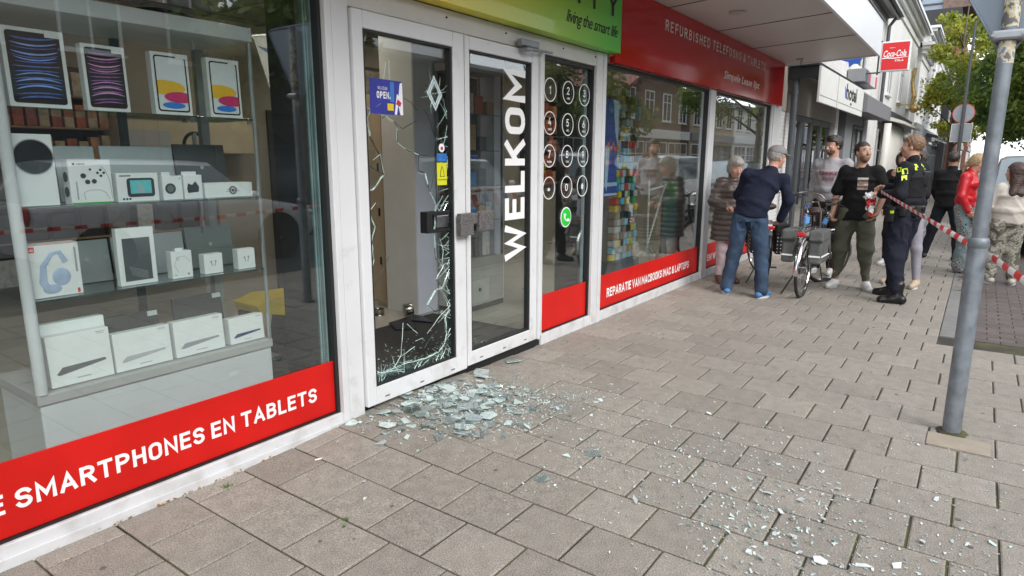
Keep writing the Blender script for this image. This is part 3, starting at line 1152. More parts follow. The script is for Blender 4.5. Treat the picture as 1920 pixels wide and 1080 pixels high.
tag(b.build('sticker', [mat('sticker_acid', (.62, .62, .02), .5, var=.05), mat('sticker_olive', (.12, .13, .01), .5)]), 'acid yellow alarm sticker low on the right side of the broken door glass', 'sticker')
tag(MB().box((3.24, -.0185, 1.56), (3.336, -.0155, 1.612)).build('sticker', mat('sticker_blue', (.03, .16, .48), .5, var=.3, vs=40)), 'small blue sticker directly above the yellow alarm sticker', 'sticker')
b = MB()
b.disc((3.288, -.0155, 1.648), .028, 18)
b.mat(1)
b.disc((3.288, -.018, 1.645), .012, 12)
tag(b.build('sticker', [LETTER, mat('print_red', (.5, .03, .06), .5)]), 'small round white and red sticker above the blue one on the door glass', 'sticker')
b = MB()
D4 = [(3.225, 2.10), (3.30, 1.985), (3.235, 1.88), (3.155, 1.99)]
for k in (1., .72):
    cx, cz = 3.229, 1.99
    q = [(cx + (x - cx) * k, cz + (z - cz) * k) for x, z in D4]
    q2 = [(cx + (x - cx) * k * .80, cz + (z - cz) * k * .80) for x, z in D4]
    for i in range(4):
        j = (i + 1) % 4
        b.prism([q[i], q[j], q2[j], q2[i]], -.019, -.0155)
tag(b.build('glass_shard', mat('bright_glass_break', (.55, .66, .68), .3, var=.3, vs=40)), 'diamond shaped splintered break high on the right of the broken door glass', 'broken glass')
# ------------------------------------------------------------------ display cabinet behind the left window
CABW = mat('cabinet_white', (.62, .63, .66), .4, var=.05, vs=3)
CABG = mat('cabinet_grey', (.42, .41, .42), .5, var=.05)
SHELFG = pane_mat('shelf_glass', tint=(.72, .86, .82), f0=.06)
CARD = mat('white_carton', (.78, .79, .81), .45, var=.03, vs=10)
CARD2 = mat('grey_print', (.35, .36, .38), .5)
DARKP = mat('dark_print', (.010, .011, .014), .4, spec=.3)
ALU = mat('aluminium', (.45, .47, .49), .35, metal=.6, var=.05)

cab = thing('display_cabinet', 'tall white display cabinet with three glass shelves behind the left window', 'cabinet', (1.5, .5, .045))
b = MB()
b.box((.965, .262, .045), (2.105, .74, .515), .004)
b.build('base', CABW, cab)
MB().box((.955, .25, .519), (2.112, .75, .568), .006).build('ledge', CABG, cab)
MB().box((.95, .245, 2.172), (2.112, .76, 2.242), .004).build('header', CABW, cab)
b = MB()
b.tube([(.978, .262, .57), (.978, .262, 2.17)], .024, 14)
b.build('post', CABW, cab, smooth=40)
b = MB()
b.box((2.09, .25, .569), (2.106, .266, 2.171), .003)
b.build('post', ALU, cab)
b = MB()
b.box((2.05, .70, .57), (2.10, .74, 2.17), .003)
b.build('post', ALU, cab)
MB().box((1.62, .71, .57), (1.66, .735, 2.17), .003).build('post', mat('post_dark', (.05, .055, .06), .4), cab)
for z in (1.782, 1.374, .979):
    MB().box((.985, .25, z - .009), (2.088, .72, z), .001).build('shelf', SHELFG, cab)
b = MB()
for z in (1.775, 1.37, .972):
    b.cyl((2.07, .262, z - .02), (2.07, .262, z + .005), .009)
b.build('shelf_clip', STEEL, cab)


def carton(name, label, cat, x0, x1, z0, z1, y0=.30, d=.04, m=None, rz=0., lean=0., group=None):
    """box with local origin at its lower front centre"""
    w_ = x1 - x0
    b = MB().box((-w_ / 2, 0, 0), (w_ / 2, d, z1 - z0), .002)
    o = b.build(name, m or CARD)
    o.location = ((x0 + x1) / 2, y0, z0 + .0005 + (abs(lean) * d))
    o.rotation_euler = (-lean, 0, rz)
    return tag(o, label, cat, group)


def rrect(w_, h, r, n=4):
    q = []
    for cx, cz, a in ((w_ / 2 - r, h / 2 - r, 0), (-w_ / 2 + r, h / 2 - r, 90), (-w_ / 2 + r, -h / 2 + r, 180), (w_ / 2 - r, -h / 2 + r, 270)):
        q += _arc(cx, cz, r, r, a, a + 90, n)
    return q


def tablet(name, label, x0, x1, z0, z1, style, y0=.30):
    o = carton(name, label, 'tablet box', x0, x1, z0, z1, y0, .045, rz=.0, lean=.03)
    w_, h = x1 - x0, z1 - z0
    sc = MB()
    pw, ph = w_ * .86, h * .90
    F = [(x, z + h / 2) for x, z in rrect(pw, ph, .012)]
    if style in ('blue', 'purple'):
        sc.prism(F, -.0015, -.0002)
        hi, mid = ((.25, .42, .95), (.08, .14, .5)) if style == 'blue' else ((.70, .32, .62), (.28, .10, .34))
        mats = [DARKP, mat('wave_bright_' + style, hi, .4, var=.25, vs=30), mat('wave_dim_' + style, mid, .4, var=.4, vs=30), CARD]
        rr = random.Random(3 if style == 'blue' else 8)
        for k, (f, cv, th, mi) in enumerate([(.93, .03, .014, 2), (.86, .045, .010, 1), (.80, .03, .006, 2), (.74, .05, .011, 1), (.69, .045, .006, 2), (.66, .05, .007, 1), (.60, .02, .008, 2), (.53, .01, .009, 2), (.45, -.015, .009, 2), (.39, -.045, .006, 1), (.34, -.03, .008, 2), (.30, -.05, .010, 1), (.25, -.03, .007, 2), (.20, -.055, .011, 1), (.13, -.02, .009, 2), (.07, -.03, .012, 2)]):
            sc.cur = mi
            n = 12
            wd = pw * rr.uniform(.80, .92) / 2
            up, lo = [], []
            for i in range(n + 1):
                u = -1 + 2 * i / n
                z = h / 2 + (f - .5) * ph - cv * h * (1 - u * u) * .9 + (.004 * u)
                t_ = th * .27 * (1 - u * u) ** .6 + .0005
                up.append((u * wd, z + t_))
                lo.append((u * wd, z - t_))
            y = -.0018 - .0001 * k
            sc.add([(x, y, z) for x, z in up] + [(x, y, z) for x, z in lo], [(i, i + 1, n + 2 + i, n + 1 + i) for i in range(n)])
        sc.cur = 3
        sc.box((pw * .22, -.0042, h - .03), (w_ / 2 - .002, -.0002, h - .002))
    else:
        # white tablet front: black rim with a bright face and three colour lobes
        rim = rrect(pw, ph, .014)
        inn = rrect(pw - .014, ph - .014, .010)
        n = len(rim)
        sc.add([(x, -.0015, z + h / 2) for x, z in rim] + [(x, -.0015, z + h / 2) for x, z in inn], [(i, (i + 1) % n, n + (i + 1) % n, n + i) for i in range(n)])
        mats = [DARKP, mat('tablet_face', (.74, .78, .82), .4, var=.03), mat('lobe_yellow', (.85, .50, .02), .4, var=.1), mat('lobe_magenta', (.62, .02, .16), .4, var=.12), mat('lobe_blue', (.02, .22, .72), .4, var=.1), CARD]
        sc.cur = 1
        sc.add([(x, -.0012, z + h / 2) for x, z in inn], [tuple(range(len(inn)))])
        for k, (mi, cx, cz, rx, rz_) in enumerate(((4, -.0, .115, .36, .058), (2, -.22, .43, .62, .13), (3, .22, .265, .50, .10))):
            q = []
            for i in range(32):
                a = 2 * PI * i / 32
                x = cx * pw + rx * pw * math.cos(a)
                z = cz * ph + h * .05 + rz_ * ph * math.sin(a)
                q.append((max(-(pw - .014) / 2, min((pw - .014) / 2, x)), -.0020 - .0004 * k, z))
            sc.cur = mi
            sc.add(q, [tuple(range(32))])
        sc.cur = 5
        sc.box((pw * .18, -.0042, h - .022), (w_ / 2 - .002, -.0002, h - .002))
    sc.build('cover_print', mats, o, local=True, recalc=False)
    return o


tablet('tablet_box', 'largest tablet box on the top shelf, dark with blue light waves', 1.030, 1.256, 1.783, 2.100, 'blue', .31)
tablet('tablet_box', 'tablet box on the top shelf, dark with purple and pink light waves', 1.314, 1.494, 1.783, 2.068, 'purple')
tablet('tablet_box', 'white tablet box with yellow, pink and blue ovals beside the purple one', 1.609, 1.789, 1.783, 2.072, 'lobes')
tablet('tablet_box', 'rightmost tablet box on the top shelf, white with yellow, pink and blue ovals', 1.884, 2.062, 1.783, 2.076, 'lobes')

# second shelf
z2 = 1.3745
o = carton('console_box', 'tall white game console box with a large black disc at the far left', 'console box', 1.007, 1.158, z2, 1.674, .30, .06, lean=.02)
b = MB()
b.disc((0, -.0003, .205), .070, 36, t=.002)
b.mat(1)
b.ring((0, -.0002, .205), .071, .0745, 36, .001)
b.build('disc_print', [DARKP, CARD2], o, local=True, recalc=False)
o = carton('controller_box', 'white game controller box with green foot beside the console box', 'controller box', 1.200, 1.372, z2, 1.570, .29, .07, rz=.0)
w_, h = .172, .195
b = MB()
b.disc((-.030, -.0006, .125), .011, 16)
b.disc((-.015, -.0006, .098), .010, 16)
b.disc((.012, -.0006, .100), .010, 16)
for x, z in ((.042, .150), (.055, .137), (.042, .124), (.029, .137)):
    b.disc((x, -.0006, z), .0055, 10)
b.disc((.0, -.0006, .152), .005, 10)
b.mat(1)
b.tube([(-.03, -.0008, .02), (-.034, -.0008, .05), (-.01, -.0008, .062), (.03, -.0008, .062), (.055, -.0008, .05), (.068, -.0008, .02), (.08, -.0008, .02), (.078, -.0008, .1), (.062, -.0008, .15), (.045, -.0008, .165)], .0012, 5)
b.mat(2)
b.box((-w_ / 2 + .001, -.001, .001), (w_ / 2 - .001, 0, .008))
b.mat(0)
t_ = caps('XBOX', (.032, .008), t=.2)
b.merge(t_.xf(T(-.052, -.001, .172)))
b.sphere((-.064, -.001, .176), .006, 8, 5, (1, .15, 1))
b.mat(1)
b.box((-.062, -.001, .02), (-.056, 0, .10))
b.build('cover_print', [DARKP, CARD2, mat('print_green', (.03, .35, .03), .5)], o, local=True, recalc=False)
b = MB()
for z in (.055, .12):
    b.lathe([(.022, 0), (.022, .002)], (-w_ / 2 - .002, .035, z), 18, axis='X')
b.build('side_print', DARKP, o, local=True)
o = carton('navigation_box', 'white navigation device box showing a turquoise screen', 'electronics box', 1.395, 1.583, z2, 1.508, .30, .06)
b = MB()
b.prism([(x + .012, z + .066) for x, z in rrect(.125, .088, .014)], -.0015, -.0002)
b.mat(1)
b.box((-.036, -.0025, .038), (.060, -.0016, .100))
b.mat(0)
for i in range(3):
    b.disc((-.07 + i * .014, -.0006, .014), .005, 8)
b.box((-.08, -.0008, .118), (-.03, 0, .123))
b.mat(2)
b.prism([(-.01, .040), (.03, .040), (.016, .085), (.006, .085)], -.0030, -.0026)
b.build('cover_print', [DARKP, mat('screen_turquoise', (.10, .50, .55), .4, var=.1, vs=40), mat('screen_grey', (.3, .42, .45), .5)], o, local=True, recalc=False)
o = carton('watch_box', 'small white box showing a round wrist watch', 'electronics box', 1.603, 1.700, z2, 1.491, .30, .05)
b = MB()
b.ring((-.012, -.0004, .055), .016, .026, 20, .002)
b.mat(1)
b.disc((-.012, -.001, .055), .016, 16)
b.box((.034, -.0008, .1), (.04, 0, .106))
b.build('cover_print', [mat('print_black2', (.02, .02, .02), .4), mat('print_olive', (.10, .14, .09), .4)], o, local=True, recalc=False)
MB().box((-.04, .02, .1165), (.0, .022, .135)).build('hang_tab', CARD, o, local=True)
o = carton('earbud_box', 'small white box with black earbuds printed on it', 'electronics box', 1.708, 1.803, z2, 1.494, .30, .05)
b = MB()
b.prism([(-.028, .03), (.026, .034), (.03, .06), (.012, .088), (-.006, .07), (-.026, .078), (-.033, .05)], -.0015, -.0002)
b.build('cover_print', DARKP, o, local=True, recalc=False)
MB().box((-.045, .02, .1195), (.03, .022, .136)).build('hang_tab', CARD, o, local=True)
o = carton('flat_box', 'long low white box at the right end of the second shelf', 'electronics box', 1.815, 2.085, z2, 1.450, .30, .10)
b = MB()
b.ring((.02, -.0004, .036), .014, .022, 20, .0015)
b.box((-.02, -.001, .030), (.06, 0, .0325))
b.box((-.01, -.001, .040), (.05, 0, .0425))
b.disc((.02, -.0012, .036), .009, 14)
b.build('cover_print', mat('print_brown', (.12, .10, .09), .5), o, local=True, recalc=False)

# notebooks standing behind on the second and third shelves
for i, (x0, x1, za, zb, m_, lab) in enumerate([
        (1.245, 1.415, z2, 1.632, ALU, 'silver notebook standing behind the controller box'),
        (1.44, 1.79, z2, 1.635, ALU, 'wide silver notebook standing behind the navigation box'),
        (1.80, 2.085, z2, 1.650, mat('notebook_dark', (.06, .06, .065), .45), 'dark grey notebook standing at the right back of the second shelf'),
        (1.215, 1.425, .9795, 1.185, ALU, 'silver notebook standing between the headphone box and the white case box'),
        (1.44, 1.80, .9795, 1.190, ALU, 'wide silver notebook standing behind the white case box'),
        (1.815, 2.085, .9795, 1.205, mat('notebook_slate', (.13, .15, .15), .45), 'slate grey notebook standing at the right back of the third shelf')]):
    o = carton('notebook', lab, 'notebook', x0, x1, za, zb, .52, .016, m_, lean=.12)
    if i in (0, 2, 5, 3):
        MB().disc((0, -.0004, (zb - za) * .55), .010, 14).build('logo', CARD2, o, local=True)

# third shelf
z3 = .9795
o = carton('headphone_box', 'white box printed with pale blue headphones at the left of the third shelf', 'headphone box', 1.008, 1.204, z3, 1.213, .30, .07)
b = MB()
PB = mat('print_paleblue', (.42, .50, .68), .5, var=.15, vs=20)
b.tube([(-.035, -.0025, .03), (-.052, -.0025, .07), (-.045, -.0025, .14), (-.01, -.0025, .19), (.02, -.0025, .195), (.04, -.0025, .15)], [.014, .016, .012, .009, .009, .012], 8)
b.sphere((.02, 0, .085), .036, 20, 10, (1, .12, 1.1))
b.sphere((-.02, 0, .035), .03, 16, 8, (1.2, .1, .7))
b.v = [(x, max(y, -.004), z) for x, y, z in b.v]
b.mat(1)
b.box((-.092, -.001, .20), (-.070, 0, .224))
b.box((.076, -.001, .006), (.086, 0, .026))
b.box((-.098, -.001, .230), (.097, 0, .2325))
b.mat(2)
b.box((.078, -.001, .10), (.086, 0, .21))
b.mat(3)
t_ = caps('JBL', (.017, .010), t=.25)
b.merge(t_.xf(T(-.0895, -.0015, .206)))
b.build('cover_print', [PB, mat('print_orange_red', (.70, .04, .02), .5), CARD2, LETTER], o, local=True, recalc=False)
o = carton('case_box', 'upright white case box with a dark window and a hang loop', 'case box', 1.363, 1.535, z3, 1.253, .30, .035)
b = MB()
b.box((-.062, -.001, .020), (.064, 0, .225))
b.mat(1)
for k in range(7):
    b.obox(T(.0, -.002, .075 - k * .006) @ RY(.35), (-.045 + .002 * k, 0, 0), (.045, .0006, .0015))
b.build('cover_window', [mat('case_grey', (.09, .10, .11), .5, var=.1), CARD2], o, local=True, recalc=False)
b = MB()
b.tube([(-.026, .015, .272), (-.022, .015, .288), (.018, .015, .288), (.024, .015, .272)], .003, 6)
b.build('hang_loop', BLACK, o, local=True)
for x0, x1, z1, n, lab in ((1.608, 1.713, 1.117, 0, 'white charger box with a hang tab and thin grey line drawing'), (1.776, 1.878, 1.084, 1, 'small square white earphone box, middle one of the third shelf'), (1.967, 2.07, 1.090, 2, 'small square white earphone box at the right end of the third shelf')):
    o = carton('earphone_box', lab, 'earphone box', x0, x1, z3, z1, .30, .05)
    b = MB()
    if n == 0:
        b.tube([(-.02, -.0004, .03), (-.04, -.0004, .07), (-.02, -.0004, .11), (.02, -.0004, .11), (.04, -.0004, .08)], .001, 5)
        b.ring((-.02, -.0004, .10), .006, .008, 12, .001)
        b.box((-.04, -.0008, .015), (-.03, 0, .02))
        b.box((.025, -.0008, .012), (.035, 0, .024))
        MB().box((-.02, .02, .1375), (.02, .022, .152)).build('hang_tab', CARD, o, local=True)
    else:
        b.tube([(-.012, -.0004, .06), (-.006, -.0004, .04)], .0025, 5)
        b.tube([(.012, -.0004, .06), (.006, -.0004, .04)], .0025, 5)
        b.sphere((-.012, 0, .064), .006, 8, 5, (1, .2, 1))
        b.sphere((.012, 0, .064), .006, 8, 5, (1, .2, 1))
    b.build('cover_print', CARD2, o, local=True, recalc=False)

# bottom: notebook cartons on the ledge
z4 = .5685
for x0, x1, z1, col, lab in ((1.028, 1.286, .800, (.12, .12, .13), 'largest white notebook carton, leftmost on the cabinet ledge'),
                             (1.297, 1.563, .755, (.45, .45, .47), 'white notebook carton with pale silver notebook print, second on the ledge'),
                             (1.582, 1.848, .755, (.34, .33, .38), 'white notebook carton third on the ledge beside the smallest one'),
                             (1.880, 2.088, .712, (.05, .05, .18), 'smallest white carton on the ledge with a dark blue notebook print')):
    o = carton('notebook_carton', lab, 'notebook carton', x0, x1, z4, z1, .29, .06, lean=.06)
    w_, h = x1 - x0, z1 - z4
    b = MB()
    pts = [(-w_ * .40, .25 * h), (-w_ * .30, .37 * h), (w_ * .38, .40 * h), (w_ * .40, .35 * h), (-w_ * .36, .22 * h)]
    b.prism(pts, -.0012, -.0002)
    b.mat(1)
    b.box((-w_ * .1, -.0008, .10 * h), (w_ * .12, 0, .12 * h))
    b.box((w_ * .28, -.0008, .93 * h), (w_ * .42, 0, .945 * h))
    b.box((w_ * .30, -.0008, .90 * h), (w_ * .42, 0, .912 * h))
    b.build('cover_print', [mat('nb_print_%d' % int(x0 * 100), col, .5), CARD2], o, local=True, recalc=False)
o = carton('notebook_carton', 'white carton with a clear sleeve standing behind the largest notebook carton', 'notebook carton', 1.02, 1.30, z4, .845, .36, .05, lean=.05)
for x0, x1, z1, lab in ((1.36, 1.62, .795, 'dark notebook with a price tag behind the second carton'), (1.70, 1.98, .83, 'dark notebook with a price tag behind the third carton')):
    o = carton('notebook', lab, 'notebook', x0, x1, z4, z1, .50, .015, mat('notebook_dark', (.06, .06, .065), .45), lean=.1)
    MB().box(((x1 - x0) / 2 - .055, -.003, z1 - z4 - .03), ((x1 - x0) / 2 - .005, -.0005, z1 - z4 - .004)).build('price_tag', CARD, o, local=True)

# folded glass panels and blind beside the mullions
FINM = [mat('fin_%d' % i, c, .15, var=.2, vs=6, spec=.8) for i, c in enumerate(((.16, .24, .26), (.08, .13, .13), (.26, .36, .35), (.12, .17, .13), (.20, .30, .36)))]
for (xa, xb, zt, lab) in ((2.238, 2.35, 2.97, 'stack of folded greenish glass panels behind the left window edge'), (5.24, 5.352, 2.36, 'stack of folded greenish glass panels behind the keypad window edge'), (8.29, 8.39, 2.42, 'stack of folded greenish glass panels at the far edge of the wide right window')):
    o = thing('glass_screen', lab, 'glass panel', (xa, .1, .06))
    MB().box((xa, .046, .06), (xa + .036, .30, zt)).build('rail', BLACK, o)
    n = 9
    for i in range(n):
        x = xa + .04 + (xb - xa - .04) * i / n
        MB().box((x, .046 + .004 * (i % 3), .06), (x + (xb - xa - .04) / n * .8, .28, zt)).build('panel', FINM[(i * 3 + 1) % 5], o)

# ------------------------------------------------------------------ deeper interior
b = MB()
b.box((-4, 3.62, .045), (11.75, 3.8, 2.98))
b.build('partition_wall', WALLC, shop)
WOOD = mat('shelf_wood', (.34, .22, .12), .6, var=.2, vs=8)
cols = [(.45, .10, .05), (.10, .10, .10), (.50, .38, .25), (.12, .30, .15), (.45, .45, .45), (.35, .08, .06), (.08, .12, .25), (.6, .3, .15), (.02, .02, .02)]
CM = [mat('packet_%d' % i, c, .5, var=.25, vs=25) for i, c in enumerate(cols)]


def rack(x0, x1, z0, z1, label, pal, rowsn, n, y=3.45, dep=.3, back=None, group=None):
    o = thing('wall_rack', label, 'rack', ((x0 + x1) / 2, y, z0))
    MB().box((x0, y + dep - .14, z0), (x1, y + dep - .12, z1)).build('back_panel', back or BLACK, o)
    for r in range(rowsn):
        z = z0 + (z1 - z0) * r / rowsn
        MB().box((x0, y, z), (x1, y + dep - .145, z + .015)).build('shelf', WOOD, o)
        for i in range(n):
            w_ = (x1 - x0) / n
            h = (z1 - z0) / rowsn * random.uniform(.55, .85)
            a = x0 + w_ * i + w_ * .08
            p = MB().box((a, y + .01, z + .016), (a + w_ * .8, y + .08, z + .016 + h), .003).build('packet', CM[random.choice(pal)])
            tag(p, 'packet in the rows of the ' + label.split(' rack')[0] + ' rack', 'packet', 'packets in the ' + label)
    return o


rack(1.75, 2.85, 1.55, 2.35, 'brown and red phone case rack on the back wall', [0, 2, 2, 7, 5], 3, 12)
rack(.6, 3.6, .55, 1.25, 'dark counter rack with green and grey goods behind the cabinet', [1, 3, 4, 8, 8, 6], 2, 14, y=3.2)
rack(9.4, 11.3, 1.15, 2.6, 'orange and red goods rack seen through the keypad window', [0, 0, 5, 7, 2, 1], 5, 14)
o = thing('wall_cupboard', 'cream wall cupboard with a grey flap on the back wall', 'cupboard', (3.3, 3.4, 1.6))
MB().box((2.75, 3.3, 1.62), (4.1, 3.61, 1.95), .01).build('body', mat('cream_gloss', (.55, .47, .34), .4), o)
MB().box((2.8, 3.28, 1.65), (3.2, 3.298, 1.83), .004).build('flap', CABG, o)
for (x0, x1, z0, z1, y, lab) in ((4.70, 4.95, 2.27, 2.56, 3.61, 'small black framed picture on the back wall seen past the cabinet'), (5.86, 6.20, 2.28, 2.72, 3.61, 'black framed picture high on the wall behind the broken door')):
    o = thing('picture', lab, 'picture', (x0, y, z0))
    b = MB()
    b.box((x0, y - .03, z0), (x0 + .04, y, z1))
    b.box((x1 - .04, y - .03, z0), (x1, y, z1))
    b.box((x0 + .04, y - .03, z0), (x1 - .04, y, z0 + .04))
    b.box((x0 + .04, y - .03, z1 - .04), (x1 - .04, y, z1))
    b.build('frame', BLACK, o)
    MB().box((x0 + .04, y - .02, z0 + .04), (x1 - .04, y - .005, z1 - .04)).build('print', mat('old_print', (.30, .26, .20), .6, var=.5, vs=14), o)
# dark doorway in the back wall
MB().box((4.45, 3.585, .05), (5.1, 3.615, 2.1)).build('inner_doorway', mat('doorway_dark', (.025, .02, .016), .6), shop)

# pennant hanging under the ceiling
b = MB()
b.prism([(3.95, 2.74), (4.50, 2.86), (4.17, 2.28), (4.10, 2.27)], 3.0, 3.006)
b.mat(1)
b.tube([(3.93, 2.995, 2.745), (4.52, 2.995, 2.865)], .012, 6)
b.mat(2)
b.prism([(3.99, 2.66), (4.30, 2.63), (4.12, 2.60)], 2.996, 2.999)
tag(b.build('pennant', [mat('pennant_cloth', (.38, .40, .40), .7, var=.1), ALU, mat('pennant_print', (.05, .08, .2), .6)]), 'grey white triangular pennant hanging inside under the shop ceiling', 'pennant')
b = MB()
b.tube([(4.18, 3.0, .05), (4.18, 3.0, 2.3)], .022, 8)
b.tube([(4.0, 3.0, .06), (4.36, 3.0, .06)], .02, 8)
tag(b.build('banner_stand', ALU), 'thin grey stand pole below the pennant', 'stand')

# yellow and black step stool
o = thing('step_stool', 'yellow topped black step stool on the dark shop floor', 'stool', (3.0, 1.5, .05))
b = MB()
b.prism([(2.70, .50), (2.86, .545), (3.16, .53), (3.22, .50), (3.10, .455), (3.02, .37), (2.72, .44)], 1.30, 1.62)
b.build('seat', mat('stool_yellow', (.72, .52, .02), .4, var=.06), o)
b = MB()
b.prism([(3.10, .452), (3.20, .495), (3.26, .48), (3.34, .42), (3.34, .40), (3.20, .455), (3.10, .30), (3.0, .05), (2.95, .05), (3.02, .36)], 1.32, 1.60)
b.box((3.30, 1.33, .05), (3.345, 1.6, .40))
b.box((2.72, 1.34, .05), (2.76, 1.6, .43))
b.build('legs', mat('stool_black', (.02, .02, .022), .4), o)

# headphones on display and small goods on top of the cabinet
o = thing('headphone_stand', 'black headphones on a stand behind the second shelf', 'headphones', (2.5, 1.6, 1.55))
b = MB()
b.tube([(2.5 + .08 * math.cos(a), 1.6, 1.66 + .09 * math.sin(a)) for a in [math.radians(d) for d in range(-20, 201, 20)]], .012, 8)
b.build('band', BLACK, o)
for s_ in (-1, 1):
    MB().lathe([(.04, -.02), (.045, 0), (.04, .02)], (2.5 + s_ * .075, 1.6, 1.62), 14, 'X').build('ear_cup', BLACK, o)
MB().cyl((2.5, 1.6, .045), (2.5, 1.6, 1.75), .015).build('stand', ALU, o)
b = MB()
b.sphere((1.78, .50, 2.262), .17, 24, 10, (1, .8, .28))
b.v = [(x, y, max(z, 2.2435)) for x, y, z in b.v]
tag(b.build('cap', mat('black_cloth', (.012, .012, .013), .9), smooth=True), 'black cap lying on top of the display cabinet', 'cap')

# pillar, tall show case, mat, tins behind the doors
PILL = mat('pillar_paint', (.62, .61, .59), .6, var=.03)
b = MB().box((4.56, 1.468, .045), (5.06, 1.90, 2.97), .004)
o = tag(b.build('pillar', PILL), 'smooth pale grey square pillar inside the broken door', 'pillar')
MB().box((4.565, 1.460, .05), (5.055, 1.4675, 2.96)).build('front_panel', mat('pillar_lilac', (.66, .67, .78), .5, var=.03), o)
o = tag(MB().box((4.60, 1.95, .12), (4.64, 2.18, 2.2), .003).build('display_board', mat('board_beige', (.42, .33, .23), .6, var=.06)), 'tall narrow beige display board standing behind the pillar', 'board')
b = MB()
for z in (.5, 1.0, 1.45):
    b.box((4.592, 2.0, z), (4.599, 2.02, z + .08))
b.build('bracket', BLACK, o)
o = thing('slat_shelf', 'black display shelf with wooden slats deep inside the broken door', 'shelf', (5.5, 3.3, .05))
MB().box((5.0, 3.5, .05), (6.0, 3.58, 1.6)).build('back_panel', BLACK, o)
for z in (.40, .62, .84, 1.04, 1.3):
    b = MB().box((5.0, 3.1, z - .02), (6.0, 3.49, z))
    b.build('shelf', BLACK, o)
    b = MB()
    for i in range(6):
        b.obox(T(5.08 + i * .16, 3.12, z + .004) @ RZ(.4), (0, 0, 0), (.09, .3, .012))
    b.build('slats', WOOD, o)
MB().box((5.2, 3.15, .05), (5.9, 3.5, .36), .01).build('cabinet', WOOD, o)

o = thing('show_case', 'tall steel cornered glass show case with drawers behind the right door', 'show case', (5.15, 1.3, .05))
SC = mat('showcase_panel', (.34, .33, .31), .4, var=.06)
MB().box((4.84, 1.12, .10), (5.52, 1.44, .58), .003).build('drawer_unit', SC, o)
MB().box((4.86, 1.112, .13), (5.26, 1.1195, .36)).build('drawer', mat('drawer_front', (.42, .42, .40), .35), o)
MB().lathe([(.018, 0), (.018, -.01), (.01, -.014)], (5.1, 1.11, .26), 14, 'Y').build('lock', BLACK, o)
MB().box((4.84, 1.12, .05), (5.52, 1.44, .098)).build('plinth', BLACK, o)
for x, y in ((4.84, 1.12), (5.50, 1.12), (4.84, 1.42), (5.50, 1.42)):
    MB().box((x, y, .585), (x + .022, y + .022, 2.4)).build('corner_post', STEEL, o)
for z in (.95, 1.3, 1.65, 2.0):
    MB().box((4.865, 1.145, z), (5.495, 1.415, z + .01)).build('shelf', SHELFG, o)
MB().box((4.84, 1.12, 2.401), (5.52, 1.44, 2.47)).build('header', SC, o)
MB().box((4.866, 1.435, .59), (5.49, 1.442, 2.39)).build('back_panel', mat('showcase_back', (.10, .09, .08), .6), o)
k = 0
for z in (.585, .961, 1.311, 1.661, 2.011):
    x = 4.88
    while x < 5.36:
        w_ = random.uniform(.07, .14)
        h = random.uniform(.10, .25)
        m_ = random.choice([WOOD, CM[2], CM[8], CM[1], CM[4], mat('goods_blue', (.03, .18, .5), .5), CM[5]])
        tag(MB().box((x, 1.2, z + .0005), (x + w_, 1.2 + random.uniform(.1, .19), z + h), .003).build('product_box', m_), 'small product box on a shelf of the tall show case', 'product box', 'product boxes inside the tall show case')
        x += w_ + random.uniform(.02, .06)
MB().box((5.60, 1.30, .045), (5.78, 1.6, 2.97), .003).build('white_column', mat('pillar_lilac', (.52, .52, .62), .5), shop)
# mat with splinters
MATD = mat('entrance_mat', (.035, .034, .032), .95, var=.3, vs=20, bump=.8, bs=120)
tag(MB().box((2.55, .16, .046), (4.68, 1.38, .058), .002).build('door_mat', MATD), 'large dark entrance mat inside the doors covered in splinters', 'mat')
b = MB()
b.prism([(3.96, 1.17), (4.10, 1.40), (4.46, 1.43), (4.48, 1.34), (4.36, 1.08), (4.29, 1.30), (4.10, 1.06)], .060, .075, 'z')
tag(b.build('torn_panel', mat('torn_black', (.012, .013, .022), .4)), 'torn black panel lying at the back edge of the entrance mat', 'panel')
TIN = mat('tin', (.35, .34, .31), .25, metal=1, var=.15, vs=12)
b = MB()
b.lathe([(.055, 0), (.058, .004), (.055, .01), (.055, .06), (.058, .066), (.05, .068), (.048, .060)], (4.33, 1.785, .046), 24)
tag(b.build('tin', TIN, smooth=40), 'silver tin standing upright behind the broken door', 'tin')
b = MB()
b.lathe([(.060, 0), (.064, .005), (.060, .012), (.060, .075), (.064, .082), (.055, .084), (.05, .074), (.02, .07)], (0, 0, 0), 24)
b.xf(T(4.42, 1.52, .112) @ RZ(math.radians(60)) @ RX(math.radians(82)))
tag(b.build('tin', TIN, smooth=40), 'silver tin lying on its side at the foot of the pillar', 'tin')

# right window display: banner, packet column, screen, folding trestle
o = tag(MB().box((6.20, .30, 1.18), (6.50, .33, 2.20), .01).build('banner', mat('banner_blue', (.02, .05, .26), .6, var=.15, vs=6)), 'blue and white hanging banner behind the glass beside the mullion', 'banner')
b = MB()
b.prism([(6.36, 2.19), (6.49, 2.19), (6.49, 1.70), (6.42, 1.86)], .294, .2995)
b.prism([(6.21, 1.72), (6.30, 1.68), (6.26, 1.24), (6.21, 1.30)], .294, .2995)
b.box((6.205, .293, 1.29), (6.495, .2995, 1.33))
b.box((6.205, .293, 1.19), (6.495, .2995, 1.215))
b.mat(1)
for i in range(7):
    b.sphere((6.24 + i * .036, .296, 1.70 + .03 * math.sin(i * 2)), .022, 8, 5, (1, .2, 1.3))
b.build('print', [mat('print_skyblue', (.35, .48, .62), .5), mat('print_rose', (.5, .12, .10), .5, var=.4, vs=40)], o, recalc=False)
o = thing('packet_column', 'tall column of many coloured packets behind the wide right window', 'display column', (7.6, .7, .05))
MB().box((7.30, .66, .05), (7.96, .98, .30), .004).build('base', mat('column_base', (.10, .11, .12), .5), o)
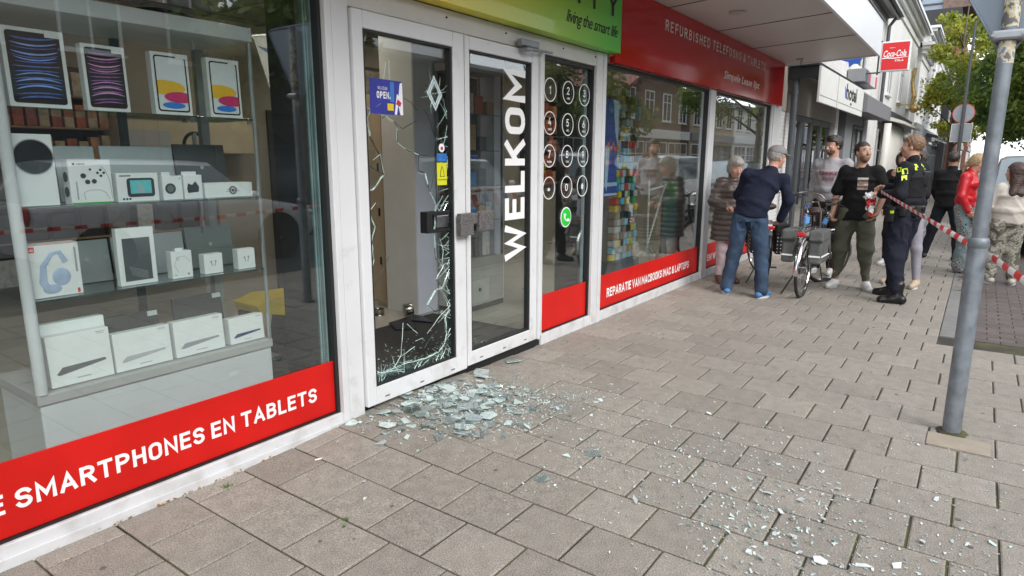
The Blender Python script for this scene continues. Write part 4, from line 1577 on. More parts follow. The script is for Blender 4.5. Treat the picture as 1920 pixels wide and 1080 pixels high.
MB().box((7.30, .80, .30), (7.96, .98, 2.6)).build('core', mat('column_core', (.22, .18, .13), .6, var=.2), o)
pc = [(.02, .15, .42), (.5, .06, .03), (.55, .42, .03), (.05, .35, .12), (.30, .50, .60), (.02, .02, .02), (.45, .45, .42), (.28, .20, .13), (.6, .22, .05), (.12, .45, .65)]
PC = [mat('pixel_%d' % i, c, .5, var=.1) for i, c in enumerate(pc)]
rp = random.Random(5)
for i in range(7):
    for j in range(26):
        z = .31 + j * .088
        if rp.random() < .22:
            continue
        pal = [0, 1, 2, 3, 4, 5, 6, 8, 9] if .95 < z < 1.8 else [7, 7, 5, 6, 6, 4, 2]
        b = MB().box((7.305 + i * .094, .70 + rp.uniform(0, .04), z), (7.305 + i * .094 + .085, .798, z + .080), .002)
        tag(b.build('packet', PC[rp.choice(pal)]), 'coloured packet hanging on the tall display column', 'packet', 'packets on the display column')
o = thing('display_screen', 'tall standing screen with a green picture behind the wide right window', 'screen', (9.06, .5, .05))
MB().box((9.06, .18, .2), (9.12, .84, 1.32), .01).build('frame', BLACK, o)
m, t, p = node_mat('screen_green')
tc = t.nodes.new('ShaderNodeTexCoord')
nz = t.nodes.new('ShaderNodeTexNoise')
nz.inputs['Scale'].default_value = 3
cr = t.nodes.new('ShaderNodeValToRGB')
cr.color_ramp.elements[0].position = .35
cr.color_ramp.elements[0].color = (.005, .05, .06, 1)
cr.color_ramp.elements[1].position = .6
cr.color_ramp.elements[1].color = (.02, .09, .02, 1)
t.links.new(tc.outputs['Object'], nz.inputs['Vector'])
t.links.new(nz.outputs['Fac'], cr.inputs[0])
t.links.new(cr.outputs[0], p.inputs['Base Color'])
t.links.new(cr.outputs[0], p.inputs['Emission Color'])
p.inputs['Emission Strength'].default_value = .3
p.inputs['Roughness'].default_value = .2
MB().box((9.05, .22, .25), (9.0595, .80, 1.27)).build('screen', m, o)
MB().box((8.95, .3, .046), (9.25, .75, .07)).box((9.08, .48, .07), (9.11, .54, .2)).build('foot', BLACK, o)
o = thing('folding_trestle', 'white folding trestle with crossed legs inside the wide right window', 'trestle', (8.35, .6, .05))
for k, (pa, pb) in enumerate((((8.05, .6, 1.30), (8.07, .6, .30)), ((8.62, .62, 1.20), (8.02, .62, .30)), ((8.05, .64, .50), (8.60, .64, .15)), ((8.10, .6, 1.18), (8.62, .6, 1.22)))):
    MB().tube([pa, pb], .013, 8).build('bar', WHITE, o)

# ceiling lamps of the shop, some added only to brighten the interior
LAMP = mat('lamp_glow', (1., .90, .76), .5, emit=14., var=0)
for i, (x, y, lab) in enumerate(((8.6, 1.15, 'warm lamp glowing above the packet column'), (9.9, 2.3, 'warm ceiling lamp deeper in behind the right windows'), (6.4, 2.6, 'warm ceiling lamp above the middle of the shop'), (10.4, 1.2, 'warm ceiling lamp near the far end of the shop'), (2.9, 1.5, 'added warm ceiling lamp brightening the space inside the broken door'), (4.2, 2.4, 'added warm ceiling lamp brightening the room before the inner doorway'))):
    o = thing('ceiling_lamp', lab, 'lamp', (x, y, 2.97))
    MB().box((x - .32, y - .12, 2.935), (x + .32, y + .12, 2.9715), .004).build('housing', WHITE, o)
    MB().box((x - .29, y - .09, 2.925), (x + .29, y + .09, 2.9345)).build('diffuser', LAMP, o)
# glittering splinters on the mat
b = MB()
rs_ = random.Random(11)
for i in range(420):
    x, y = rs_.uniform(2.62, 4.2), .17 + abs(rs_.gauss(0, .35))
    if y > 1.1:
        continue
    s_ = rs_.uniform(.003, .012) * (1.8 if y < .3 else 1)
    a = rs_.uniform(0, 6.3)
    z = .0585
    tl = rs_.uniform(0, .5)
    q = [(x + s_ * math.cos(a + k * 2.1) * rs_.uniform(.5, 1.3), y + s_ * math.sin(a + k * 2.1) * rs_.uniform(.5, 1.3), z + (s_ * tl if k == 1 else 0)) for k in range(3)]
    b.add(q + [(p_[0], p_[1], p_[2] + .002) for p_ in q], [(0, 2, 1), (3, 4, 5), (0, 1, 4, 3), (1, 2, 5, 4), (2, 0, 3, 5)])
tag(b.build('glass_splinters', EDGE), 'fine glass splinters spread over the entrance mat', 'glass splinters', kind='stuff')
# ------------------------------------------------------------------ street: neighbours, opposite side, trees, vehicles
BRICKW = None


def brick_mat(name, ca, cb, mortar, scale=1., bump=.3):
    m, t, p = node_mat(name)
    tc = t.nodes.new('ShaderNodeTexCoord')
    sp = t.nodes.new('ShaderNodeSeparateXYZ')
    ad = t.nodes.new('ShaderNodeMath')
    ad.operation = 'ADD'
    cb_ = t.nodes.new('ShaderNodeCombineXYZ')
    br = t.nodes.new('ShaderNodeTexBrick')
    br.inputs['Scale'].default_value = 4.6 * scale
    br.inputs['Color1'].default_value = (*ca, 1)
    br.inputs['Color2'].default_value = (*cb, 1)
    br.inputs['Mortar'].default_value = (*mortar, 1)
    br.inputs['Mortar Size'].default_value = .02
    br.inputs['Brick Width'].default_value = 1.0
    br.inputs['Row Height'].default_value = .3
    t.links.new(tc.outputs['Object'], sp.inputs[0])
    t.links.new(sp.outputs[0], ad.inputs[0])
    t.links.new(sp.outputs[1], ad.inputs[1])
    t.links.new(ad.outputs[0], cb_.inputs[0])
    t.links.new(sp.outputs[2], cb_.inputs[1])
    t.links.new(cb_.outputs[0], br.inputs['Vector'])
    n = t.nodes.new('ShaderNodeTexNoise')
    n.inputs['Scale'].default_value = .8
    n.inputs['Detail'].default_value = 6
    t.links.new(tc.outputs['Object'], n.inputs['Vector'])
    mr = t.nodes.new('ShaderNodeMapRange')
    mr.inputs['From Min'].default_value = .3
    mr.inputs['From Max'].default_value = .7
    mr.inputs['To Min'].default_value = .82
    mr.inputs['To Max'].default_value = 1.1
    t.links.new(n.outputs['Fac'], mr.inputs['Value'])
    v = t.nodes.new('ShaderNodeVectorMath')
    v.operation = 'SCALE'
    t.links.new(br.outputs['Color'], v.inputs[0])
    t.links.new(mr.outputs[0], v.inputs['Scale'])
    t.links.new(v.outputs[0], p.inputs['Base Color'])
    p.inputs['Roughness'].default_value = .8
    b = t.nodes.new('ShaderNodeBump')
    b.inputs['Strength'].default_value = bump
    b.inputs['Distance'].default_value = .01
    b.invert = True
    t.links.new(br.outputs['Fac'], b.inputs['Height'])
    t.links.new(b.outputs[0], p.inputs['Normal'])
    return m


WBRICK = brick_mat('white_painted_brick', (.62, .61, .59), (.68, .67, .65), (.50, .49, .47))
RBRICK = brick_mat('red_brick', (.20, .075, .045), (.27, .11, .07), (.20, .17, .15))
DBRICK = brick_mat('dark_brick', (.10, .055, .042), (.15, .085, .065), (.10, .09, .085))
YBRICK = brick_mat('buff_brick', (.40, .31, .20), (.46, .37, .25), (.36, .31, .25))
WPLAST = mat('white_plaster', (.66, .655, .64), .8, var=.06, vs=.7)
CREAM = mat('cream_plaster', (.52, .48, .40), .8, var=.06, vs=.7)
TILED = mat('roof_tile_dark', (.035, .037, .042), .6, var=.3, vs=5, bump=.4, bs=9, dist=.03)
TILER = mat('roof_tile_red', (.16, .06, .04), .7, var=.3, vs=5, bump=.4, bs=9, dist=.03)
HPANE = mat('house_window_glass', (.05, .06, .07), .06, spec=.9, var=.3, vs=.6)
TRIM = mat('white_trim', (.70, .70, .69), .5, var=.04)
GREYP = mat('grey_panel', (.22, .23, .24), .5, var=.06)
DGREY = mat('dark_grey_frame', (.06, .065, .07), .4, var=.08)


def hwin(par, x0, x1, z0, z1, y, s, m=None, bars=1, trim=None):
    """window with frame on a wall facing direction s (-1: towards -y)"""
    t = .06
    d = s * .05
    b = MB()
    b.box((x0 - t, y, z0 - t), (x0, y + d, z1 + t))
    b.box((x1, y, z0 - t), (x1 + t, y + d, z1 + t))
    b.box((x0, y, z1), (x1, y + d, z1 + t))
    b.box((x0 - .04 - t, y, z0 - t - .05), (x1 + t + .04, y + d * 2, z0 - t + .001))
    b.box((x0, y, z0 - t + .002), (x1, y + d, z0))
    for i in range(bars):
        xm = x0 + (x1 - x0) * (i + 1) / (bars + 1)
        b.box((xm - .025, y, z0), (xm + .025, y + d * .8, z1))
    b.box((x0, y, z0 + (z1 - z0) * .68), (x1, y + d * .7, z0 + (z1 - z0) * .68 + .045))
    w_ = b.build('window', trim or TRIM, par)
    MB().box((x0, y, z0), (x1, y + d * .3, z1)).build('pane', m or HPANE, w_)
    return w_


def house(label, x0, x1, y, s, h, wall, roof=None, rows=((.0, 0),), cornice=None, dep=8, gable=False, shopf=True, rh=2.4, trim=None, nwin=3, group=None):
    """s=-1: front faces -y (our side); s=+1: front faces +y (opposite side)"""
    o = thing('house', label, 'house', ((x0 + x1) / 2, y, 0), 0, group)
    yb = y - s * dep
    MB().box((x0, y, 0), (x1, yb, h)).build('wall', wall, o)
    if roof:
        b = MB()
        ym = (y + yb) / 2
        if gable:
            xm = (x0 + x1) / 2
            b.prism([(x0, h), (x1, h), (xm, h + rh)], y, yb, 'y')
            rf = b.build('gable', wall, o)
            b = MB()
            b.prism([(x0 - .25, h - .2), (x0 - .25, h - .02), (xm, h + rh + .22), (x1 + .25, h - .02), (x1 + .25, h - .2), (xm, h + rh + .02)], y + s * .2, yb, 'y')
            b.build('roof', roof, o)
        else:
            b.prism([(y + s * .35, h - .02), (ym, h + rh), (yb, h - .02)], x0, x1, 'x')
            rf = b.build('roof', roof, o)
            MB().box((x0, y + s * .28, h - .10), (x1, y + s * .42, h + .02)).build('gutter', DGREY, rf)
    if cornice:
        b = MB()
        for k, (pz, py) in enumerate(((-.55, .06), (-.30, .18), (-.12, .32), (0.02, .45))):
            b.box((x0 - py * .8, y + s * .001, h + pz), (x1 + py * .8, y + s * py, h + pz + (.25, .18, .14, .12)[k] - .002))
        b.build('cornice', cornice, o)
    fl = 1
    z = 3.3
    while z + 1.9 < h + .3:
        for i in range(nwin):
            a = x0 + (x1 - x0) * (i + .5) / nwin
            ww = min(.55, (x1 - x0) / nwin * .3)
            hwin(o, a - ww, a + ww, z + .5, z + 1.95, y, s, trim=trim)
        z += 2.9
    if shopf:
        n = max(1, int((x1 - x0) / 3))
        for i in range(n):
            a = x0 + .3 + (x1 - x0 - .3) * i / n
            hwin(o, a, a + (x1 - x0 - .3) / n - .4, .5, 2.5, y, s, bars=2, trim=DGREY if random.random() < .5 else TRIM)
        MB().box((x0 + .1, y, 2.75), (x1 - .1, y + s * .12, 3.25)).build('fascia', random.choice([TRIM, GREYP, DGREY]), o)
    return o


# --- restaurant next door
re_ = thing('restaurant_building', 'white painted brick restaurant with grey glass doors and beige fascia next to the shop', 'restaurant', (17, 0, 0))
MB().box((12.05, .0, 3.21), (24.2, 8, 5.9)).build('upper_wall', WBRICK, re_)
for q in (((17.05, -.02, 0), (17.42, .3, 3.21)), ((22.2, -.02, 0), (24.2, 8, 3.21)), ((12.06, .02, 0), (12.8, .3, 2.41))):
    MB().box(*q).build('wall', WBRICK, re_)
MB().box((12.06, .005, 2.412), (17.04, .3, 3.208)).build('beige_fascia', mat('beige_fascia', (.36, .32, .28), .6, var=.05, vs=1.), re_)
b = MB()
b.box((18.45, -.02, 0), (19.55, .3, 3.2))
b.box((21.4, -.02, 0), (22.19, .3, 3.2))
b.box((19.56, 0, 2.5), (21.39, .3, 3.2))
b.build('grey_pillar', GREYP, re_)
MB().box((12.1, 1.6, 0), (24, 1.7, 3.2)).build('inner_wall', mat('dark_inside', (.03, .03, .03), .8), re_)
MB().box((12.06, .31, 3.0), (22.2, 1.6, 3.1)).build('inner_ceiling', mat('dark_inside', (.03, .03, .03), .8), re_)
for i, x in enumerate((12.85, 13.83, 14.81, 15.79)):
    b = MB()
    b.box((x, .03, .02), (x + .09, .10, 2.40))
    b.box((x + .87, .03, .02), (x + .96, .10, 2.40))
    b.box((x + .09, .03, 2.30), (x + .87, .10, 2.40))
    b.box((x + .09, .03, .02), (x + .87, .10, .16))
    d = b.build('door', DGREY, re_)
    MB().box((x + .09, .06, .16), (x + .87, .068, 2.30)).build('pane', pane_mat('restaurant_pane', f0=.07, boost=2.2, tint=(.4, .45, .43)), d)
hwin(re_, 19.7, 21.3, .6, 2.4, 0.02, -1, bars=1, trim=DGREY)
hwin(re_, 19.2, 20.6, 3.95, 5.3, 0, -1, bars=1)
hwin(re_, 14.0, 15.2, 3.95, 5.3, 0, -1, bars=1)
b = MB().prism([(-.45, 5.88), (4, 8.6), (8, 5.88)], 12.05, 24.2, 'x')
rf = b.build('roof', TILED, re_)
MB().box((12.0, -.34, 5.82), (24.25, -.22, 5.92)).build('gutter', DGREY, re_)
b = MB()
b.tube([(23.9, -.1, 3.3), (23.9, -.1, 5.6), (23.9, -.25, 5.82)], .05, 8)
b.build('rain_pipe', DGREY, re_)
# awning box
aw = MB()
aw.prism([(-.02, 2.72), (-.62, 2.66), (-.62, 3.02), (-.02, 3.42)], 17.3, 21.9, 'x')
aw = tag(aw.build('awning', mat('awning_grey', (.17, .17, .18), .7, var=.06)), 'slanted grey awning box on the restaurant front beyond the sign boards', 'awning')
BAN = mat('banner_white', (.60, .60, .57), .6, var=.04)
MB().box((12.3, -.5, 3.15), (17.25, -.02, 3.20)).box((12.36, -.49, 2.95), (12.40, -.02, 3.15)).build('sign_rail', BLACK, re_)
for x0, x1, lab, txt in ((12.38, 14.0, 'plain white hanging sign board nearest to the downpipe', None), (14.09, 17.22, 'white hanging sign board with blurred black word beside the awning', 'hotel')):
    o = tag(MB().box((x0, -.53, 2.55), (x1, -.49, 3.14), .004).build('sign_board', BAN), lab, 'sign')
    MB().box((x0 + .03, -.533, 2.66), (x1 - .03, -.5305, 2.672)).build('line', GREYP, o)
    if txt:
        t_ = text('hotel', fit=(1.3, .30), bold=.03)
        t_.xf(T(14.95, -.532, 2.78)).build('lettering', LETTERBLK, o, recalc=False)
        MB().prism([(14.75, 3.02), (14.85, 2.80), (15.1, 2.78), (14.95, 2.95)], -.5335, -.5305).build('emblem', mat('emblem_blue', (.1, .12, .3), .5), o)
        MB().disc((15.6, -.5305, 2.72), .03, 12, sx=3).build('dot', LETTERBLK, o)
# small round lamp under the rail
tag(MB().lathe([(.03, 0), (.03, .03)], (12.9, -.02, 2.98), 12, 'Y').build('wall_lamp', BLACK), 'small round black fitting on the beige panel by the downpipe', 'lamp')
# blue hanging sign
b = MB()
b.add([(15, y_, z_) for y_, z_ in ((-.34, 3.62), (-.38, 3.54), (-.50, 3.50), (-.52, 3.40), (-.60, 3.46), (-.68, 3.45), (-.76, 3.58), (-.78, 3.9), (-.34, 3.9))] + [(15.03, y_, z_) for y_, z_ in ((-.34, 3.62), (-.38, 3.54), (-.50, 3.50), (-.52, 3.40), (-.60, 3.46), (-.68, 3.45), (-.76, 3.58), (-.78, 3.9), (-.34, 3.9))],
      [tuple(range(9)), tuple(range(9, 18))[::-1]] + [(i, (i + 1) % 9, 9 + (i + 1) % 9, 9 + i) for i in range(9)])
b.mat(1)
b.cyl((15.01, -.0, 3.88), (15.01, -.85, 3.88), .012)
tag(b.build('hanging_sign', [mat('sign_blue', (.01, .07, .38), .5), BLACK]), 'blue shield shaped sign hanging just under the canopy edge', 'sign')
# red-white light box above the awning
o = thing('light_box', 'grey light box with pink and white face above the awning', 'light box', (18.5, -.3, 3.4))
MB().box((18.0, -.40, 3.42), (18.7, -.02, 3.72), .01).build('case', GREYP, o)
MB().box((18.702, -.39, 3.42), (20.2, -.02, 3.70), .01).build('case', mat('box_white', (.6, .6, .6), .5), o)
b = MB()
b.box((18.75, -.40, 3.42), (19.0, -.3905, 3.70))
b.box((19.9, -.40, 3.42), (20.15, -.3905, 3.70))
b.build('stripe', mat('stripe_pink', (.55, .10, .16), .5), o)

# drink sign
dk = thing('drink_sign', 'square red illuminated drink sign with white script on a bracket', 'sign', (18, -.98, 3.6))
MB().box((18.02, -1.285, 3.61), (18.16, -.685, 4.28), .02).build('case', TRIM, dk)
MB().box((18.008, -1.255, 3.645), (18.019, -.715, 4.245)).build('face', mat('drink_red', (.60, .012, .015), .4, var=.04), dk)
Mdk = T(18.004, 0, 0) @ RZ(-PI / 2)        # text x -> -y, faces -x
b = MB()
t_ = text('Coca-Cola', fit=(.46, .145), shear=.35, bold=.015)
b.merge(t_.xf(T(.745, 0, 3.93)))
b.tube([(.72, 0, 3.90), (.82, 0, 3.912), (.95, 0, 3.895), (1.08, 0, 3.90), (1.24, 0, 3.915)], [.008, .013, .010, .009, .004], 6)
t_ = caps('COLA', (.17, .045), t=.2)
b.merge(t_.xf(T(.99, 0, 3.82)))
t_ = caps('DRINK', (.11, .02), t=.15)
b.merge(t_.xf(T(.86, 0, 4.12)))
b.v = [(x, y * .1, z) for x, y, z in b.v]
b.xf(Mdk).build('lettering', LETTER, dk, recalc=False)
b = MB()
b.tube([(18.09, -.0, 3.60), (18.09, -.70, 3.60)], .018, 8)
b.tube([(18.09, -.0, 4.30), (18.09, -.70, 4.30)], .018, 8)
b.tube([(18.09, -.64, 3.55), (18.09, -.64, 4.62)], .02, 8)
b.build('bracket', DGREY, dk)

# --- further houses on our side
h1 = house('tall white gabled house with heavy cornice beyond the restaurant', 24.3, 35, .0, -1, 7.0, WPLAST, TILED, cornice=TRIM, nwin=3, rh=2.0)
b = MB()
for i in range(14):
    u = i / 13
    b.tube([(24.3 + 4.2 * (u + .0), -.32, 2.72 - .12 * math.sin(u * PI * 4) ** 2), (24.3 + 4.2 * u, -.28, .25)], .11, 6)
tag(b.build('curtain', mat('curtain_white', (.62, .60, .56), .9, var=.05), smooth=True), 'row of white gathered curtains hanging in front of the second white house', 'curtain')
tag(MB().prism([(0, 2.9), (-.75, 2.70), (-.75, 2.78), (0, 3.05)], 24.3, 31, 'x').build('awning', mat('awning_cream', (.55, .53, .48), .8)), 'cream flat awning above the gathered white curtains', 'awning')
GOLD = mat('gold_ornament', (.30, .20, .06), .4, metal=.5, var=.3, vs=12)
b = MB()
b.tube([(29.0, -.5, 3.5), (29.0, -.55, 3.9), (29.0, -.45, 4.4), (29.0, -.5, 4.9)], [.05, .08, .05, .06], 8)
b.sphere((29.0, -.6, 3.45), .16, 10, 6)
b.cyl((29.0, 0, 3.6), (29, -.6, 3.6), .02)
tag(b.build('wall_ornament', GOLD), 'gilded carved ornament bolted to the front of the tall white house', 'ornament')
h2 = house('lower white house with small bay cornice and tiled roof', 35.2, 40, -.15, -1, 6.5, WPLAST, TILED, cornice=TRIM, nwin=2, rh=2.2)
h3 = house('wide white house with moulded cornice beyond the tiled roof', 40.2, 57.5, 0, -1, 8.0, WPLAST, TILED, cornice=TRIM, nwin=5, rh=1.0)
o = house('narrow house clad in black panels with projecting front', 57.7, 61.5, -.45, -1, 8.0, mat('black_panel', (.018, .018, .02), .5), None, nwin=1, shopf=False)
house('red brick house behind the black clad one', 61.7, 80, -.1, -1, 9.2, RBRICK, TILER, nwin=6)
house('pale brick house far along the street', 80.5, 100, -.6, -1, 8.5, YBRICK, TILED, nwin=5)
house('farthest brick house on the shop side of the street', 101, 130, -1.0, -1, 9.5, RBRICK, TILED, nwin=6)
for i, (x, y, z, c, lab) in enumerate(((44, -.7, 3.0, DGREY, 'dark flat shop awning on the wide white house'), (52, -.6, 2.9, GREYP, 'grey shop awning next to the black clad house'))):
    tag(MB().prism([(0, z), (y, z - .2), (y, z - .1), (0, z + .12)], x, x + 5, 'x').build('awning', c), lab, 'awning')
o = thing('shop_flag', 'small blue and white upright flag sign far along the shop fronts', 'flag', (64, -1.2, 3))
MB().box((64, -1.5, 3.0), (64.05, -1.0, 5.0)).build('cloth', mat('flag_pale', (.5, .6, .75), .7), o)
MB().box((63.99, -1.5, 3.0), (64.0, -1.0, 3.5)).build('red_part', mat('print_orange_red', (.70, .04, .02), .5), o)

# --- tall block behind
tb = thing('apartment_block', 'tall apartment block with black cladding and a glazed top floor above the roofs', 'apartment block', (66, 4, 0))
MB().box((62, -.9, 0), (78, 9, 10.2)).build('brick_base', RBRICK, tb)
MB().box((61.9, -.3, 10.21), (78, 9, 12.9)).build('black_cladding', mat('cladding_black', (.022, .023, .028), .5, var=.1), tb)
b = MB().box((62.2, 1.0, 12.91), (78, 9, 19))
b.build('glazed_floor', mat('block_glass', (.20, .25, .32), .15, spec=.9, var=.2, vs=.4), tb)
b = MB()
for y in (2.4, 3.9, 5.4, 6.9):
    b.box((62.1, y, 12.91), (62.19, y + .1, 19))
for z in (13.3, 14.8, 16.3):
    b.box((62.08, 1.0, z), (62.185, 9, z + .1))
b.build('glazing_bars', DGREY, tb)
MB().box((62.0, -1.2, 12.91), (78, .98, 20)).build('brick_corner', mat('corner_brick', (.16, .11, .09), .8, var=.3, vs=3), tb)

# --- opposite side (seen in the window reflections)
OP = -12.5
opp = [(-26, -16, 6.5, DBRICK, TILED, 'dark brick house far left on the opposite side'), (-15.8, -6, 5.0, RBRICK, TILER, 'red brick opposite house behind the camera'),
       (-5.8, 3, 5.2, DBRICK, TILED, 'dark brick opposite house facing the display window'), (3.2, 12, 4.9, DBRICK, TILER, 'dark brick opposite house facing the broken door'),
       (12.2, 30.8, 4.7, DBRICK, TILED, 'long low dark brick opposite house'), (31, 41, 4.9, DBRICK, TILER, 'dark brick opposite house with red tiled gable'), (41.2, 50, 5.2, YBRICK, TILED, 'buff brick opposite house beside the gabled one'),
       (50.2, 60, 5.4, WPLAST, TILED, 'white plastered opposite house mirrored in the right window'), (60.2, 72, 5.6, WPLAST, TILED, 'second white plastered opposite house farther on'), (72.2, 84, 6.0, CREAM, TILED, 'cream opposite house half hidden by trees'), (84.5, 110, 7, RBRICK, TILED, 'long red brick house at the far end opposite')]
for i, (a, c, h, wl, rf, lab) in enumerate(opp):
    house(lab, a, c, OP, 1, h, wl, rf, gable=(i == 5), nwin=4, rh=2.1 if i == 5 else 1.1)


# ------------------------------------------------------------------ trees
def leaf_mat(name, c1, c2):
    m, t, p = node_mat(name)
    n = t.nodes.new('ShaderNodeTexNoise')
    n.inputs['Scale'].default_value = 1.1
    n.inputs['Detail'].default_value = 4
    tc = t.nodes.new('ShaderNodeTexCoord')
    t.links.new(tc.outputs['Object'], n.inputs['Vector'])
    mx = t.nodes.new('ShaderNodeMix')
    mx.data_type = 'RGBA'
    mx.inputs[6].default_value = (*c1, 1)
    mx.inputs[7].default_value = (*c2, 1)
    mr = t.nodes.new('ShaderNodeMapRange')
    mr.inputs['From Min'].default_value = .38
    mr.inputs['From Max'].default_value = .62
    t.links.new(n.outputs['Fac'], mr.inputs['Value'])
    t.links.new(mr.outputs[0], mx.inputs[0])
    t.links.new(mx.outputs[2], p.inputs['Base Color'])
    p.inputs['Roughness'].default_value = .6
    p.inputs['Transmission Weight'].default_value = 0
    tr = t.nodes.new('ShaderNodeBsdfTranslucent')
    ms = t.nodes.new('ShaderNodeMixShader')
    ms.inputs[0].default_value = .35
    t.links.new(mx.outputs[2], tr.inputs[0])
    t.links.new(p.outputs[0], ms.inputs[1])
    t.links.new(tr.outputs[0], ms.inputs[2])
    t.links.new(ms.outputs[0], t.nodes['Material Output'].inputs['Surface'])
    return m


BARK = mat('bark', (.09, .075, .06), .9, var=.3, vs=6, bump=.6, bs=25, dist=.01)
LEAFG = leaf_mat('leaf_green', (.045, .10, .018), (.17, .23, .03))
LEAFY = leaf_mat('leaf_yellow', (.22, .27, .03), (.42, .41, .05))


def tree(label, x, y, h, cr, zc, m, n=5000, size=.11, seed=1, vert=1.0, trunk=.14, spread=1.0):
    rr = random.Random(seed)
    nr = np.random.default_rng(seed)
    o = thing('tree', label, 'tree', (x, y, 0))
    b = MB()
    tops = []
    b.tube([(x, y, -.1), (x + .03, y, h * .25), (x - .04, y + .05, h * .55), (x, y, h * .95)], [trunk, trunk * .85, trunk * .55, .02], 10)
    centers = []
    for i in range(22):
        z0 = h * rr.uniform(.25, .85)
        a = rr.uniform(0, 2 * PI)
        L = cr * rr.uniform(.5, 1.0) * (1.15 - abs(z0 / h - .5))
        p0 = Vector((x, y, z0))
        p1 = p0 + Vector((math.cos(a) * L * .5, math.sin(a) * L * .5, L * .35 * vert))
        p2 = p0 + Vector((math.cos(a) * L, math.sin(a) * L, L * .6 * vert))
        b.tube([p0, p1, p2], [trunk * .35, trunk * .2, .012], 6)
        centers += [(p1.lerp(p2, u), cr * rr.uniform(.18, .34)) for u in (.3, .75, 1.05)]
        for j in range(2):
            q = p1.lerp(p2, rr.random())
            a2 = rr.uniform(0, 2 * PI)
            q2 = q + Vector((math.cos(a2), math.sin(a2), rr.uniform(.2, .9))) * cr * .35
            b.tube([q, q2], [.02, .006], 5)
            centers.append((q2, cr * rr.uniform(.12, .25)))
    b.build('trunk', BARK, o, smooth=True)
    N = n
    ci = nr.integers(0, len(centers), N)
    C0 = np.array([list(c[0]) for c in centers])[ci]
    R0 = np.array([c[1] for c in centers])[ci]
    d = nr.normal(size=(N, 3))
    d /= np.linalg.norm(d, axis=1)[:, None]
    P = C0 + d * (R0 * nr.uniform(.35, 1.05, N))[:, None] * spread
    P[:, 2] = np.maximum(P[:, 2], 1.7)
    u = nr.normal(size=(N, 3))
    u /= np.linalg.norm(u, axis=1)[:, None]
    v = np.cross(u, nr.normal(size=(N, 3)))
    v /= np.linalg.norm(v, axis=1)[:, None]
    s_ = (size * nr.uniform(.6, 1.4, N))[:, None]
    V = np.stack([P - u * s_, P - v * s_ * .5, P + u * s_, P + v * s_ * .5], 1).reshape(-1, 3)
    me = bpy.data.meshes.new('crown')
    loc = Vector(o.location)
    V = V - np.array(loc)
    me.from_pydata(V.tolist(), [], [(4 * i, 4 * i + 1, 4 * i + 2, 4 * i + 3) for i in range(N)])
    me.materials.append(m)
    c = bpy.data.objects.new('crown', me)
    C.objects.link(c)
    c.parent = o
    return o


tree('slim yellowing street tree with loose airy crown beside the road sign', 33, -1.75, 8.0, 1.25, 5, LEAFY, 7000, .080, 3, 1.5, .10)
tree('big green tree with dark low branches behind the grey pole', 29, -4.9, 7.0, 2.9, 4, LEAFG, 30000, .085, 5, 1.0, .17)
tree('second green street tree farther behind the white car', 41, -5.2, 8.6, 3.6, 5, LEAFG, 18000, .12, 8, 1.0, .18)
tree('distant round tree at the end of the road', 60, -7.5, 9.5, 4.2, 5, LEAFG, 9000, .22, 9, 1.0, .2)
tree('far tree in the middle distance of the street', 78, -3.4, 9, 4.0, 5, LEAFG, 6000, .26, 12, 1.0, .2)
tree('tree on the opposite pavement mirrored in the last window', 24, -9.9, 7.0, 2.8, 4, LEAFG, 8000, .14, 14, 1.0, .16)
tree('tree on the opposite pavement near the gabled house', 10, -10.4, 6.6, 2.3, 4, LEAFG, 5000, .14, 17, 1.0, .15)
tree('tree standing opposite to the left of the camera', -6, -10.6, 7.2, 2.6, 4, LEAFG, 5000, .16, 21, 1.0, .15)

# lamp post with the two signs seen from behind
sp = thing('sign_post', 'dark slender lamp post carrying a round and a square sign seen from behind', 'sign post', (25, -2.26, 0))
MB().tube([(25, -2.26, 0), (25, -2.26, 1.2)], .07, 12).build('base', DGREY, sp, smooth=40)
MB().tube([(25, -2.26, 1.2), (25, -2.26, 5.7)], [.055, .035], 12).build('pole', DGREY, sp, smooth=40)
b = MB()
b.lathe([(.285, 0), (.285, .012)], (25.06, -2.26, 3.0), 36, 'X')
s1 = b.build('round_sign', mat('sign_back_grey', (.28, .30, .32), .5, metal=.3, var=.08), sp)
b = MB()
pts = [(25.066, -2.26 + .285 * math.cos(2 * PI * k / 36), 3.0 + .285 * math.sin(2 * PI * k / 36)) for k in range(36)]
b.tube(pts, .012, 6, closed=True)
b.build('red_rim', mat('rim_red', (.5, .05, .04), .5), s1)
b = MB().box((25.06, -2.53, 2.14), (25.072, -1.99, 2.68), .005)
s2 = b.build('square_sign', MATS['sign_back_grey'], sp)
b = MB()
b.tube([(25.066, -2.53, 2.14), (25.066, -1.99, 2.14), (25.066, -1.99, 2.68), (25.066, -2.53, 2.68)], .012, 6, closed=True)
b.build('rim', TRIM, s2)

# near pole with the triangular sign seen from behind
gp = thing('sign_pole', 'near grey steel pole with collar and triangular road sign seen from behind', 'sign pole', (4.43, -2.97, 0))
POLE = mat('pole_grey', (.19, .215, .24), .5, metal=.3, var=.28, vs=11, bump=.35, bs=30, detail=9)
px_, py_ = 4.43, -2.972
b = MB()
b.tube([(px_, py_, -.02), (px_, py_, 1.13), (px_, py_, 1.155)], [.0475, .0475, .041], 28)
lo = b.build('lower_tube', POLE, gp, smooth=40)
b = MB()
b.tube([(px_, py_, 1.15), (px_, py_, 2.9)], [.037, .037], 28)
up_ = b.build('upper_tube', POLE, gp, smooth=40)
MB().tube([(px_, py_, 1.10), (px_, py_, 1.108), (px_, py_, 1.145), (px_, py_, 1.156)], [.048, .0515, .0515, .043], 28).build('collar', POLE, gp, smooth=40)
m, t, p = node_mat('pole_stickers')
tc = t.nodes.new('ShaderNodeTexCoord')
nz = t.nodes.new('ShaderNodeTexNoise')
nz.inputs['Scale'].default_value = 22
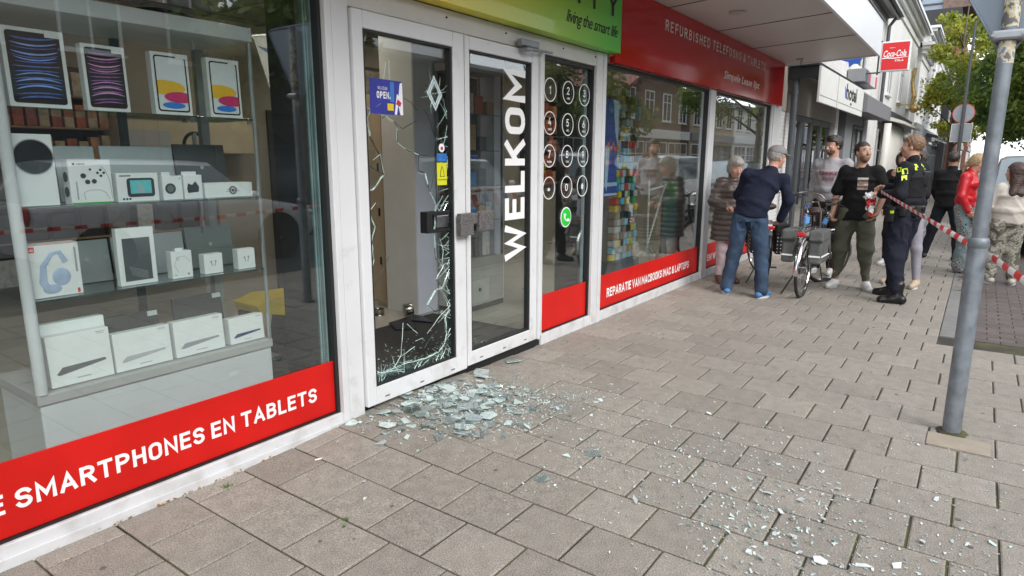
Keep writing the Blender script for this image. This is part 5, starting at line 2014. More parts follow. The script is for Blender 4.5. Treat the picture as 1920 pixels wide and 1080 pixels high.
nz.inputs['Detail'].default_value = 5
cr = t.nodes.new('ShaderNodeValToRGB')
cr.color_ramp.interpolation = 'CONSTANT'
cr.color_ramp.elements[0].color = (.20, .22, .24, 1)
cr.color_ramp.elements[1].position = .5
cr.color_ramp.elements[1].color = (.45, .38, .22, 1)
e = cr.color_ramp.elements.new(.42)
e.color = (.5, .5, .48, 1)
e = cr.color_ramp.elements.new(.57)
e.color = (.12, .12, .13, 1)
t.links.new(tc.outputs['Object'], nz.inputs['Vector'])
t.links.new(nz.outputs['Fac'], cr.inputs[0])
t.links.new(cr.outputs[0], p.inputs['Base Color'])
p.inputs['Roughness'].default_value = .7
MB().tube([(px_, py_, 2.08), (px_, py_, 2.19)], .0378, 24).build('sticker_remains', m, gp, smooth=40)
MB().tube([(px_, py_, 2.26), (px_, py_, 2.85)], .0376, 24).build('sticker_remains', m, gp, smooth=40)
b = MB()
b.lathe([(.085, 0), (.080, .006), (.062, .012), (.048, .016)], (px_, py_, -.002), 20)
b.v = [(x + .010 * math.sin(9 * x * 40), y + .010 * math.sin(y * 350), z) for x, y, z in b.v]
b.build('foot_sand', JM, gp)
# triangle (point down), folded rim
zt, zb_ = 2.93, 2.10
yc = py_ - .0
V3 = [(yc, zb_), (yc + .48, zt), (yc - .48, zt)]


def roundpoly(V, r=.04, n=5):
    out = []
    N = len(V)
    for i in range(N):
        p = Vector(V[i])
        a = (Vector(V[i - 1]) - p).normalized()
        c = (Vector(V[(i + 1) % N]) - p).normalized()
        d = r / math.tan(a.angle(c) / 2)
        p0, p1 = p + a * d, p + c * d
        for k in range(n + 1):
            u = k / n
            out.append(tuple((1 - u) ** 2 * p0 + 2 * u * (1 - u) * p + u * u * p1))
    return out


RP = roundpoly(V3)
b = MB()
b.prism(RP, px_ + .055, px_ + .058, 'x')
SB = mat('sign_back_blue', (.20, .24, .29), .5, metal=.3, var=.08, vs=3)
tri = b.build('sign_plate', SB, gp)
b = MB()
b.tube([(px_ + .050, q[0], q[1]) for q in RP], .007, 6, closed=True)
b.build('rim', SB, tri)
b = MB()
b.box((px_ - .052, py_ - .075, 2.195), (px_ + .052, py_ + .075, 2.245), .012)
b.cyl((px_ - .03, py_ - .065, 2.22), (px_ - .062, py_ - .065, 2.22), .010, n=8)
b.cyl((px_ - .03, py_ + .065, 2.22), (px_ - .062, py_ + .065, 2.22), .010, n=8)
b.build('clamp', GREYSTEEL, gp)
MB().box((4.16, -3.16, -.003), (4.36, -2.86, .0055), .003).build('base_stone', mat('base_stone', (.31, .265, .21), .85, var=.1, vs=10, bump=.3, bs=90), gp)

# ------------------------------------------------------------------ barrier tape
def ribbon(pts, wd, seg, twist, name='barrier_tape', sag=.0):
    P = []
    L = [0]
    for i in range(len(pts) - 1):
        a, c = Vector(pts[i]), Vector(pts[i + 1])
        n = max(2, int((c - a).length / .02))
        for k in range(n):
            u = k / n
            q = a.lerp(c, u)
            q.z -= sag * 4 * u * (1 - u) * (c - a).length
            P.append(q)
    P.append(Vector(pts[-1]))
    b = MB()
    s = 0
    vs = []
    ss = []
    for i, q in enumerate(P):
        t = (P[min(i + 1, len(P) - 1)] - P[max(0, i - 1)]).normalized()
        sd = t.cross(Vector((0, 0, 1))).normalized()
        upv = sd.cross(t)
        a = twist(s)
        d = upv * math.cos(a) + sd * math.sin(a)
        nrm = t.cross(d)
        for k in (-1, -.5, 0, .5, 1):
            vs.append(q + d * wd / 2 * k + nrm * (.004 * (1 - k * k)))
        ss.append(s)
        if i < len(P) - 1:
            s += (P[i + 1] - q).length
    for i in range(len(P) - 1):
        b.cur = 1 if int(ss[i] / seg) % 2 else 0
        o_ = len(b.v)
        for k in range(4):
            A = [vs[i * 5 + k], vs[(i + 1) * 5 + k], vs[(i + 1) * 5 + k + 1], vs[i * 5 + k + 1]]
            b.add(A, [(0, 1, 2, 3)])
    return b.build(name, [mat('tape_white', (.78, .78, .78), .4, var=.05), mat('tape_red', (.68, .03, .03), .4, var=.06)], recalc=False)


tp = ribbon([(8.24, -2.06, 1.235), (4.47, -3.045, 1.045), (3.55, -3.26, .985), (1.0, -3.95, .93), (-3.0, -4.6, .95)], .037, .10, lambda s: .25 * math.sin(s * 1.3) + .2 * math.sin(s * 3.7))
tag(tp, 'red and white barrier tape stretched from the officer past the grey pole', 'barrier tape')


# ------------------------------------------------------------------ cars
def make_car(label, cat, x, y, rz, paint, kind='hatch', L=4.2, W=1.76, H=1.48, group=None, stripes=None, name='parked_car'):
    """local: nose towards -x ... built with nose at x=-L/2; then rotated"""
    o = thing(name, label, cat, (x, y, 0), rz, group)
    k = {'hatch': [(-.50, .32, .60, 0), (-.49, .30, .72, 0), (-.42, .28, .80, 0), (-.27, .26, .92, 0), (-.24, .26, .94, 1e-3), (-.08, .26, .96, 1.), (.10, .26, .97, 1.02), (.28, .26, .99, 1.0), (.40, .28, 1.0, .92), (.485, .32, .98, 0), (.50, .36, .80, 0)],
         'van': [(-.50, .32, .62, 0), (-.49, .28, .78, 0), (-.44, .26, .90, 0), (-.34, .25, 1.02, 0), (-.32, .25, 1.04, 1e-3), (-.16, .25, 1.06, .98), (.05, .25, 1.07, 1.02), (.30, .25, 1.08, 1.02), (.45, .27, 1.08, 1.0), (.49, .30, 1.06, .90), (.50, .34, .9, 0)]}[kind]
    belt0 = .95 if kind == 'hatch' else 1.05
    rings = []
    for (u, zl, zb, rf) in k:
        t = abs(u) * 2
        hw = W / 2 * (1 - .16 * max(0, t - .75) / .25 * (max(0, t - .75) / .25))
        zr = zb + (H - belt0) * rf if rf > 0 else zb + .02
        hr = hw * (.80 if rf > .5 else .86)
        pts = [(0, zl), (hw * .86, zl), (hw * .97, zl + .10), (hw, zl + .28 if zb - zl > .3 else (zl + zb) / 2), (hw * .985, zb - .06), (hw * .95, zb), (hr, zr - (.05 if rf > .5 else .0)), (hr * .85, zr + (.0 if rf > .5 else .012)), (0, zr + (.03 if rf > .5 else .03))]
        rings.append([(u * L, a, z) for a, z in pts])
    n = len(rings[0])
    body, glass = MB(), MB()
    for s_ in (-1, 1):
        for i in range(len(rings) - 1):
            cab = rings[i][6][2] - rings[i][5][2] > .1 or rings[i + 1][6][2] - rings[i + 1][5][2] > .1
            for j in range(n - 1):
                q = [rings[i][j], rings[i + 1][j], rings[i + 1][j + 1], rings[i][j + 1]]
                q = [(a, c * s_, z) for a, c, z in q]
                if s_ < 0:
                    q = q[::-1]
                isg = cab and (j == 5)
                ws = cab and j >= 6 and (k[i][3] < .5 < k[i + 1][3] or k[i + 1][3] < .5 < k[i][3])
                (glass if (isg or ws) else body).add(q, [(0, 1, 2, 3)])
        for e in (0, -1):
            r = [(a, c * s_, z) for a, c, z in rings[e]]
            body.add(r, [tuple(range(n))])

    def weld(b):
        bm = bmesh.new()
        me = bpy.data.meshes.new('t')
        me.from_pydata(b.v, [], b.f)
        bm.from_mesh(me)
        bmesh.ops.remove_doubles(bm, verts=bm.verts, dist=.003)
        bmesh.ops.recalc_face_normals(bm, faces=bm.faces)
        q = MB()
        bm.verts.index_update()
        q.add([v.co for v in bm.verts], [[v.index for v in f.verts] for f in bm.faces])
        bm.free()
        bpy.data.meshes.remove(me)
        return q
    bo = weld(body).build('body', paint, o, smooth=38, local=True)
    weld(glass).build('windows', mat('car_glass', (.16, .20, .22), .05, spec=1., var=.15, vs=1.5), o, smooth=30, local=True)
    xw = L * .31
    R_ = .32
    for sx_ in (-1, 1):
        for sy in (-1, 1):
            b = MB()
            yy = sy * (W / 2 - .10)
            b.lathe([(R_ * .66, -.09), (R_ * .94, -.10), (R_, -.06), (R_, .06), (R_ * .94, .10), (R_ * .66, .09)], (sx_ * xw, yy, R_), 26, 'Y')
            wh = b.build('wheel', BLACK, o, local=True)
            b = MB()
            b.lathe([(R_ * .64, -.0), (R_ * .62, .10 * sy), (R_ * .2, .075 * sy), (R_ * .1, .10 * sy), (.01, .10 * sy)], (sx_ * xw, yy, R_), 20, 'Y')
            b.build('rim', GREYSTEEL, wh, local=True)
            b = MB()
            b.lathe([(R_ + .07, 0), (R_ + .07, .012 * sy)], (sx_ * xw, sy * (W / 2 - .012), R_ + .02), 28, 'Y')
            b.build('wheel_arch', BLACK, o, local=True)
    zf = k[1][2]
    for sy in (-1, 1):
        b = MB()
        b.sphere((-L * .475, sy * W * .36, zf - .05), .13, 14, 8, (.8, 1.25, .7))
        b.build('headlight', mat('headlight', (.45, .47, .48), .08, metal=.3, spec=1.), o, smooth=True, local=True)
        b = MB()
        b.sphere((L * .492, sy * W * .40, .88), .10, 10, 6, (.4, 1., 1.5))
        b.build('tail_light', mat('tail_red', (.35, .01, .01), .2), o, smooth=True, local=True)
        b = MB()
        b.sphere((-L * .20, sy * (W / 2 + .09), 1.02 if kind == 'hatch' else 1.1), .09, 10, 6, (.6, 1.1, .8))
        b.build('mirror', BLACK if kind == 'van' else paint, o, smooth=True, local=True)
    MB().box((-L * .515, -W * .38, .26), (-L * .475, W * .38, .42), .02).build('bumper', BLACK, o, local=True)
    MB().box((-L * .506, -W * .24, zf - .17), (-L * .47, W * .24, zf - .07), .01).build('grille', BLACK, o, local=True)
    MB().box((-L * .522, -.26, .43), (-L * .505, .26, .53), .003).build('number_plate', mat('plate_yellow', (.6, .45, .03), .5), o, local=True)
    b = MB()
    for sy in (-1, 1):
        b.box((-.02, sy * (W * .493), .5), (0, sy * (W * .5 + .002), .96))
    b.build('door_gap', BLACK, o, local=True)
    if stripes:
        b = MB()
        for sy in (-1, 1):
            for i in range(9):
                x0 = -L * .38 + i * L * .085
                b.cur = i % 2
                q = [(x0, .52), (x0 + .16, .52), (x0 + .30, .80), (x0 + .14, .80)]
                b.prism(q, sy * (W / 2 + .001), sy * (W / 2 + .006), 'y')
        b.build('stripes', [mat('police_blue', (.01, .06, .45), .4), mat('police_red', (.6, .05, .03), .4)], o, local=True)
        MB().box((-.25, -.5, H + .01), (.0, .5, H + .10), .03).build('light_bar', mat('bar_blue', (.01, .05, .5), .2), o, local=True)
    return o


PW = mat('paint_white', (.72, .73, .74), .3, coat=.8, var=.02)
PSV = mat('paint_silver', (.60, .62, .63), .3, metal=.2, coat=.8, var=.03)
PDK = mat('paint_dark', (.03, .035, .04), .25, coat=1., var=.05)
PBL = mat('paint_blue', (.03, .06, .14), .25, coat=1., var=.05)
make_car('white people carrier facing the camera in the brick parking lane', 'car', 15.6, -3.93, 0, PW, 'van', L=4.4, W=1.82, H=1.62)
make_car('dark car parked behind the white people carrier', 'car', 21.6, -3.75, 0, PDK, 'hatch', group=None)
make_car('silver hatchback parked on the far side, mirrored in the display window', 'car', 5.0, -7.0, PI, PSV, 'hatch', L=4.2, H=1.50)
make_car('white striped police car parked on the far side, mirrored in the right door', 'police car', 11.6, -7.0, PI, PW, 'hatch', L=4.5, H=1.55, stripes=True, name='police_car')
make_car('blue car parked far left, opposite the display cabinet', 'car', -2.2, -7.2, PI, PBL, 'hatch')
make_car('white car waiting on the road, mirrored in the wide right window', 'car', 19.5, -7.4, PI, PW, 'van', H=1.7)
make_car('silver car farther down the road on the right', 'car', 30.5, -6.6, 0, PSV, 'hatch')


# ------------------------------------------------------------------ bicycles
CHROME = mat('chrome', (.55, .55, .56), .18, metal=1, var=.05)
FRAMEB = mat('bike_frame_black', (.015, .015, .017), .35, coat=.4)
RUB = mat('tyre_rubber', (.02, .02, .021), .7)


def wheel(par, cx, cz, cy=0., R_=.345, steer=None):
    M = steer or Matrix.Identity(4)
    b = MB()
    b.tube([(cx + R_ * math.cos(a), cy, cz + R_ * math.sin(a)) for a in [2 * PI * i / 40 for i in range(40)]], .019, 8, closed=True)
    w_ = b.xf(M).build('wheel', RUB, par, local=True, smooth=True)
    b = MB()
    b.tube([(cx + (R_ - .024) * math.cos(a), cy, cz + (R_ - .024) * math.sin(a)) for a in [2 * PI * i / 40 for i in range(40)]], .011, 6, closed=True)
    b.cyl((cx, cy - .045, cz), (cx, cy + .045, cz), .022)
    b.xf(M).build('rim', CHROME, w_, local=True, smooth=40)
    b = MB()
    for i in range(18):
        a = 2 * PI * i / 18
        s_ = .03 if i % 2 else -.03
        b.tube([(cx + .02 * math.cos(a + 1), cy + s_, cz + .02 * math.sin(a + 1)), (cx + (R_ - .03) * math.cos(a), cy, cz + (R_ - .03) * math.sin(a))], .0016, 3)
    b.xf(M).build('spokes', CHROME, w_, local=True)
    return w_


def bicycle(label, x, y, rz, steer, bag_mat, bag_kind, group=None, lean=0.):
    """nose towards +x, rear wheel at the origin"""
    o = thing('bicycle', label, 'bicycle', (x, y, 0), rz, None, rot=(lean, 0, rz))
    R_ = .345
    head = Vector((.98, 0, .80))
    ax = Vector((-.28, 0, 1)).normalized()
    SM = T(*head) @ Matrix.Rotation(steer, 4, ax) @ T(*(-head))
    wheel(o, 0, R_)
    wheel(o, 1.16, R_, steer=SM)
    b = MB()
    for pts, r in (([(.50, 0, .30), (.36, 0, .88)], .016), ([(.50, 0, .30), (.98, 0, .70)], .02), ([(.45, 0, .52), (.95, 0, .86)], .014), ([(.93, 0, .92), (1.02, 0, .66)], .020)):
        b.tube(pts, r, 8)
    for s_ in (-1, 1):
        b.tube([(0, s_ * .06, R_), (.48, s_ * .04, .30)], .010, 6)
        b.tube([(0, s_ * .06, R_), (.40, s_ * .03, .70)], .009, 6)
    b.build('frame', FRAMEB, o, local=True, smooth=40)
    b = MB()
    for s_ in (-1, 1):
        b.tube([(1.02, s_ * .02, .68), (1.04, s_ * .055, .66), (1.16, s_ * .055, R_)], .012, 6)
    b.xf(SM).build('fork', CHROME, o, local=True, smooth=40)
    b = MB()
    b.tube([(.95, 0, .90), (.90, 0, 1.08)], .014, 8)
    hb = [(.62, -.30, 1.08), (.74, -.31, 1.10), (.88, -.27, 1.13), (.93, -.12, 1.12), (.92, 0, 1.08), (.93, .12, 1.12), (.88, .27, 1.13), (.74, .31, 1.10), (.62, .30, 1.08)]
    b.tube(hb, .012, 8)
    h = b.xf(SM).build('handlebar', CHROME, o, local=True, smooth=40)
    b = MB()
    for s_ in (-1, 1):
        b.tube([(.60, s_ * .30, 1.078), (.73, s_ * .31, 1.098)], .018, 8)
        b.tube([(.78, s_ * .30, 1.10), (.88, s_ * .33, 1.07)], .007, 5)
    b.xf(SM).build('grip', RUB, h, local=True, smooth=40)
    b = MB()
    b.sphere((1.02, 0, .90), .05, 12, 8, (1, 1, 1))
    b.xf(SM).build('front_lamp', CHROME, o, local=True, smooth=True)
    # mudguards
    for (cx, a0, a1, M) in ((0, 20, 200, None), (1.16, 0, 175, SM)):
        b = MB()
        P = [(cx + (R_ + .03) * math.cos(math.radians(a)), 0, R_ + (R_ + .03) * math.sin(math.radians(a))) for a in range(a0, a1, 12)]
        vs, fs = [], []
        for p in P:
            for yy, dz in ((-.028, -.012), (-.014, 0), (.014, 0), (.028, -.012)):
                d = Vector((p[0] - cx, 0, p[2] - R_)).normalized()
                vs.append((p[0] + d.x * dz, yy, p[2] + d.z * dz))
        for i in range(len(P) - 1):
            for j in range(3):
                fs.append((i * 4 + j, i * 4 + 4 + j, i * 4 + 5 + j, i * 4 + 1 + j))
        b.add(vs, fs)
        if M:
            b.xf(M)
        b.build('mudguard', CHROME if bag_kind == 'grey' else FRAMEB, o, local=True, smooth=True)
    # carrier
    b = MB()
    for s_ in (-1, 1):
        b.tube([(-.22, s_ * .06, .80), (.28, s_ * .06, .80)], .006, 6)
        b.tube([(0, s_ * .065, R_), (-.12, s_ * .065, .80)], .006, 6)
        b.tube([(0, s_ * .065, R_), (.12, s_ * .065, .80)], .006, 6)
    for xx in (-.22, -.06, .10, .28):
        b.tube([(xx, -.06, .80), (xx, .06, .80)], .006, 6)
    b.build('carrier', CHROME, o, local=True)
    # saddle
    b = MB()
    b.sphere((.30, 0, .98), .12, 18, 10, (1.15, .95, .42))
    b.sphere((.42, 0, .975), .06, 12, 8, (1.5, .6, .5))
    b.build('saddle', mat('saddle_brown', (.035, .02, .015), .5), o, local=True, smooth=True)
    MB().tube([(.36, 0, .86), (.33, 0, .96)], .013, 8).build('seat_post', CHROME, o, local=True)
    # chain case, pedals, stand
    b = MB()
    b.prism([(-.06, .30), (.0, .40), (.48, .40), (.58, .33), (.56, .24), (.48, .20), (.02, .26)], .06, .10)
    b.build('chain_case', FRAMEB, o, local=True)
    b = MB()
    b.tube([(.50, -.08, .30), (.56, -.10, .15)], .008, 6)
    b.tube([(.50, .11, .30), (.44, .13, .45)], .008, 6)
    b.box((.52, -.20, .135), (.60, -.10, .155))
    b.box((.40, .13, .44), (.48, .23, .46))
    b.build('pedals', FRAMEB, o, local=True)
    b = MB()
    b.tube([(.05, .06, .34), (-.02, .22, .01)], .010, 6)
    b.build('kick_stand', FRAMEB, o, local=True)
    # panniers
    for s_ in (-1, 1):
        b = MB()
        y0, y1 = s_ * .075, s_ * .215
        b.box((-.20, y0, .42), (.18, y1, .77), .025)
        pn = b.build('pannier', bag_mat, o, local=True)
        b = MB()
        b.box((-.213, s_ * .07, .68), (.19, s_ * .226, .80), .02)
        b.build('flap', bag_mat, pn, local=True)
        b = MB()
        if bag_kind == 'grey':
            b.box((-.2065, s_ * .085, .50), (-.2005, s_ * .205, .518))
            b.box((-.19, s_ * .2155, .50), (.17, s_ * .2185, .518))
        else:
            for i in range(9):
                for j in range(7):
                    b.disc((-.17 + i * .04 + (j % 2) * .02, -.2155 if s_ < 0 else .2175, .45 + j * .045), .007, 8)
            for j in range(7):
                for i in range(3):
                    b.sphere((-.202, s_ * (.10 + i * .04), .45 + j * .045), .007, 6, 4, (.3, 1, 1))
        b.build('reflective_stripe' if bag_kind == 'grey' else 'dots', LETTER, pn, local=True)
        MB().box((-.2145, s_ * .075, .665), (-.2135 + .001, s_ * .22, .68)).build('piping', BLACK, pn, local=True)
    # rear light and reflector
    b = MB()
    b.box((-.265, -.045, .73), (-.225, .045, .775), .012)
    b.build('rear_light', mat('rear_light_red', (.55, .01, .01), .25, coat=.5), o, local=True)
    MB().box((-.262, -.02, .66), (-.235, .02, .728), .008).build('light_bracket', CHROME, o, local=True)
    # child foot rest style tube loop above the carrier
    if bag_kind == 'grey':
        MB().tube([(.20, -.10, .80), (.16, -.10, 1.0), (.15, -.06, 1.10), (.15, .06, 1.10), (.16, .10, 1.0), (.20, .10, .80)], .011, 8).build('carrier_loop', CHROME, o, local=True)
    return o


GB = mat('pannier_grey', (.10, .105, .10), .75, var=.25, vs=8, bump=.6, bs=22, dist=.015)
bk = bicycle('grey city bicycle with twin grey panniers and red rear light on the pavement', 8.02, -1.38, -.02, -.62, GB, 'grey')
bk2 = bicycle('dark bicycle with dotted panniers half hidden behind the man in jeans', 8.55, -.82, .35, .3, mat('pannier_black', (.012, .012, .014), .7), 'dots')
# water bottle on the carrier
o = thing('water_bottle', 'clear water bottle with blue cap standing on the bicycle carrier', 'bottle', (7.99, -1.37, .808))
PLAS = pane_mat('clear_plastic', tint=(.72, .85, .95), f0=.08)
b = MB()
b.lathe([(.03, 0), (.034, .01), (.034, .15), (.028, .19), (.013, .22), (.013, .235)], (0, 0, 0), 16)
b.build('body', PLAS, o, local=True, smooth=40)
MB().lathe([(.0345, .06), (.0345, .13)], (0, 0, 0), 16).build('label', mat('bottle_label', (.12, .30, .62), .5), o, local=True)
MB().lathe([(.015, .235), (.015, .262)], (0, 0, 0), 12).build('cap', mat('cap_blue', (.01, .10, .45), .4), o, local=True)

# ------------------------------------------------------------------ broken glass on the paving
GPALE = mat('shard_pale', (.50, .61, .58), .12, var=.25, vs=30, spec=1., coat=.5)
GCLEAR = pane_mat('shard_clear', tint=(.76, .84, .82), f0=.12, boost=2.0, dirt=.42)
GDARK = pane_mat('shard_dark', tint=(.66, .72, .70), f0=.10, boost=1.6, dirt=.15)
GWHITE = mat('shard_white', (.60, .64, .64), .25, var=.15, vs=60)
rs_ = random.Random(23)


def shard_geo(b, x, y, r, z, th=.004, tilt=.0, n=None, elong=1.):
    n = n or rs_.choice([3, 4, 4, 5, 5, 6])
    a0 = rs_.uniform(0, 6.28)
    q = []
    al = rs_.uniform(0, 3.14)
    for k in range(n):
        a = a0 + 2 * PI * k / n + rs_.uniform(-.35, .35)
        rr_ = r * rs_.uniform(.55, 1.1)
        u, v = rr_ * math.cos(a) * elong, rr_ * math.sin(a)
        q.append((u * math.cos(al) - v * math.sin(al), u * math.sin(al) + v * math.cos(al)))
    ta = rs_.uniform(0, 6.28)
    tx, ty = math.cos(ta) * tilt, math.sin(ta) * tilt
    zz = [u * tx + v * ty for u, v in q]
    mz = min(zz)
    g0 = gz(x, y) + z
    lo = [(x + u, y + v, g0 + w_ - mz) for (u, v), w_ in zip(q, zz)]
    hi = [(a, c, e + th) for a, c, e in lo]
    b.add(lo + hi, [tuple(range(n))[::-1], tuple(range(n, 2 * n))] + [(k, (k + 1) % n, n + (k + 1) % n, n + k) for k in range(n)])


big = []
for i in range(190):
    x = rs_.gauss(3.0, .24)
    y = -abs(rs_.gauss(.36, .20)) - .05
    r = rs_.uniform(.022, .075) * (1.2 if i < 40 else .75)
    big.append((x, y, r))
big += [(2.66, -.70, .075), (2.76, -.62, .07), (3.98, -.12, .07), (3.56, -.12, .08), (2.93, -1.40, .05), (2.53, -.08, .035), (2.60, -.12, .03), (3.35, -.92, .055), (2.52, -1.33, .05), (3.6, -1.05, .03)]
for i, (x, y, r) in enumerate(big):
    b = MB()
    shard_geo(b, x, y, r, .001 + .0045 * rs_.randint(0, 4) * (1 if y > -.75 and 2.6 < x < 3.4 else 0), .004, rs_.uniform(0, .22))
    m_ = rs_.choice([GPALE, GCLEAR, GCLEAR, GPALE, GDARK, GCLEAR])
    tag(b.build('glass_shard', m_), 'pale green shard of the broken door pane in the heap outside the door', 'glass shard', 'large glass shards in front of the door')
for i, (x, y, r) in enumerate([(3.06, -2.43, .035), (2.72, -2.47, .03), (3.28, -2.55, .025), (3.03, -2.29, .04), (2.60, -2.60, .035), (3.18, -2.50, .018), (2.9, -2.38, .022), (2.70, -2.40, .02), (4.10, -2.83, .014), (3.45, -2.95, .02), (3.0, -2.92, .022), (2.75, -2.85, .03), (2.62, -2.52, .02), (2.50, -2.35, .022), (2.95, -2.55, .018)]):
    b = MB()
    shard_geo(b, x, y, r * .72, .002, .004, .35, elong=1.3)
    tag(b.build('glass_shard', GWHITE), 'bright white shard lying on the slabs in the foreground', 'glass shard', 'bright glass shards in the foreground')
# crumbs and slivers
b = MB()
clusters = [(3.0, -.40, .26, .20, 1500, .014), (3.3, -.75, .22, .15, 500, .010), (3.25, -.85, .35, .22, 420, .009), (3.35, -1.40, .40, .25, 300, .007), (2.93, -1.85, .25, .20, 230, .008), (3.35, -1.95, .35, .25, 240, .007), (2.95, -2.35, .35, .22, 420, .010), (2.62, -2.45, .28, .25, 260, .010), (3.2, -2.85, .45, .3, 170, .007), (3.9, -2.6, .6, .4, 120, .006), (2.55, -.10, .10, .07, 40, .010), (2.9, -1.38, .15, .08, 60, .010), (2.5, -1.35, .12, .1, 40, .009), (2.3, -1.9, .3, .3, 50, .006), (2.0, -.9, .4, .4, 36, .005), (2.8, -3.1, .5, .2, 160, .008), (4.3, -1.2, .7, .5, 60, .006), (2.2, -2.7, .3, .3, 60, .007), (3.4, -3.2, .6, .25, 120, .007)]
for cx, cy, sx_, sy_, n, sz in clusters:
    for i in range(int(n * (1.15 if cy < -1.2 else 1))):
        x, y = rs_.gauss(cx, sx_), rs_.gauss(cy, sy_)
        if y > -.04:
            y = -.04 - rs_.random() * .3
        r = sz * (.62 if cy > -1.7 else .70) * rs_.uniform(.2, 1.2) ** 1.3 * (2.3 if rs_.random() < .04 else 1)
        b.cur = rs_.choice([0, 1, 2, 2]) if cy < -1 else rs_.choice([0, 1, 1, 2, 2])
        shard_geo(b, x, y, r, .002, .003, rs_.uniform(0, .8), n=rs_.choice([3, 4]), elong=rs_.uniform(1, 2.4))
tag(b.build('glass_crumbs', [GWHITE, GPALE, GCLEAR]), 'crumbs and slivers of glass strewn across the paving', 'glass crumbs', kind='stuff')

# trodden gum and small stains on the slabs
GUM = mat('gum_grey', (.12, .11, .10), .8, var=.2, vs=40)
b = MB()
for i in range(46):
    x, y = rs_.uniform(.9, 7.5), rs_.uniform(-3.2, -.15)
    r = rs_.uniform(.006, .014)
    n_ = 9
    ph_ = rs_.uniform(0, 6)
    b.add([(x + r * (1 + .3 * math.sin(3 * a + ph_)) * math.cos(a), y + r * math.sin(a), gz(x, y) + .0022) for a in [2 * PI * k / n_ for k in range(n_)]], [tuple(range(n_))])
tag(b.build('gum_spots', GUM, recalc=False), 'small dark trodden gum spots dotted over the paving slabs', 'gum spots', kind='stuff')
# weeds, litter
GRASS = mat('weed_green', (.08, .16, .02), .8, var=.3, vs=30)
for i, (x, y, sc, lab) in enumerate(((1.56, -.12, 1., 'small tuft of green weed between slabs near the sill'), (.86, -.02, .7, 'tiny green weed by the sill at the lower left corner'), (1.70, -.82, .55, 'tiny weed growing in a joint of the slabs'), (1.66, -.86, .4, 'smallest weed sprout in the slab joint'))):
    b = MB()
    for k in range(40):
        a = rs_.uniform(0, 6.28)
        l = .025 * sc * rs_.uniform(.5, 1.2)
        x0, y0 = x + rs_.gauss(0, .012 * sc), y + rs_.gauss(0, .010 * sc)
        z0 = gz(x0, y0)
        b.add([(x0 - .002, y0, z0), (x0 + .002, y0, z0), (x0 + math.cos(a) * l * .6, y0 + math.sin(a) * l * .6, z0 + l * .6)], [(0, 1, 2)])
    tag(b.build('weed', GRASS, recalc=False), lab, 'weed')
b = MB().tube([(1.98, -.25, .0125), (2.012, -.262, .0125)], .004, 8)
b.mat(1)
b.tube([(2.012, -.262, .0125), (2.028, -.268, .0125)], .004, 8)
tag(b.build('cigarette_end', [LETTER, mat('filter_tan', (.45, .25, .08), .8)]), 'white cigarette end lying on a slab left of the door', 'cigarette end')
LV = mat('dry_leaf', (.30, .15, .03), .8, var=.4, vs=30)
b = MB()
for k in range(150):
    x = rs_.uniform(9.5, 13)
    y = rs_.gauss(-2.95, .07)
    a = rs_.uniform(0, 6.28)
    s_ = rs_.uniform(.015, .035)
    z0 = .014 + rs_.random() * .02
    b.add([(x + s_ * math.cos(a + c), y + s_ * math.sin(a + c), z0 + rs_.uniform(0, .012)) for c in (0, 1.5, 3.1, 4.7)], [(0, 1, 2, 3)])
for k in range(60):
    x = rs_.uniform(1.0, 1.9)
    y = -.02 - abs(rs_.gauss(0, .012))
    a = rs_.uniform(0, 6.28)
    s_ = rs_.uniform(.003, .010)
    z0 = gz(x, y) + .002
    b.add([(x + s_ * math.cos(a + c), y + s_ * math.sin(a + c), z0 + rs_.uniform(0, .012)) for c in (0, 1.5, 3.1, 4.7)], [(0, 1, 2, 3)])
tag(b.build('dry_leaves', LV, recalc=False), 'brown dry leaves gathered along the kerb and the sill', 'leaves', kind='stuff')
# ------------------------------------------------------------------ people: one continuous skin grown from a distance field, clothing as children
def V_(*a):
    return np.array(a, dtype=np.float64)


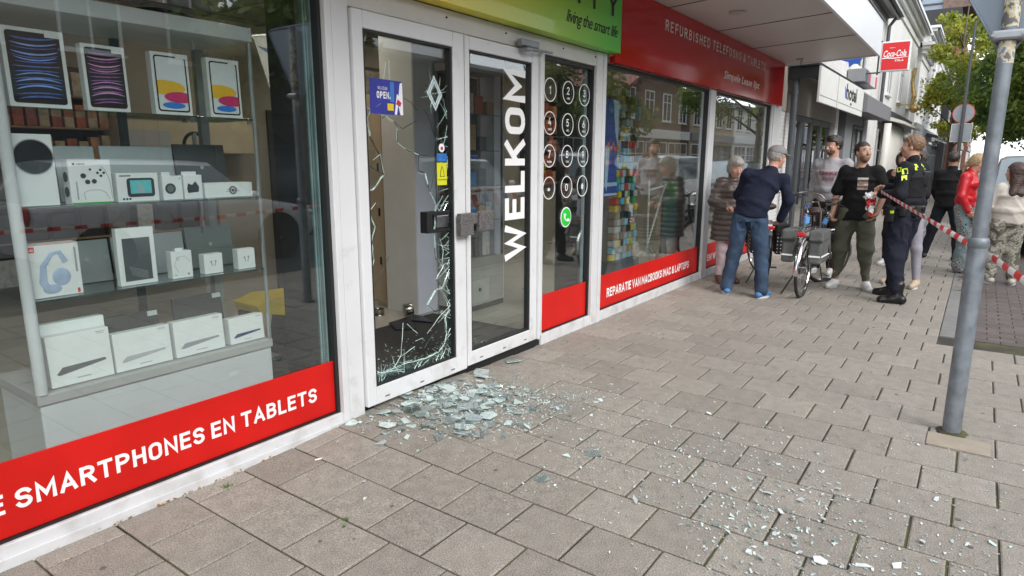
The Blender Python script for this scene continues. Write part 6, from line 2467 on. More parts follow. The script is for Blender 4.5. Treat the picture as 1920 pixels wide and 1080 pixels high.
class Field:
    def __init__(s):
        s.p = []

    def cap(s, a, b, ra, rb=None, k=.02):
        s.p.append(('c', V_(*a), V_(*b), ra, ra if rb is None else rb, k))
        return s

    def ell(s, c, r, R_=None, k=.02):
        s.p.append(('e', V_(*c), V_(*r), np.eye(3) if R_ is None else R_, 0, k))
        return s

    def sec(s, a, b, ra, rb, lat=(0, 1, 0), k=.03):
        """elliptic section from a to b; ra=(half width, half depth)"""
        s.p.append(('s', V_(*a), V_(*b), ra, (rb, V_(*lat)), k))
        return s

    def chain(s, pts, rs, k=.02):
        for i in range(len(pts) - 1):
            s.cap(pts[i], pts[i + 1], rs[i], rs[i + 1], k)
        return s

    def bounds(s):
        lo, hi = V_(9, 9, 9), V_(-9, -9, -9)
        for q in s.p:
            if q[0] == 'c':
                m = max(q[3], q[4])
                pts = (q[1], q[2])
            elif q[0] == 'e':
                m = max(q[2])
                pts = (q[1],)
            else:
                m = max(*q[3], *q[4][0])
                pts = (q[1], q[2])
            for p in pts:
                lo, hi = np.minimum(lo, p - m), np.maximum(hi, p + m)
        return lo, hi

    def mesh(s, h=.009, warp=None, cut=None, pad=.03):
        lo, hi = s.bounds()
        lo, hi = lo - pad, hi + pad
        n = np.ceil((hi - lo) / h).astype(int) + 1
        X = (lo[0] + h * np.arange(n[0])).astype(np.float32)
        Y = (lo[1] + h * np.arange(n[1])).astype(np.float32)
        Z = (lo[2] + h * np.arange(n[2])).astype(np.float32)
        D = np.full(n, .2, np.float32)
        for q in s.p:
            k = q[5]
            m0 = k + .03
            if q[0] == 'c':
                m = max(q[3], q[4]) + m0
                a, b = np.minimum(q[1], q[2]) - m, np.maximum(q[1], q[2]) + m
            elif q[0] == 'e':
                m = max(q[2]) + m0
                a, b = q[1] - m, q[1] + m
            else:
                m = max(*q[3], *q[4][0]) + m0
                a, b = np.minimum(q[1], q[2]) - m, np.maximum(q[1], q[2]) + m
            i0 = np.clip(np.floor((a - lo) / h).astype(int), 0, n - 1)
            i1 = np.clip(np.ceil((b - lo) / h).astype(int) + 1, 1, n)
            sl = tuple(slice(i0[t], i1[t]) for t in range(3))
            x, y, z = X[sl[0]][:, None, None], Y[sl[1]][None, :, None], Z[sl[2]][None, None, :]
            if q[0] == 'c':
                A, B = q[1], q[2]
                ab = B - A
                L2 = max(float(ab @ ab), 1e-9)
                px, py, pz = x - A[0], y - A[1], z - A[2]
                t = np.clip((px * ab[0] + py * ab[1] + pz * ab[2]) / L2, 0, 1)
                d = np.sqrt((px - t * ab[0]) ** 2 + (py - t * ab[1]) ** 2 + (pz - t * ab[2]) ** 2) - (q[3] + (q[4] - q[3]) * t)
            elif q[0] == 'e':
                R_ = q[3]
                r = q[2]
                px, py, pz = x - q[1][0], y - q[1][1], z - q[1][2]
                u = [(px * R_[0, j] + py * R_[1, j] + pz * R_[2, j]) for j in range(3)]
                k0 = np.sqrt(sum((u[j] / r[j]) ** 2 for j in range(3))) + 1e-6
                k1 = np.sqrt(sum((u[j] / r[j] ** 2) ** 2 for j in range(3))) + 1e-6
                d = k0 * (k0 - 1) / k1
            else:
                A, B = q[1], q[2]
                (rb, lat) = q[4]
                ra = q[3]
                ab = B - A
                L = np.linalg.norm(ab)
                ax = ab / L
                lat = lat - ax * (lat @ ax)
                lat /= np.linalg.norm(lat)
                fw = np.cross(ax, lat)
                px, py, pz = x - A[0], y - A[1], z - A[2]
                t = (px * ax[0] + py * ax[1] + pz * ax[2]) / L
                tc = np.clip(t, 0, 1)
                aa, bb = ra[0] + (rb[0] - ra[0]) * tc, ra[1] + (rb[1] - ra[1]) * tc
                u = px * lat[0] + py * lat[1] + pz * lat[2]
                v = px * fw[0] + py * fw[1] + pz * fw[2]
                de = (np.sqrt((u / aa) ** 2 + (v / bb) ** 2) - 1) * np.minimum(aa, bb)
                dz = (np.abs(t - .5) - .5) * L
                kk = .02
                hh = np.maximum(kk - np.abs(de - dz), 0) / kk
                d = np.maximum(de, dz) + hh * hh * kk * .25
            o = D[sl]
            hh = np.maximum(k - np.abs(o - d), 0) / k
            D[sl] = np.minimum(o, d) - hh * hh * k * .25
        gx, gy, gz_ = X[:, None, None], Y[None, :, None], Z[None, None, :]
        if warp is not None:
            D = D + warp(gx, gy, gz_).astype(np.float32)
        if cut is not None:
            D = np.maximum(D, cut(gx, gy, gz_).astype(np.float32))
        return surfnets(D, lo, h)


def surfnets(D, lo, h):
    S_ = D < 0
    n = np.array(D.shape) - 1
    c = np.zeros(n, np.int8)
    offs = [(i, j, k) for i in (0, 1) for j in (0, 1) for k in (0, 1)]
    for o in offs:
        c += S_[o[0]:o[0] + n[0], o[1]:o[1] + n[1], o[2]:o[2] + n[2]]
    act = (c > 0) & (c < 8)
    I = np.argwhere(act)
    idx = np.full(n, -1, np.int64)
    idx[act] = np.arange(len(I))
    P = np.zeros((len(I), 3))
    W = np.zeros(len(I))
    for a in offs:
        for ax in range(3):
            if a[ax]:
                continue
            b = list(a)
            b[ax] = 1
            va = D[I[:, 0] + a[0], I[:, 1] + a[1], I[:, 2] + a[2]].astype(np.float64)
            vb = D[I[:, 0] + b[0], I[:, 1] + b[1], I[:, 2] + b[2]].astype(np.float64)
            m = (va < 0) != (vb < 0)
            t = np.where(m, va / np.where(m, va - vb, 1), 0)
            q = np.array(a, float)[None] + t[:, None] * (np.array(b, float) - np.array(a, float))[None]
            P += q * m[:, None]
            W += m
    P = (I + P / W[:, None]) * h + lo
    F = []
    for ax in range(3):
        u, v = (ax + 1) % 3, (ax + 2) % 3
        s0 = [slice(None)] * 3
        s1 = [slice(None)] * 3
        s0[ax], s1[ax] = slice(0, -1), slice(1, None)
        a, b = S_[tuple(s0)], S_[tuple(s1)]
        E_ = np.argwhere(a != b)
        ok = (E_[:, u] > 0) & (E_[:, v] > 0) & (E_[:, u] < n[u]) & (E_[:, v] < n[v])
        E_ = E_[ok]
        sgn = a[E_[:, 0], E_[:, 1], E_[:, 2]]
        q = []
        for du, dv in ((0, 0), (-1, 0), (-1, -1), (0, -1)):
            e = E_.copy()
            e[:, u] += du
            e[:, v] += dv
            q.append(idx[e[:, 0], e[:, 1], e[:, 2]])
        q = np.stack(q, 1)
        q[~sgn] = q[~sgn][:, ::-1]
        F.append(q)
    return P, np.concatenate(F)


def npobj(name, PF, m, parent):
    P, F = PF
    me = bpy.data.meshes.new(name)
    me.vertices.add(len(P))
    me.vertices.foreach_set('co', P.astype(np.float32).ravel())
    me.loops.add(len(F) * 4)
    me.loops.foreach_set('vertex_index', F.astype(np.int32).ravel())
    me.polygons.add(len(F))
    me.polygons.foreach_set('loop_start', np.arange(len(F), dtype=np.int32) * 4)
    me.update(calc_edges=True)
    me.validate()
    me.polygons.foreach_set('use_smooth', [True] * len(me.polygons))
    me.materials.append(m)
    o = bpy.data.objects.new(name, me)
    C.objects.link(o)
    o.parent = parent
    return o


def folds(amp=.005, f=14., seed=0, extra=None):
    r = np.random.default_rng(seed)
    ph = r.uniform(0, 6.28, 12)

    def w(x, y, z):
        a = np.sin(f * z + 3.2 * np.sin(f * .45 * x + ph[0]) + 2.6 * np.sin(f * .5 * y + ph[1]) + ph[2])
        b = np.sin(f * 1.9 * z + f * 1.1 * x + 2.2 * np.sin(f * .9 * y + ph[3]) + ph[4])
        c = np.sin(f * .8 * x - f * .9 * y + 2 * np.sin(f * .6 * z + ph[5]))
        d = 1.45 * amp * (.7 * (np.abs(a) - .5) + .45 * (np.abs(b) - .5) * (.5 + .5 * c) + .3 * c)
        if extra is not None:
            d = d + extra(x, y, z)
        return d
    return w


def rotm(yaw, pitch, roll=0.):
    """head frame: yaw left +, pitch down +, roll to the left shoulder -"""
    return np.array((RZ(yaw) @ RY(pitch) @ RX(roll)).to_3x3())


SKIN = {k: mat('skin_' + k, c, .5, var=.10, vs=14, bump=.12, bs=90, spec=.4) for k, c in dict(fair=(.50, .28, .20), tan=(.36, .20, .13), olive=(.40, .23, .155), pink=(.52, .27, .20)).items()}
EYEW = mat('eye_white', (.6, .58, .55), .3)
EYED = mat('eye_dark', (.02, .014, .01), .2)
LIP = mat('lips', (.32, .10, .085), .45)


def cloth(name, c, rough=.85, var=.12, vs=6, bump=.55, bs=26, sheen=.0):
    return mat(name, c, rough, var=var, vs=vs, bump=bump, bs=bs, sheen=sheen, spec=.25, dist=.012)


def hand(F, wr, d, nrm, side, curl=.5, sc=1.):
    """five fingers: d finger direction, nrm palm normal (towards the palm side), side = thumb direction sign"""
    d = V_(*d) / np.linalg.norm(d)
    nrm = V_(*nrm)
    nrm = nrm - d * (nrm @ d)
    nrm /= np.linalg.norm(nrm)
    lat = np.cross(nrm, d) * side
    wr = V_(*wr)
    kn = []
    F.cap(wr - d * .02, wr + d * .03 * sc, .023 * sc, .022 * sc, .012)
    for i, (o, L) in enumerate(((.028, .072), (.0095, .080), (-.0095, .075), (-.027, .060))):
        k0 = wr + d * (.082 - .006 * abs(i - 1)) * sc + lat * o * sc
        F.cap(wr + d * .015 + lat * o * .55 * sc, k0, .0145 * sc, .0115 * sc, .010)
        a = curl * (.8 + .12 * i)
        d1 = d * math.cos(a) + nrm * math.sin(a)
        a2 = curl * (1.9 + .15 * i)
        d2 = d * math.cos(a2) + nrm * math.sin(a2)
        k1 = k0 + d1 * L * .5 * sc
        k2 = k1 + d2 * L * .52 * sc
        F.cap(k0, k1, .0100 * sc, .0092 * sc, .004)
        F.cap(k1, k2, .0092 * sc, .0078 * sc, .004)
    t0 = wr + d * .025 * sc + lat * .024 * sc
    t1 = t0 + (d * .75 + lat * .7 + nrm * .25) / 1.06 * .038 * sc
    t2 = t1 + (d * .95 + lat * .12 + nrm * (.3 + curl * .4)) * .032 * sc
    F.cap(t0, t1, .0145 * sc, .0115 * sc, .010)
    F.cap(t1, t2, .0110 * sc, .0088 * sc, .005)


class Person:
    def __init__(s, label, x, y, heading, h=1.75, skin='fair', female=False, J=None, yaw=0., pitch=0., roll=0., hands=(None, None), heavy=1.0, head_scale=1.0):
        s.o = thing('person', label, 'person', (x, y, 0), heading)
        s.h, s.fem, s.hv = h, female, heavy
        k = h / 1.75
        s.k = k
        j = dict(pel=(0, 0, .97), wai=(0, 0, 1.10), che=(0, 0, 1.31), nek=(-.005, 0, 1.475), hed=(.02, 0, 1.625))
        sh = .148 if female else .172
        hp = .10
        for n_, g in (('L', 1), ('R', -1)):
            j['sh' + n_] = (-.01, g * sh, 1.415)
            j['el' + n_] = (-.03, g * (sh + .042), 1.13)
            j['wr' + n_] = (.03, g * (sh + .045), .88)
            j['hp' + n_] = (0, g * .085, .93)
            j['kn' + n_] = (.02, g * hp, .50)
            j['an' + n_] = (-.02, g * hp, .085)
            j['to' + n_] = (.15, g * (hp + .03), .03)
        j = {a: V_(*b) * k for a, b in j.items()}
        if J:
            for a, b in J.items():
                j[a] = V_(*b)          # absolute metres in the local frame
        s.j = j
        s.R = rotm(yaw, pitch, roll)
        s.hs = head_scale * (.96 if female else 1.)
        s.skin = SKIN[skin]
        s.hands = hands
        s.seed = int(abs(x * 31 + y * 17) * 10) % 997

    def H(s, x, y, z):
        return s.j['hed'] + s.R @ (V_(x, y, z) * s.hs)

    def body(s):
        j, k, F = s.j, s.k, Field()
        hv = s.hv
        w_ = (.155 if s.fem else .165) * k
        F.sec(j['pel'] - V_(0, 0, .06), j['wai'], (w_ * hv, .10 * k * hv), (.135 * k * hv, .092 * k * hv), k=.06)
        F.sec(j['wai'], j['che'], (.125 * k * hv, .085 * k * hv), (.138 * k, .088 * k), k=.05)
        F.sec(j['che'], j['nek'] - V_(0, 0, .03), (.138 * k, .086 * k), (.07 * k, .05 * k), k=.04)
        F.cap(j['shL'] - V_(0, 0, .012), j['shR'] - V_(0, 0, .012), .040 * k, k=.03)
        F.cap(j['nek'] - V_(0, 0, .05), s.H(-.015, 0, -.06), .062 * k, .053 * k, k=.04)
        for n_ in 'LR':
            F.chain([j['sh' + n_], j['el' + n_], j['wr' + n_]], [.044 * k, .040 * k, .0265 * k], .02)
            F.chain([j['hp' + n_], j['kn' + n_], j['an' + n_]], [.083 * k, .055 * k, .037 * k], .03)
            F.chain([j['an' + n_], j['an' + n_] + (j['to' + n_] - j['an' + n_]) * .6], [.034 * k, .022 * k], .02)
        H, R_, q = s.H, s.R, s.hs
        F.ell(H(-.012, 0, .028), V_(.098, .077, .098) * q, R_, .03)
        F.ell(H(.025, 0, -.045), V_(.066, .058, .072) * q, R_, .03)
        F.ell(H(.055, 0, -.088), V_(.026, .030, .020) * q, R_, .025)
        F.cap(H(.083, 0, .018), H(.107, 0, -.022), .009 * q, .0135 * q, .010)
        F.cap(H(.100, .010, -.026), H(.100, -.010, -.026), .008 * q, k=.008)
        F.cap(H(.080, .030, .030), H(.080, -.030, .030), .011 * q, k=.012)
        F.cap(H(.084, .016, -.055), H(.084, -.016, -.055), .0085 * q, k=.010)
        for g in (-1, 1):
            F.ell(H(-.005, g * .077, -.005), V_(.017, .008, .030) * q, R_, .008)
            F.ell(H(.058, g * .040, -.02), V_(.022, .022, .024) * q, R_, .02)
        for n_, g, hd in (('L', 1, s.hands[0]), ('R', -1, s.hands[1])):
            d, nr_, cu = hd if hd else ((j['wr' + n_] - j['el' + n_]) * V_(1, 1, 1) + V_(.02, 0, 0), (.25, -g, 0), .45)
            cr = np.cross(nr_, d)
            sd = 1 if (cr @ V_(1, 0, .3)) > 0 else -1
            hand(F, j['wr' + n_], d, nr_, sd, cu, .95 * k)
        npobj('body', F.mesh(.0075), s.skin, s.o)
        for g in (-1, 1):
            b = MB()
            c = H(.0790, g * .031, .006)
            b.sphere(c, .0105 * q, 10, 7)
            e = b.build('eye', EYEW, s.o, local=True, smooth=True)
            b = MB()
            b.sphere(H(.0868, g * .031, .006), .0050 * q, 8, 6)
            b.build('iris', EYED, e, local=True, smooth=True)
        MB().tube([H(.0895, -.022, -.057), H(.0955, 0, -.055), H(.0895, .022, -.057)], [.003, .0048, .003], 6).build('lips', LIP, s.o, local=True, smooth=True)
        return s

    def brows(s, m):
        b = MB()
        for g in (-1, 1):
            b.tube([s.H(.086, g * .014, .036), s.H(.084, g * .030, .041), s.H(.072, g * .046, .036)], [.004, .0045, .0025], 6)
        b.build('eyebrows', m, s.o, local=True, smooth=True)

    def hair(s, m, style='short', extra=None):
        F = Field()
        q = s.hs
        top = {'short': 0.006, 'quiff': .016, 'bob': .016, 'long': .012, 'pony': .012, 'crew': .002}[style]
        F.ell(s.H(-.018, 0, .036), V_(.100 + top, .081 + top, .098 + top) * q, s.R, .02)
        if style == 'quiff':
            F.ell(s.H(.050, 0, .120), V_(.045, .058, .028) * q, s.R, .03)
        if style in ('bob',):
            for g in (-1, 1):
                F.ell(s.H(-.03, g * .070, -.02), V_(.055, .028, .070) * q, s.R, .03)
            F.ell(s.H(-.065, 0, -.02), V_(.055, .080, .085) * q, s.R, .03)
            F.ell(s.H(.055, .0, .095), V_(.045, .06, .035) * q, s.R, .03)
        if style == 'long':
            for g in (-1, 1):
                F.chain([s.H(-.04, g * .02, .03), s.H(-.055, g * .035, -.10), s.j['che'] + V_(-.125 * s.k, g * .045, .02)], [.078, .066, .042], .04)
            for g in (-1, 1):
                F.chain([s.H(-.02, g * .075, .02), s.H(-.03, g * .075, -.10), s.H(-.03, g * .08, -.20)], [.03, .028, .02], .03)
        if style == 'pony':
            F.ell(s.H(-.06, 0, -.01), V_(.06, .075, .075) * q, s.R, .03)
            F.chain([s.H(-.09, 0, .01), s.H(-.125, 0, -.07), s.H(-.12, 0, -.17)], [.035, .032, .015], .02)
            F.ell(s.H(.050, 0, .085), V_(.05, .062, .045) * q, s.R, .03)
        if extra:
            extra(F, s)
        hed, R_ = s.j['hed'], s.R
        hl = {'short': .062, 'quiff': .068, 'bob': .060, 'long': .060, 'pony': .062, 'crew': .066}[style]
        back = {'short': -.045, 'quiff': -.04, 'crew': -.03, 'bob': -.2, 'long': -.8, 'pony': -.5}[style]

        def cut(x, y, z):
            px, py, pz = x - hed[0], y - hed[1], z - hed[2]
            u = (px * R_[0, 0] + py * R_[1, 0] + pz * R_[2, 0]) / q
            v = (px * R_[0, 1] + py * R_[1, 1] + pz * R_[2, 1]) / q
            w = (px * R_[0, 2] + py * R_[1, 2] + pz * R_[2, 2]) / q
            # face opening: in front of the ears and below the hair line
            face = np.maximum(.012 - u + .012 * np.sin(w * 60) * 0, w - hl + (u - .05) * .15)
            face = np.maximum(.012 - u, -(hl - w))
            c1 = np.minimum(u - .030, hl - w)           # >0 inside face opening
            if style in ('short', 'quiff', 'crew'):
                side = np.minimum(hl - .055 + .0 - w - 0 * u, u + .015)      # sideburn edge
                c1 = np.maximum(c1, side)
                c1 = np.maximum(c1, back - w - np.maximum(0, -u) * .35)
            else:
                c1 = np.maximum(c1, back - w)
            return c1

        def wp(x, y, z):
            r = np.sin(150 * x + 60 * z + 2 * np.sin(90 * y)) * np.sin(130 * y + 3 * np.sin(70 * z))
            return .0035 * r
        npobj('hair', F.mesh(.0065, warp=wp, cut=cut), m, s.o)
        s.brows(m)
        return s

    def beard(s, m):
        F = Field()
        F.ell(s.H(.027, 0, -.048), V_(.069, .061, .074) * s.hs, s.R, .02)
        F.ell(s.H(.055, 0, -.089), V_(.029, .033, .024) * s.hs, s.R, .02)
        hed, R_, q = s.j['hed'], s.R, s.hs

        def cut(x, y, z):
            px, py, pz = x - hed[0], y - hed[1], z - hed[2]
            u = (px * R_[0, 0] + py * R_[1, 0] + pz * R_[2, 0]) / q
            v = (px * R_[0, 1] + py * R_[1, 1] + pz * R_[2, 1]) / q
            w = (px * R_[0, 2] + py * R_[1, 2] + pz * R_[2, 2]) / q
            lim = w + .040 - .5 * np.maximum(0, .055 - u)
            mouth = np.minimum(.011 - np.abs(w + .056), .026 - np.abs(v))
            return np.maximum(np.maximum(lim, -u - .005), mouth)
        npobj('beard', F.mesh(.006, cut=cut), m, s.o)
        return s

    def top(s, m, name='sweater', sleeve='long', hem=None, loose=.018, amp=.005, low=None, warp=None, collar=False, flare=0., h=.009):
        j, k, F = s.j, s.k, Field()
        hv = s.hv
        L = loose
        bot = j['pel'] - V_(0, 0, .04) if hem is None else V_(j['pel'][0], j['pel'][1], hem)
        F.sec(bot, j['wai'], (.168 * k * hv + L * .6 + flare, .112 * k * hv + L * .6 + flare * .7), (.148 * k * hv + L, .102 * k * hv + L), k=.06)
        F.sec(j['wai'] - V_(0, 0, .02), j['che'], (.148 * k * hv + L, .102 * k * hv + L), (.160 * k + L * .8, .108 * k + L * .8), k=.05)
        F.sec(j['che'], j['nek'] - V_(0, 0, .035), (.160 * k + L * .8, .104 * k + L * .7), (.085 * k, .060 * k), k=.06)
        F.cap(j['shL'] - V_(0, 0, .008), j['shR'] - V_(0, 0, .008), .050 * k + L * .4, k=.03)
        for n_ in 'LR':
            F.cap(j['sh' + n_] - V_(0, 0, .012), j['che'], .050 * k + L * .3, .080 * k + L * .5, k=.04)
        F.cap(j['che'], j['nek'] - V_(0, 0, .04), .085 * k + L * .5, .06 * k, k=.05)
        F.cap(j['nek'] - V_(0, 0, .06), j['nek'] + V_(.0, 0, -.018 if not collar else .025), .074 * k, .066 * k, k=.02)
        if s.fem:
            for g in (-1, 1):
                F.ell(j['che'] + V_(.085, g * .065, .0), (.06, .06, .065), k=.05)
        for n_ in 'LR':
            a, b, c = j['sh' + n_], j['el' + n_], j['wr' + n_]
            if sleeve == 'long':
                cc = b + (c - b) * .96
                F.chain([a, b, cc], [.054 * k + L * .38, .047 * k + L * .45, .036 * k + L * .4], .03)
            elif sleeve == 'short':
                F.chain([a, a + (b - a) * .80], [.055 * k + L * .4, .058 * k + L], .03)
        nk = j['nek']
        npobj(name, F.mesh(h, warp=warp or folds(amp, 15, s.seed)), m, s.o)
        return s

    def legs(s, m, name='trousers', loose=.014, amp=.005, bottom=.05, flare=0., f=16, cuff=None):
        j, k, F = s.j, s.k, Field()
        hv = s.hv
        F.sec(j['pel'] - V_(0, 0, .09), j['pel'] + V_(0, 0, .045), (.162 * k * hv + loose * .45, .104 * k * hv + loose * .35), (.146 * k * hv, .094 * k * hv), k=.05)
        for n_ in 'LR':
            a, b, c = j['hp' + n_], j['kn' + n_], j['an' + n_]
            cc = V_(*c)
            cc = b + (c - b) * (1 - bottom)
            F.chain([a, b, cc], [.090 * k + loose, .062 * k + loose, .043 * k + loose * (.9 if cuff is None else 0) + flare + (cuff or 0)], .03)
        npobj(name, F.mesh(.009, warp=folds(amp, f, s.seed + 5)), m, s.o)
        return s

    def shoes(s, m, sole=None, name='shoe', boot=0., sc=1.):
        for n_, g in (('L', 1), ('R', -1)):
            F = Field()
            a, t = s.j['an' + n_], s.j['to' + n_]
            d = t - a
            d[2] = 0
            d /= np.linalg.norm(d)
            heel = V_(a[0], a[1], a[2] - .05) - d * .045
            zf = max(.028, a[2] - .055)
            F.cap((heel[0], heel[1], zf + .016), (a[0] + d[0] * .06, a[1] + d[1] * .06, zf + .022), .040 * sc, .040 * sc, .02)
            F.cap((a[0] + d[0] * .06, a[1] + d[1] * .06, zf + .016), (a[0] + d[0] * .155, a[1] + d[1] * .155, zf + .003), .040 * sc, .036 * sc, .02)
            F.cap((a[0], a[1], a[2] - .01), (a[0] + d[0] * .02, a[1] + d[1] * .02, a[2] - .02), .045 * sc, .042 * sc, .03)
            if boot:
                F.cap((a[0], a[1], a[2]), (a[0] - .005, a[1], a[2] + boot), .050, .056, .02)
            zb = zf - .026
            o = npobj(name, F.mesh(.008, cut=lambda x, y, z: zb - z + 0 * x + 0 * y), m, s.o)
            if sole:
                b = MB()
                pts = []
                for i in range(20):
                    an = 2 * PI * i / 20
                    u = .055 + .112 * math.cos(an)
                    v = (.040 + .004 * math.cos(an)) * math.sin(an)
                    pts.append((a[0] + d[0] * u - d[1] * v, a[1] + d[1] * u + d[0] * v))
                b.prism(pts, zb - .004, zb + .016, 'z')
                b.build('sole', sole, o, local=True)
        return s

    def surf(s, objs, b, direction, off=.004):
        """drape flat artwork (local coordinates) on to the clothing along a direction"""
        from mathutils.bvhtree import BVHTree
        me = [x for x in s.o.children_recursive if x.name.split('.')[0] == objs][0].data
        t = BVHTree.FromPolygons([v.co for v in me.vertices], [p.vertices for p in me.polygons])
        d = Vector(direction).normalized()
        out = []
        for p in b.v:
            hit = t.ray_cast(Vector(p) - d * .6, d)
            out.append(tuple(hit[0] - d * off) if hit[0] else None)
        keep = [i for i, f in enumerate(b.f) if all(out[v] is not None for v in f) and max((Vector(out[v]) - Vector(out[f[0]])).length for v in f) < .22]
        b.f = [b.f[i] for i in keep]
        b.m = [b.m[i] for i in keep]
        b.v = [q if q is not None else (0, 0, 1) for q in out]
        return b


NAVY = cloth('wool_navy', (.010, .013, .030))
BLKC = cloth('cloth_black', (.008, .008, .009))
HAIRG = mat('hair_grey', (.28, .26, .24), .6, var=.35, vs=60, bump=.5, bs=120)
HAIRB = mat('hair_dark', (.022, .014, .010), .5, var=.4, vs=60, bump=.5, bs=120)
HAIRL = mat('hair_brown_light', (.16, .09, .05), .55, var=.35, vs=60, bump=.5, bs=120)
HAIRBL = mat('hair_blond', (.36, .25, .14), .55, var=.35, vs=60, bump=.5, bs=120)
DENIM = cloth('denim_blue', (.038, .064, .110), var=.45, vs=5)
SOLEW = mat('sole_white', (.62, .62, .60), .6, var=.05)
SNEAK = mat('sneaker_white', (.68, .68, .68), .5, var=.06, vs=12)

# -- elderly woman in the quilted coat (faces the street, head bowed)
p = Person('elderly woman in brown quilted coat with head bowed by the last shop window', 8.42, -.37, math.radians(-142), 1.60, 'pink', True, yaw=.1, pitch=.36,
           J=dict(hed=(.085, 0, 1.475), nek=(.03, 0, 1.345), elL=(.02, .225, 1.06), wrL=(.20, .12, 1.01), elR=(.0, -.235, 1.05), wrR=(.20, -.13, .99), toL=(.15, .10, .03), toR=(.14, -.12, .03)),
           hands=(((.8, -.5, -.1), (0, -.3, -1), .7), ((.8, .4, 0), (0, .3, -1), .7)), heavy=1.2)
p.body()
def quilt(x, y, z):
    return -.009 * np.abs(np.sin(z * 46 + .3 * np.sin(x * 9))) + .004 * np.sin(20 * x + 14 * z) * np.sin(17 * y)
p.top(mat('quilted_brown', (.058, .040, .034), .45, var=.1, vs=8, bump=.15, bs=80, sheen=.2), 'coat', hem=.56, loose=.036, warp=quilt, flare=.030, collar=True)
p.legs(cloth('trousers_pale_pink', (.50, .40, .42)), loose=.012, bottom=.12)
p.shoes(mat('shoe_brown', (.12, .06, .04), .5))
p.hair(HAIRG, 'bob')
b = MB()
b.tube([(.10, .03 * math.cos(a), 1.30 + .10 * math.sin(a) * .5) for a in (0, 1, 2, 3)], .010, 6)
b = p.surf('coat', MB().add([(.5, .028, 1.02), (.5, -.028, 1.02), (.5, -.035, 1.30), (.5, .035, 1.30)], [(0, 1, 2, 3)]), (-1, 0, 0))
b.build('shirt', cloth('shirt_navy_stripe', (.02, .02, .06)), p.o, local=True)

# -- man in navy sweater and jeans, bending to the side, seen from behind
p = Person('man in navy sweater, jeans and grey cap seen from behind, leaning over by the window', 7.66, -.83, math.radians(6), 1.76, 'pink', J=dict(
    anL=(.04, .215, .085), knL=(.05, .16, .49), hpL=(-.01, .085, .93), toL=(.19, .28, .03), anR=(-.02, -.185, .085), knR=(.04, -.15, .50), hpR=(0, -.085, .93), toR=(.14, -.25, .03),
    pel=(-.02, .0, .97), wai=(.0, -.02, 1.10), che=(.07, -.10, 1.32), nek=(.13, -.175, 1.475), hed=(.17, -.215, 1.60), shL=(.08, .075, 1.42), shR=(.10, -.315, 1.37),
    elL=(.17, .17, 1.16), wrL=(.35, .05, 1.02), elR=(.12, -.385, 1.12), wrR=(.20, -.30, .90)), yaw=-.75, pitch=.2, roll=.1, heavy=1.06,
    hands=(((.9, -.3, -.1), (0, -1, -.2), .6), ((.5, .4, -.7), (.6, .6, .1), .5)))
p.body()
p.top(NAVY, 'sweater', loose=.026, amp=.009)
p.legs(DENIM, 'jeans', loose=.020, amp=.007, bottom=.02, flare=.012)
p.shoes(mat('shoe_blue', (.07, .20, .42), .7), SOLEW)
p.hair(HAIRG, 'short')
F = Field().ell(p.H(-.012, 0, .055), V_(.112, .092, .085), p.R, .02)
hed_, R_h = p.j['hed'], p.R
npobj('cap', F.mesh(.0075, cut=lambda x, y, z: (.048 + .10 * ((x - hed_[0]) * R_h[0, 0] + (y - hed_[1]) * R_h[1, 0] + (z - hed_[2]) * R_h[2, 0]) - ((x - hed_[0]) * R_h[0, 2] + (y - hed_[1]) * R_h[1, 2] + (z - hed_[2]) * R_h[2, 2]))), cloth('cap_grey', (.19, .18, .18)), p.o)
F = Field().ell(p.H(.115, 0, .052), V_(.07, .068, .009), p.R, .01)
npobj('cap_brim', F.mesh(.005), MATS['cap_grey'], p.o)
# belt line and pockets
b = MB()
for g in (-1, 1):
    b.add([(-.5, g * .03, .90), (-.5, g * .125, .92), (-.5, g * .12, .79), (-.5, g * .075, .77), (-.5, g * .03, .79)], [(0, 1, 2, 3, 4)])
p.surf('jeans', b, (1, 0, 0), .006).build('pocket', cloth('denim_dark', (.045, .09, .17)), p.o, local=True)

# -- tall young man in grey sweatshirt
p = Person('tall bearded man in grey sweatshirt with red print standing behind the bicycle', 9.85, -1.27, math.radians(168), 1.89, 'fair', yaw=-.45, pitch=.12,
           J=dict(elL=(-.03, .27, 1.20), wrL=(.05, .25, .95)), hands=(None, None))
p.body()
p.top(cloth('sweat_grey', (.30, .29, .31)), 'sweatshirt', loose=.030, amp=.007)
b = caps('TOMMY', (.25, .055), t=.2)
b.xf(T(.5, .125, 1.375) @ RZ(math.radians(-90)) @ Matrix.Scale(-1, 4, (0, 0, 1)) @ Matrix.Scale(-1, 4, (0, 0, 1)))
b2 = caps('JEANS', (.17, .045), t=.2)
b2.xf(T(.5, .085, 1.300) @ RZ(math.radians(-90)))
M2 = []
for q_ in (b, b2):
    q_.v = [(x, y, z) for x, y, z in q_.v]
b.merge(b2)
# artwork faces local +x: mirror so that it reads from the front
b.v = [(x, -y, z) for x, y, z in b.v]
p.surf('sweatshirt', b, (-1, 0, 0), .005).build('lettering', mat('print_wine', (.28, .03, .06), .7), p.o, local=True, recalc=False)
p.legs(cloth('trousers_dark_brown', (.022, .016, .013)), loose=.020)
p.shoes(SNEAK, SOLEW)
p.hair(HAIRB, 'quiff').beard(mat('beard_brown', (.10, .055, .035), .8, var=.4, vs=80))

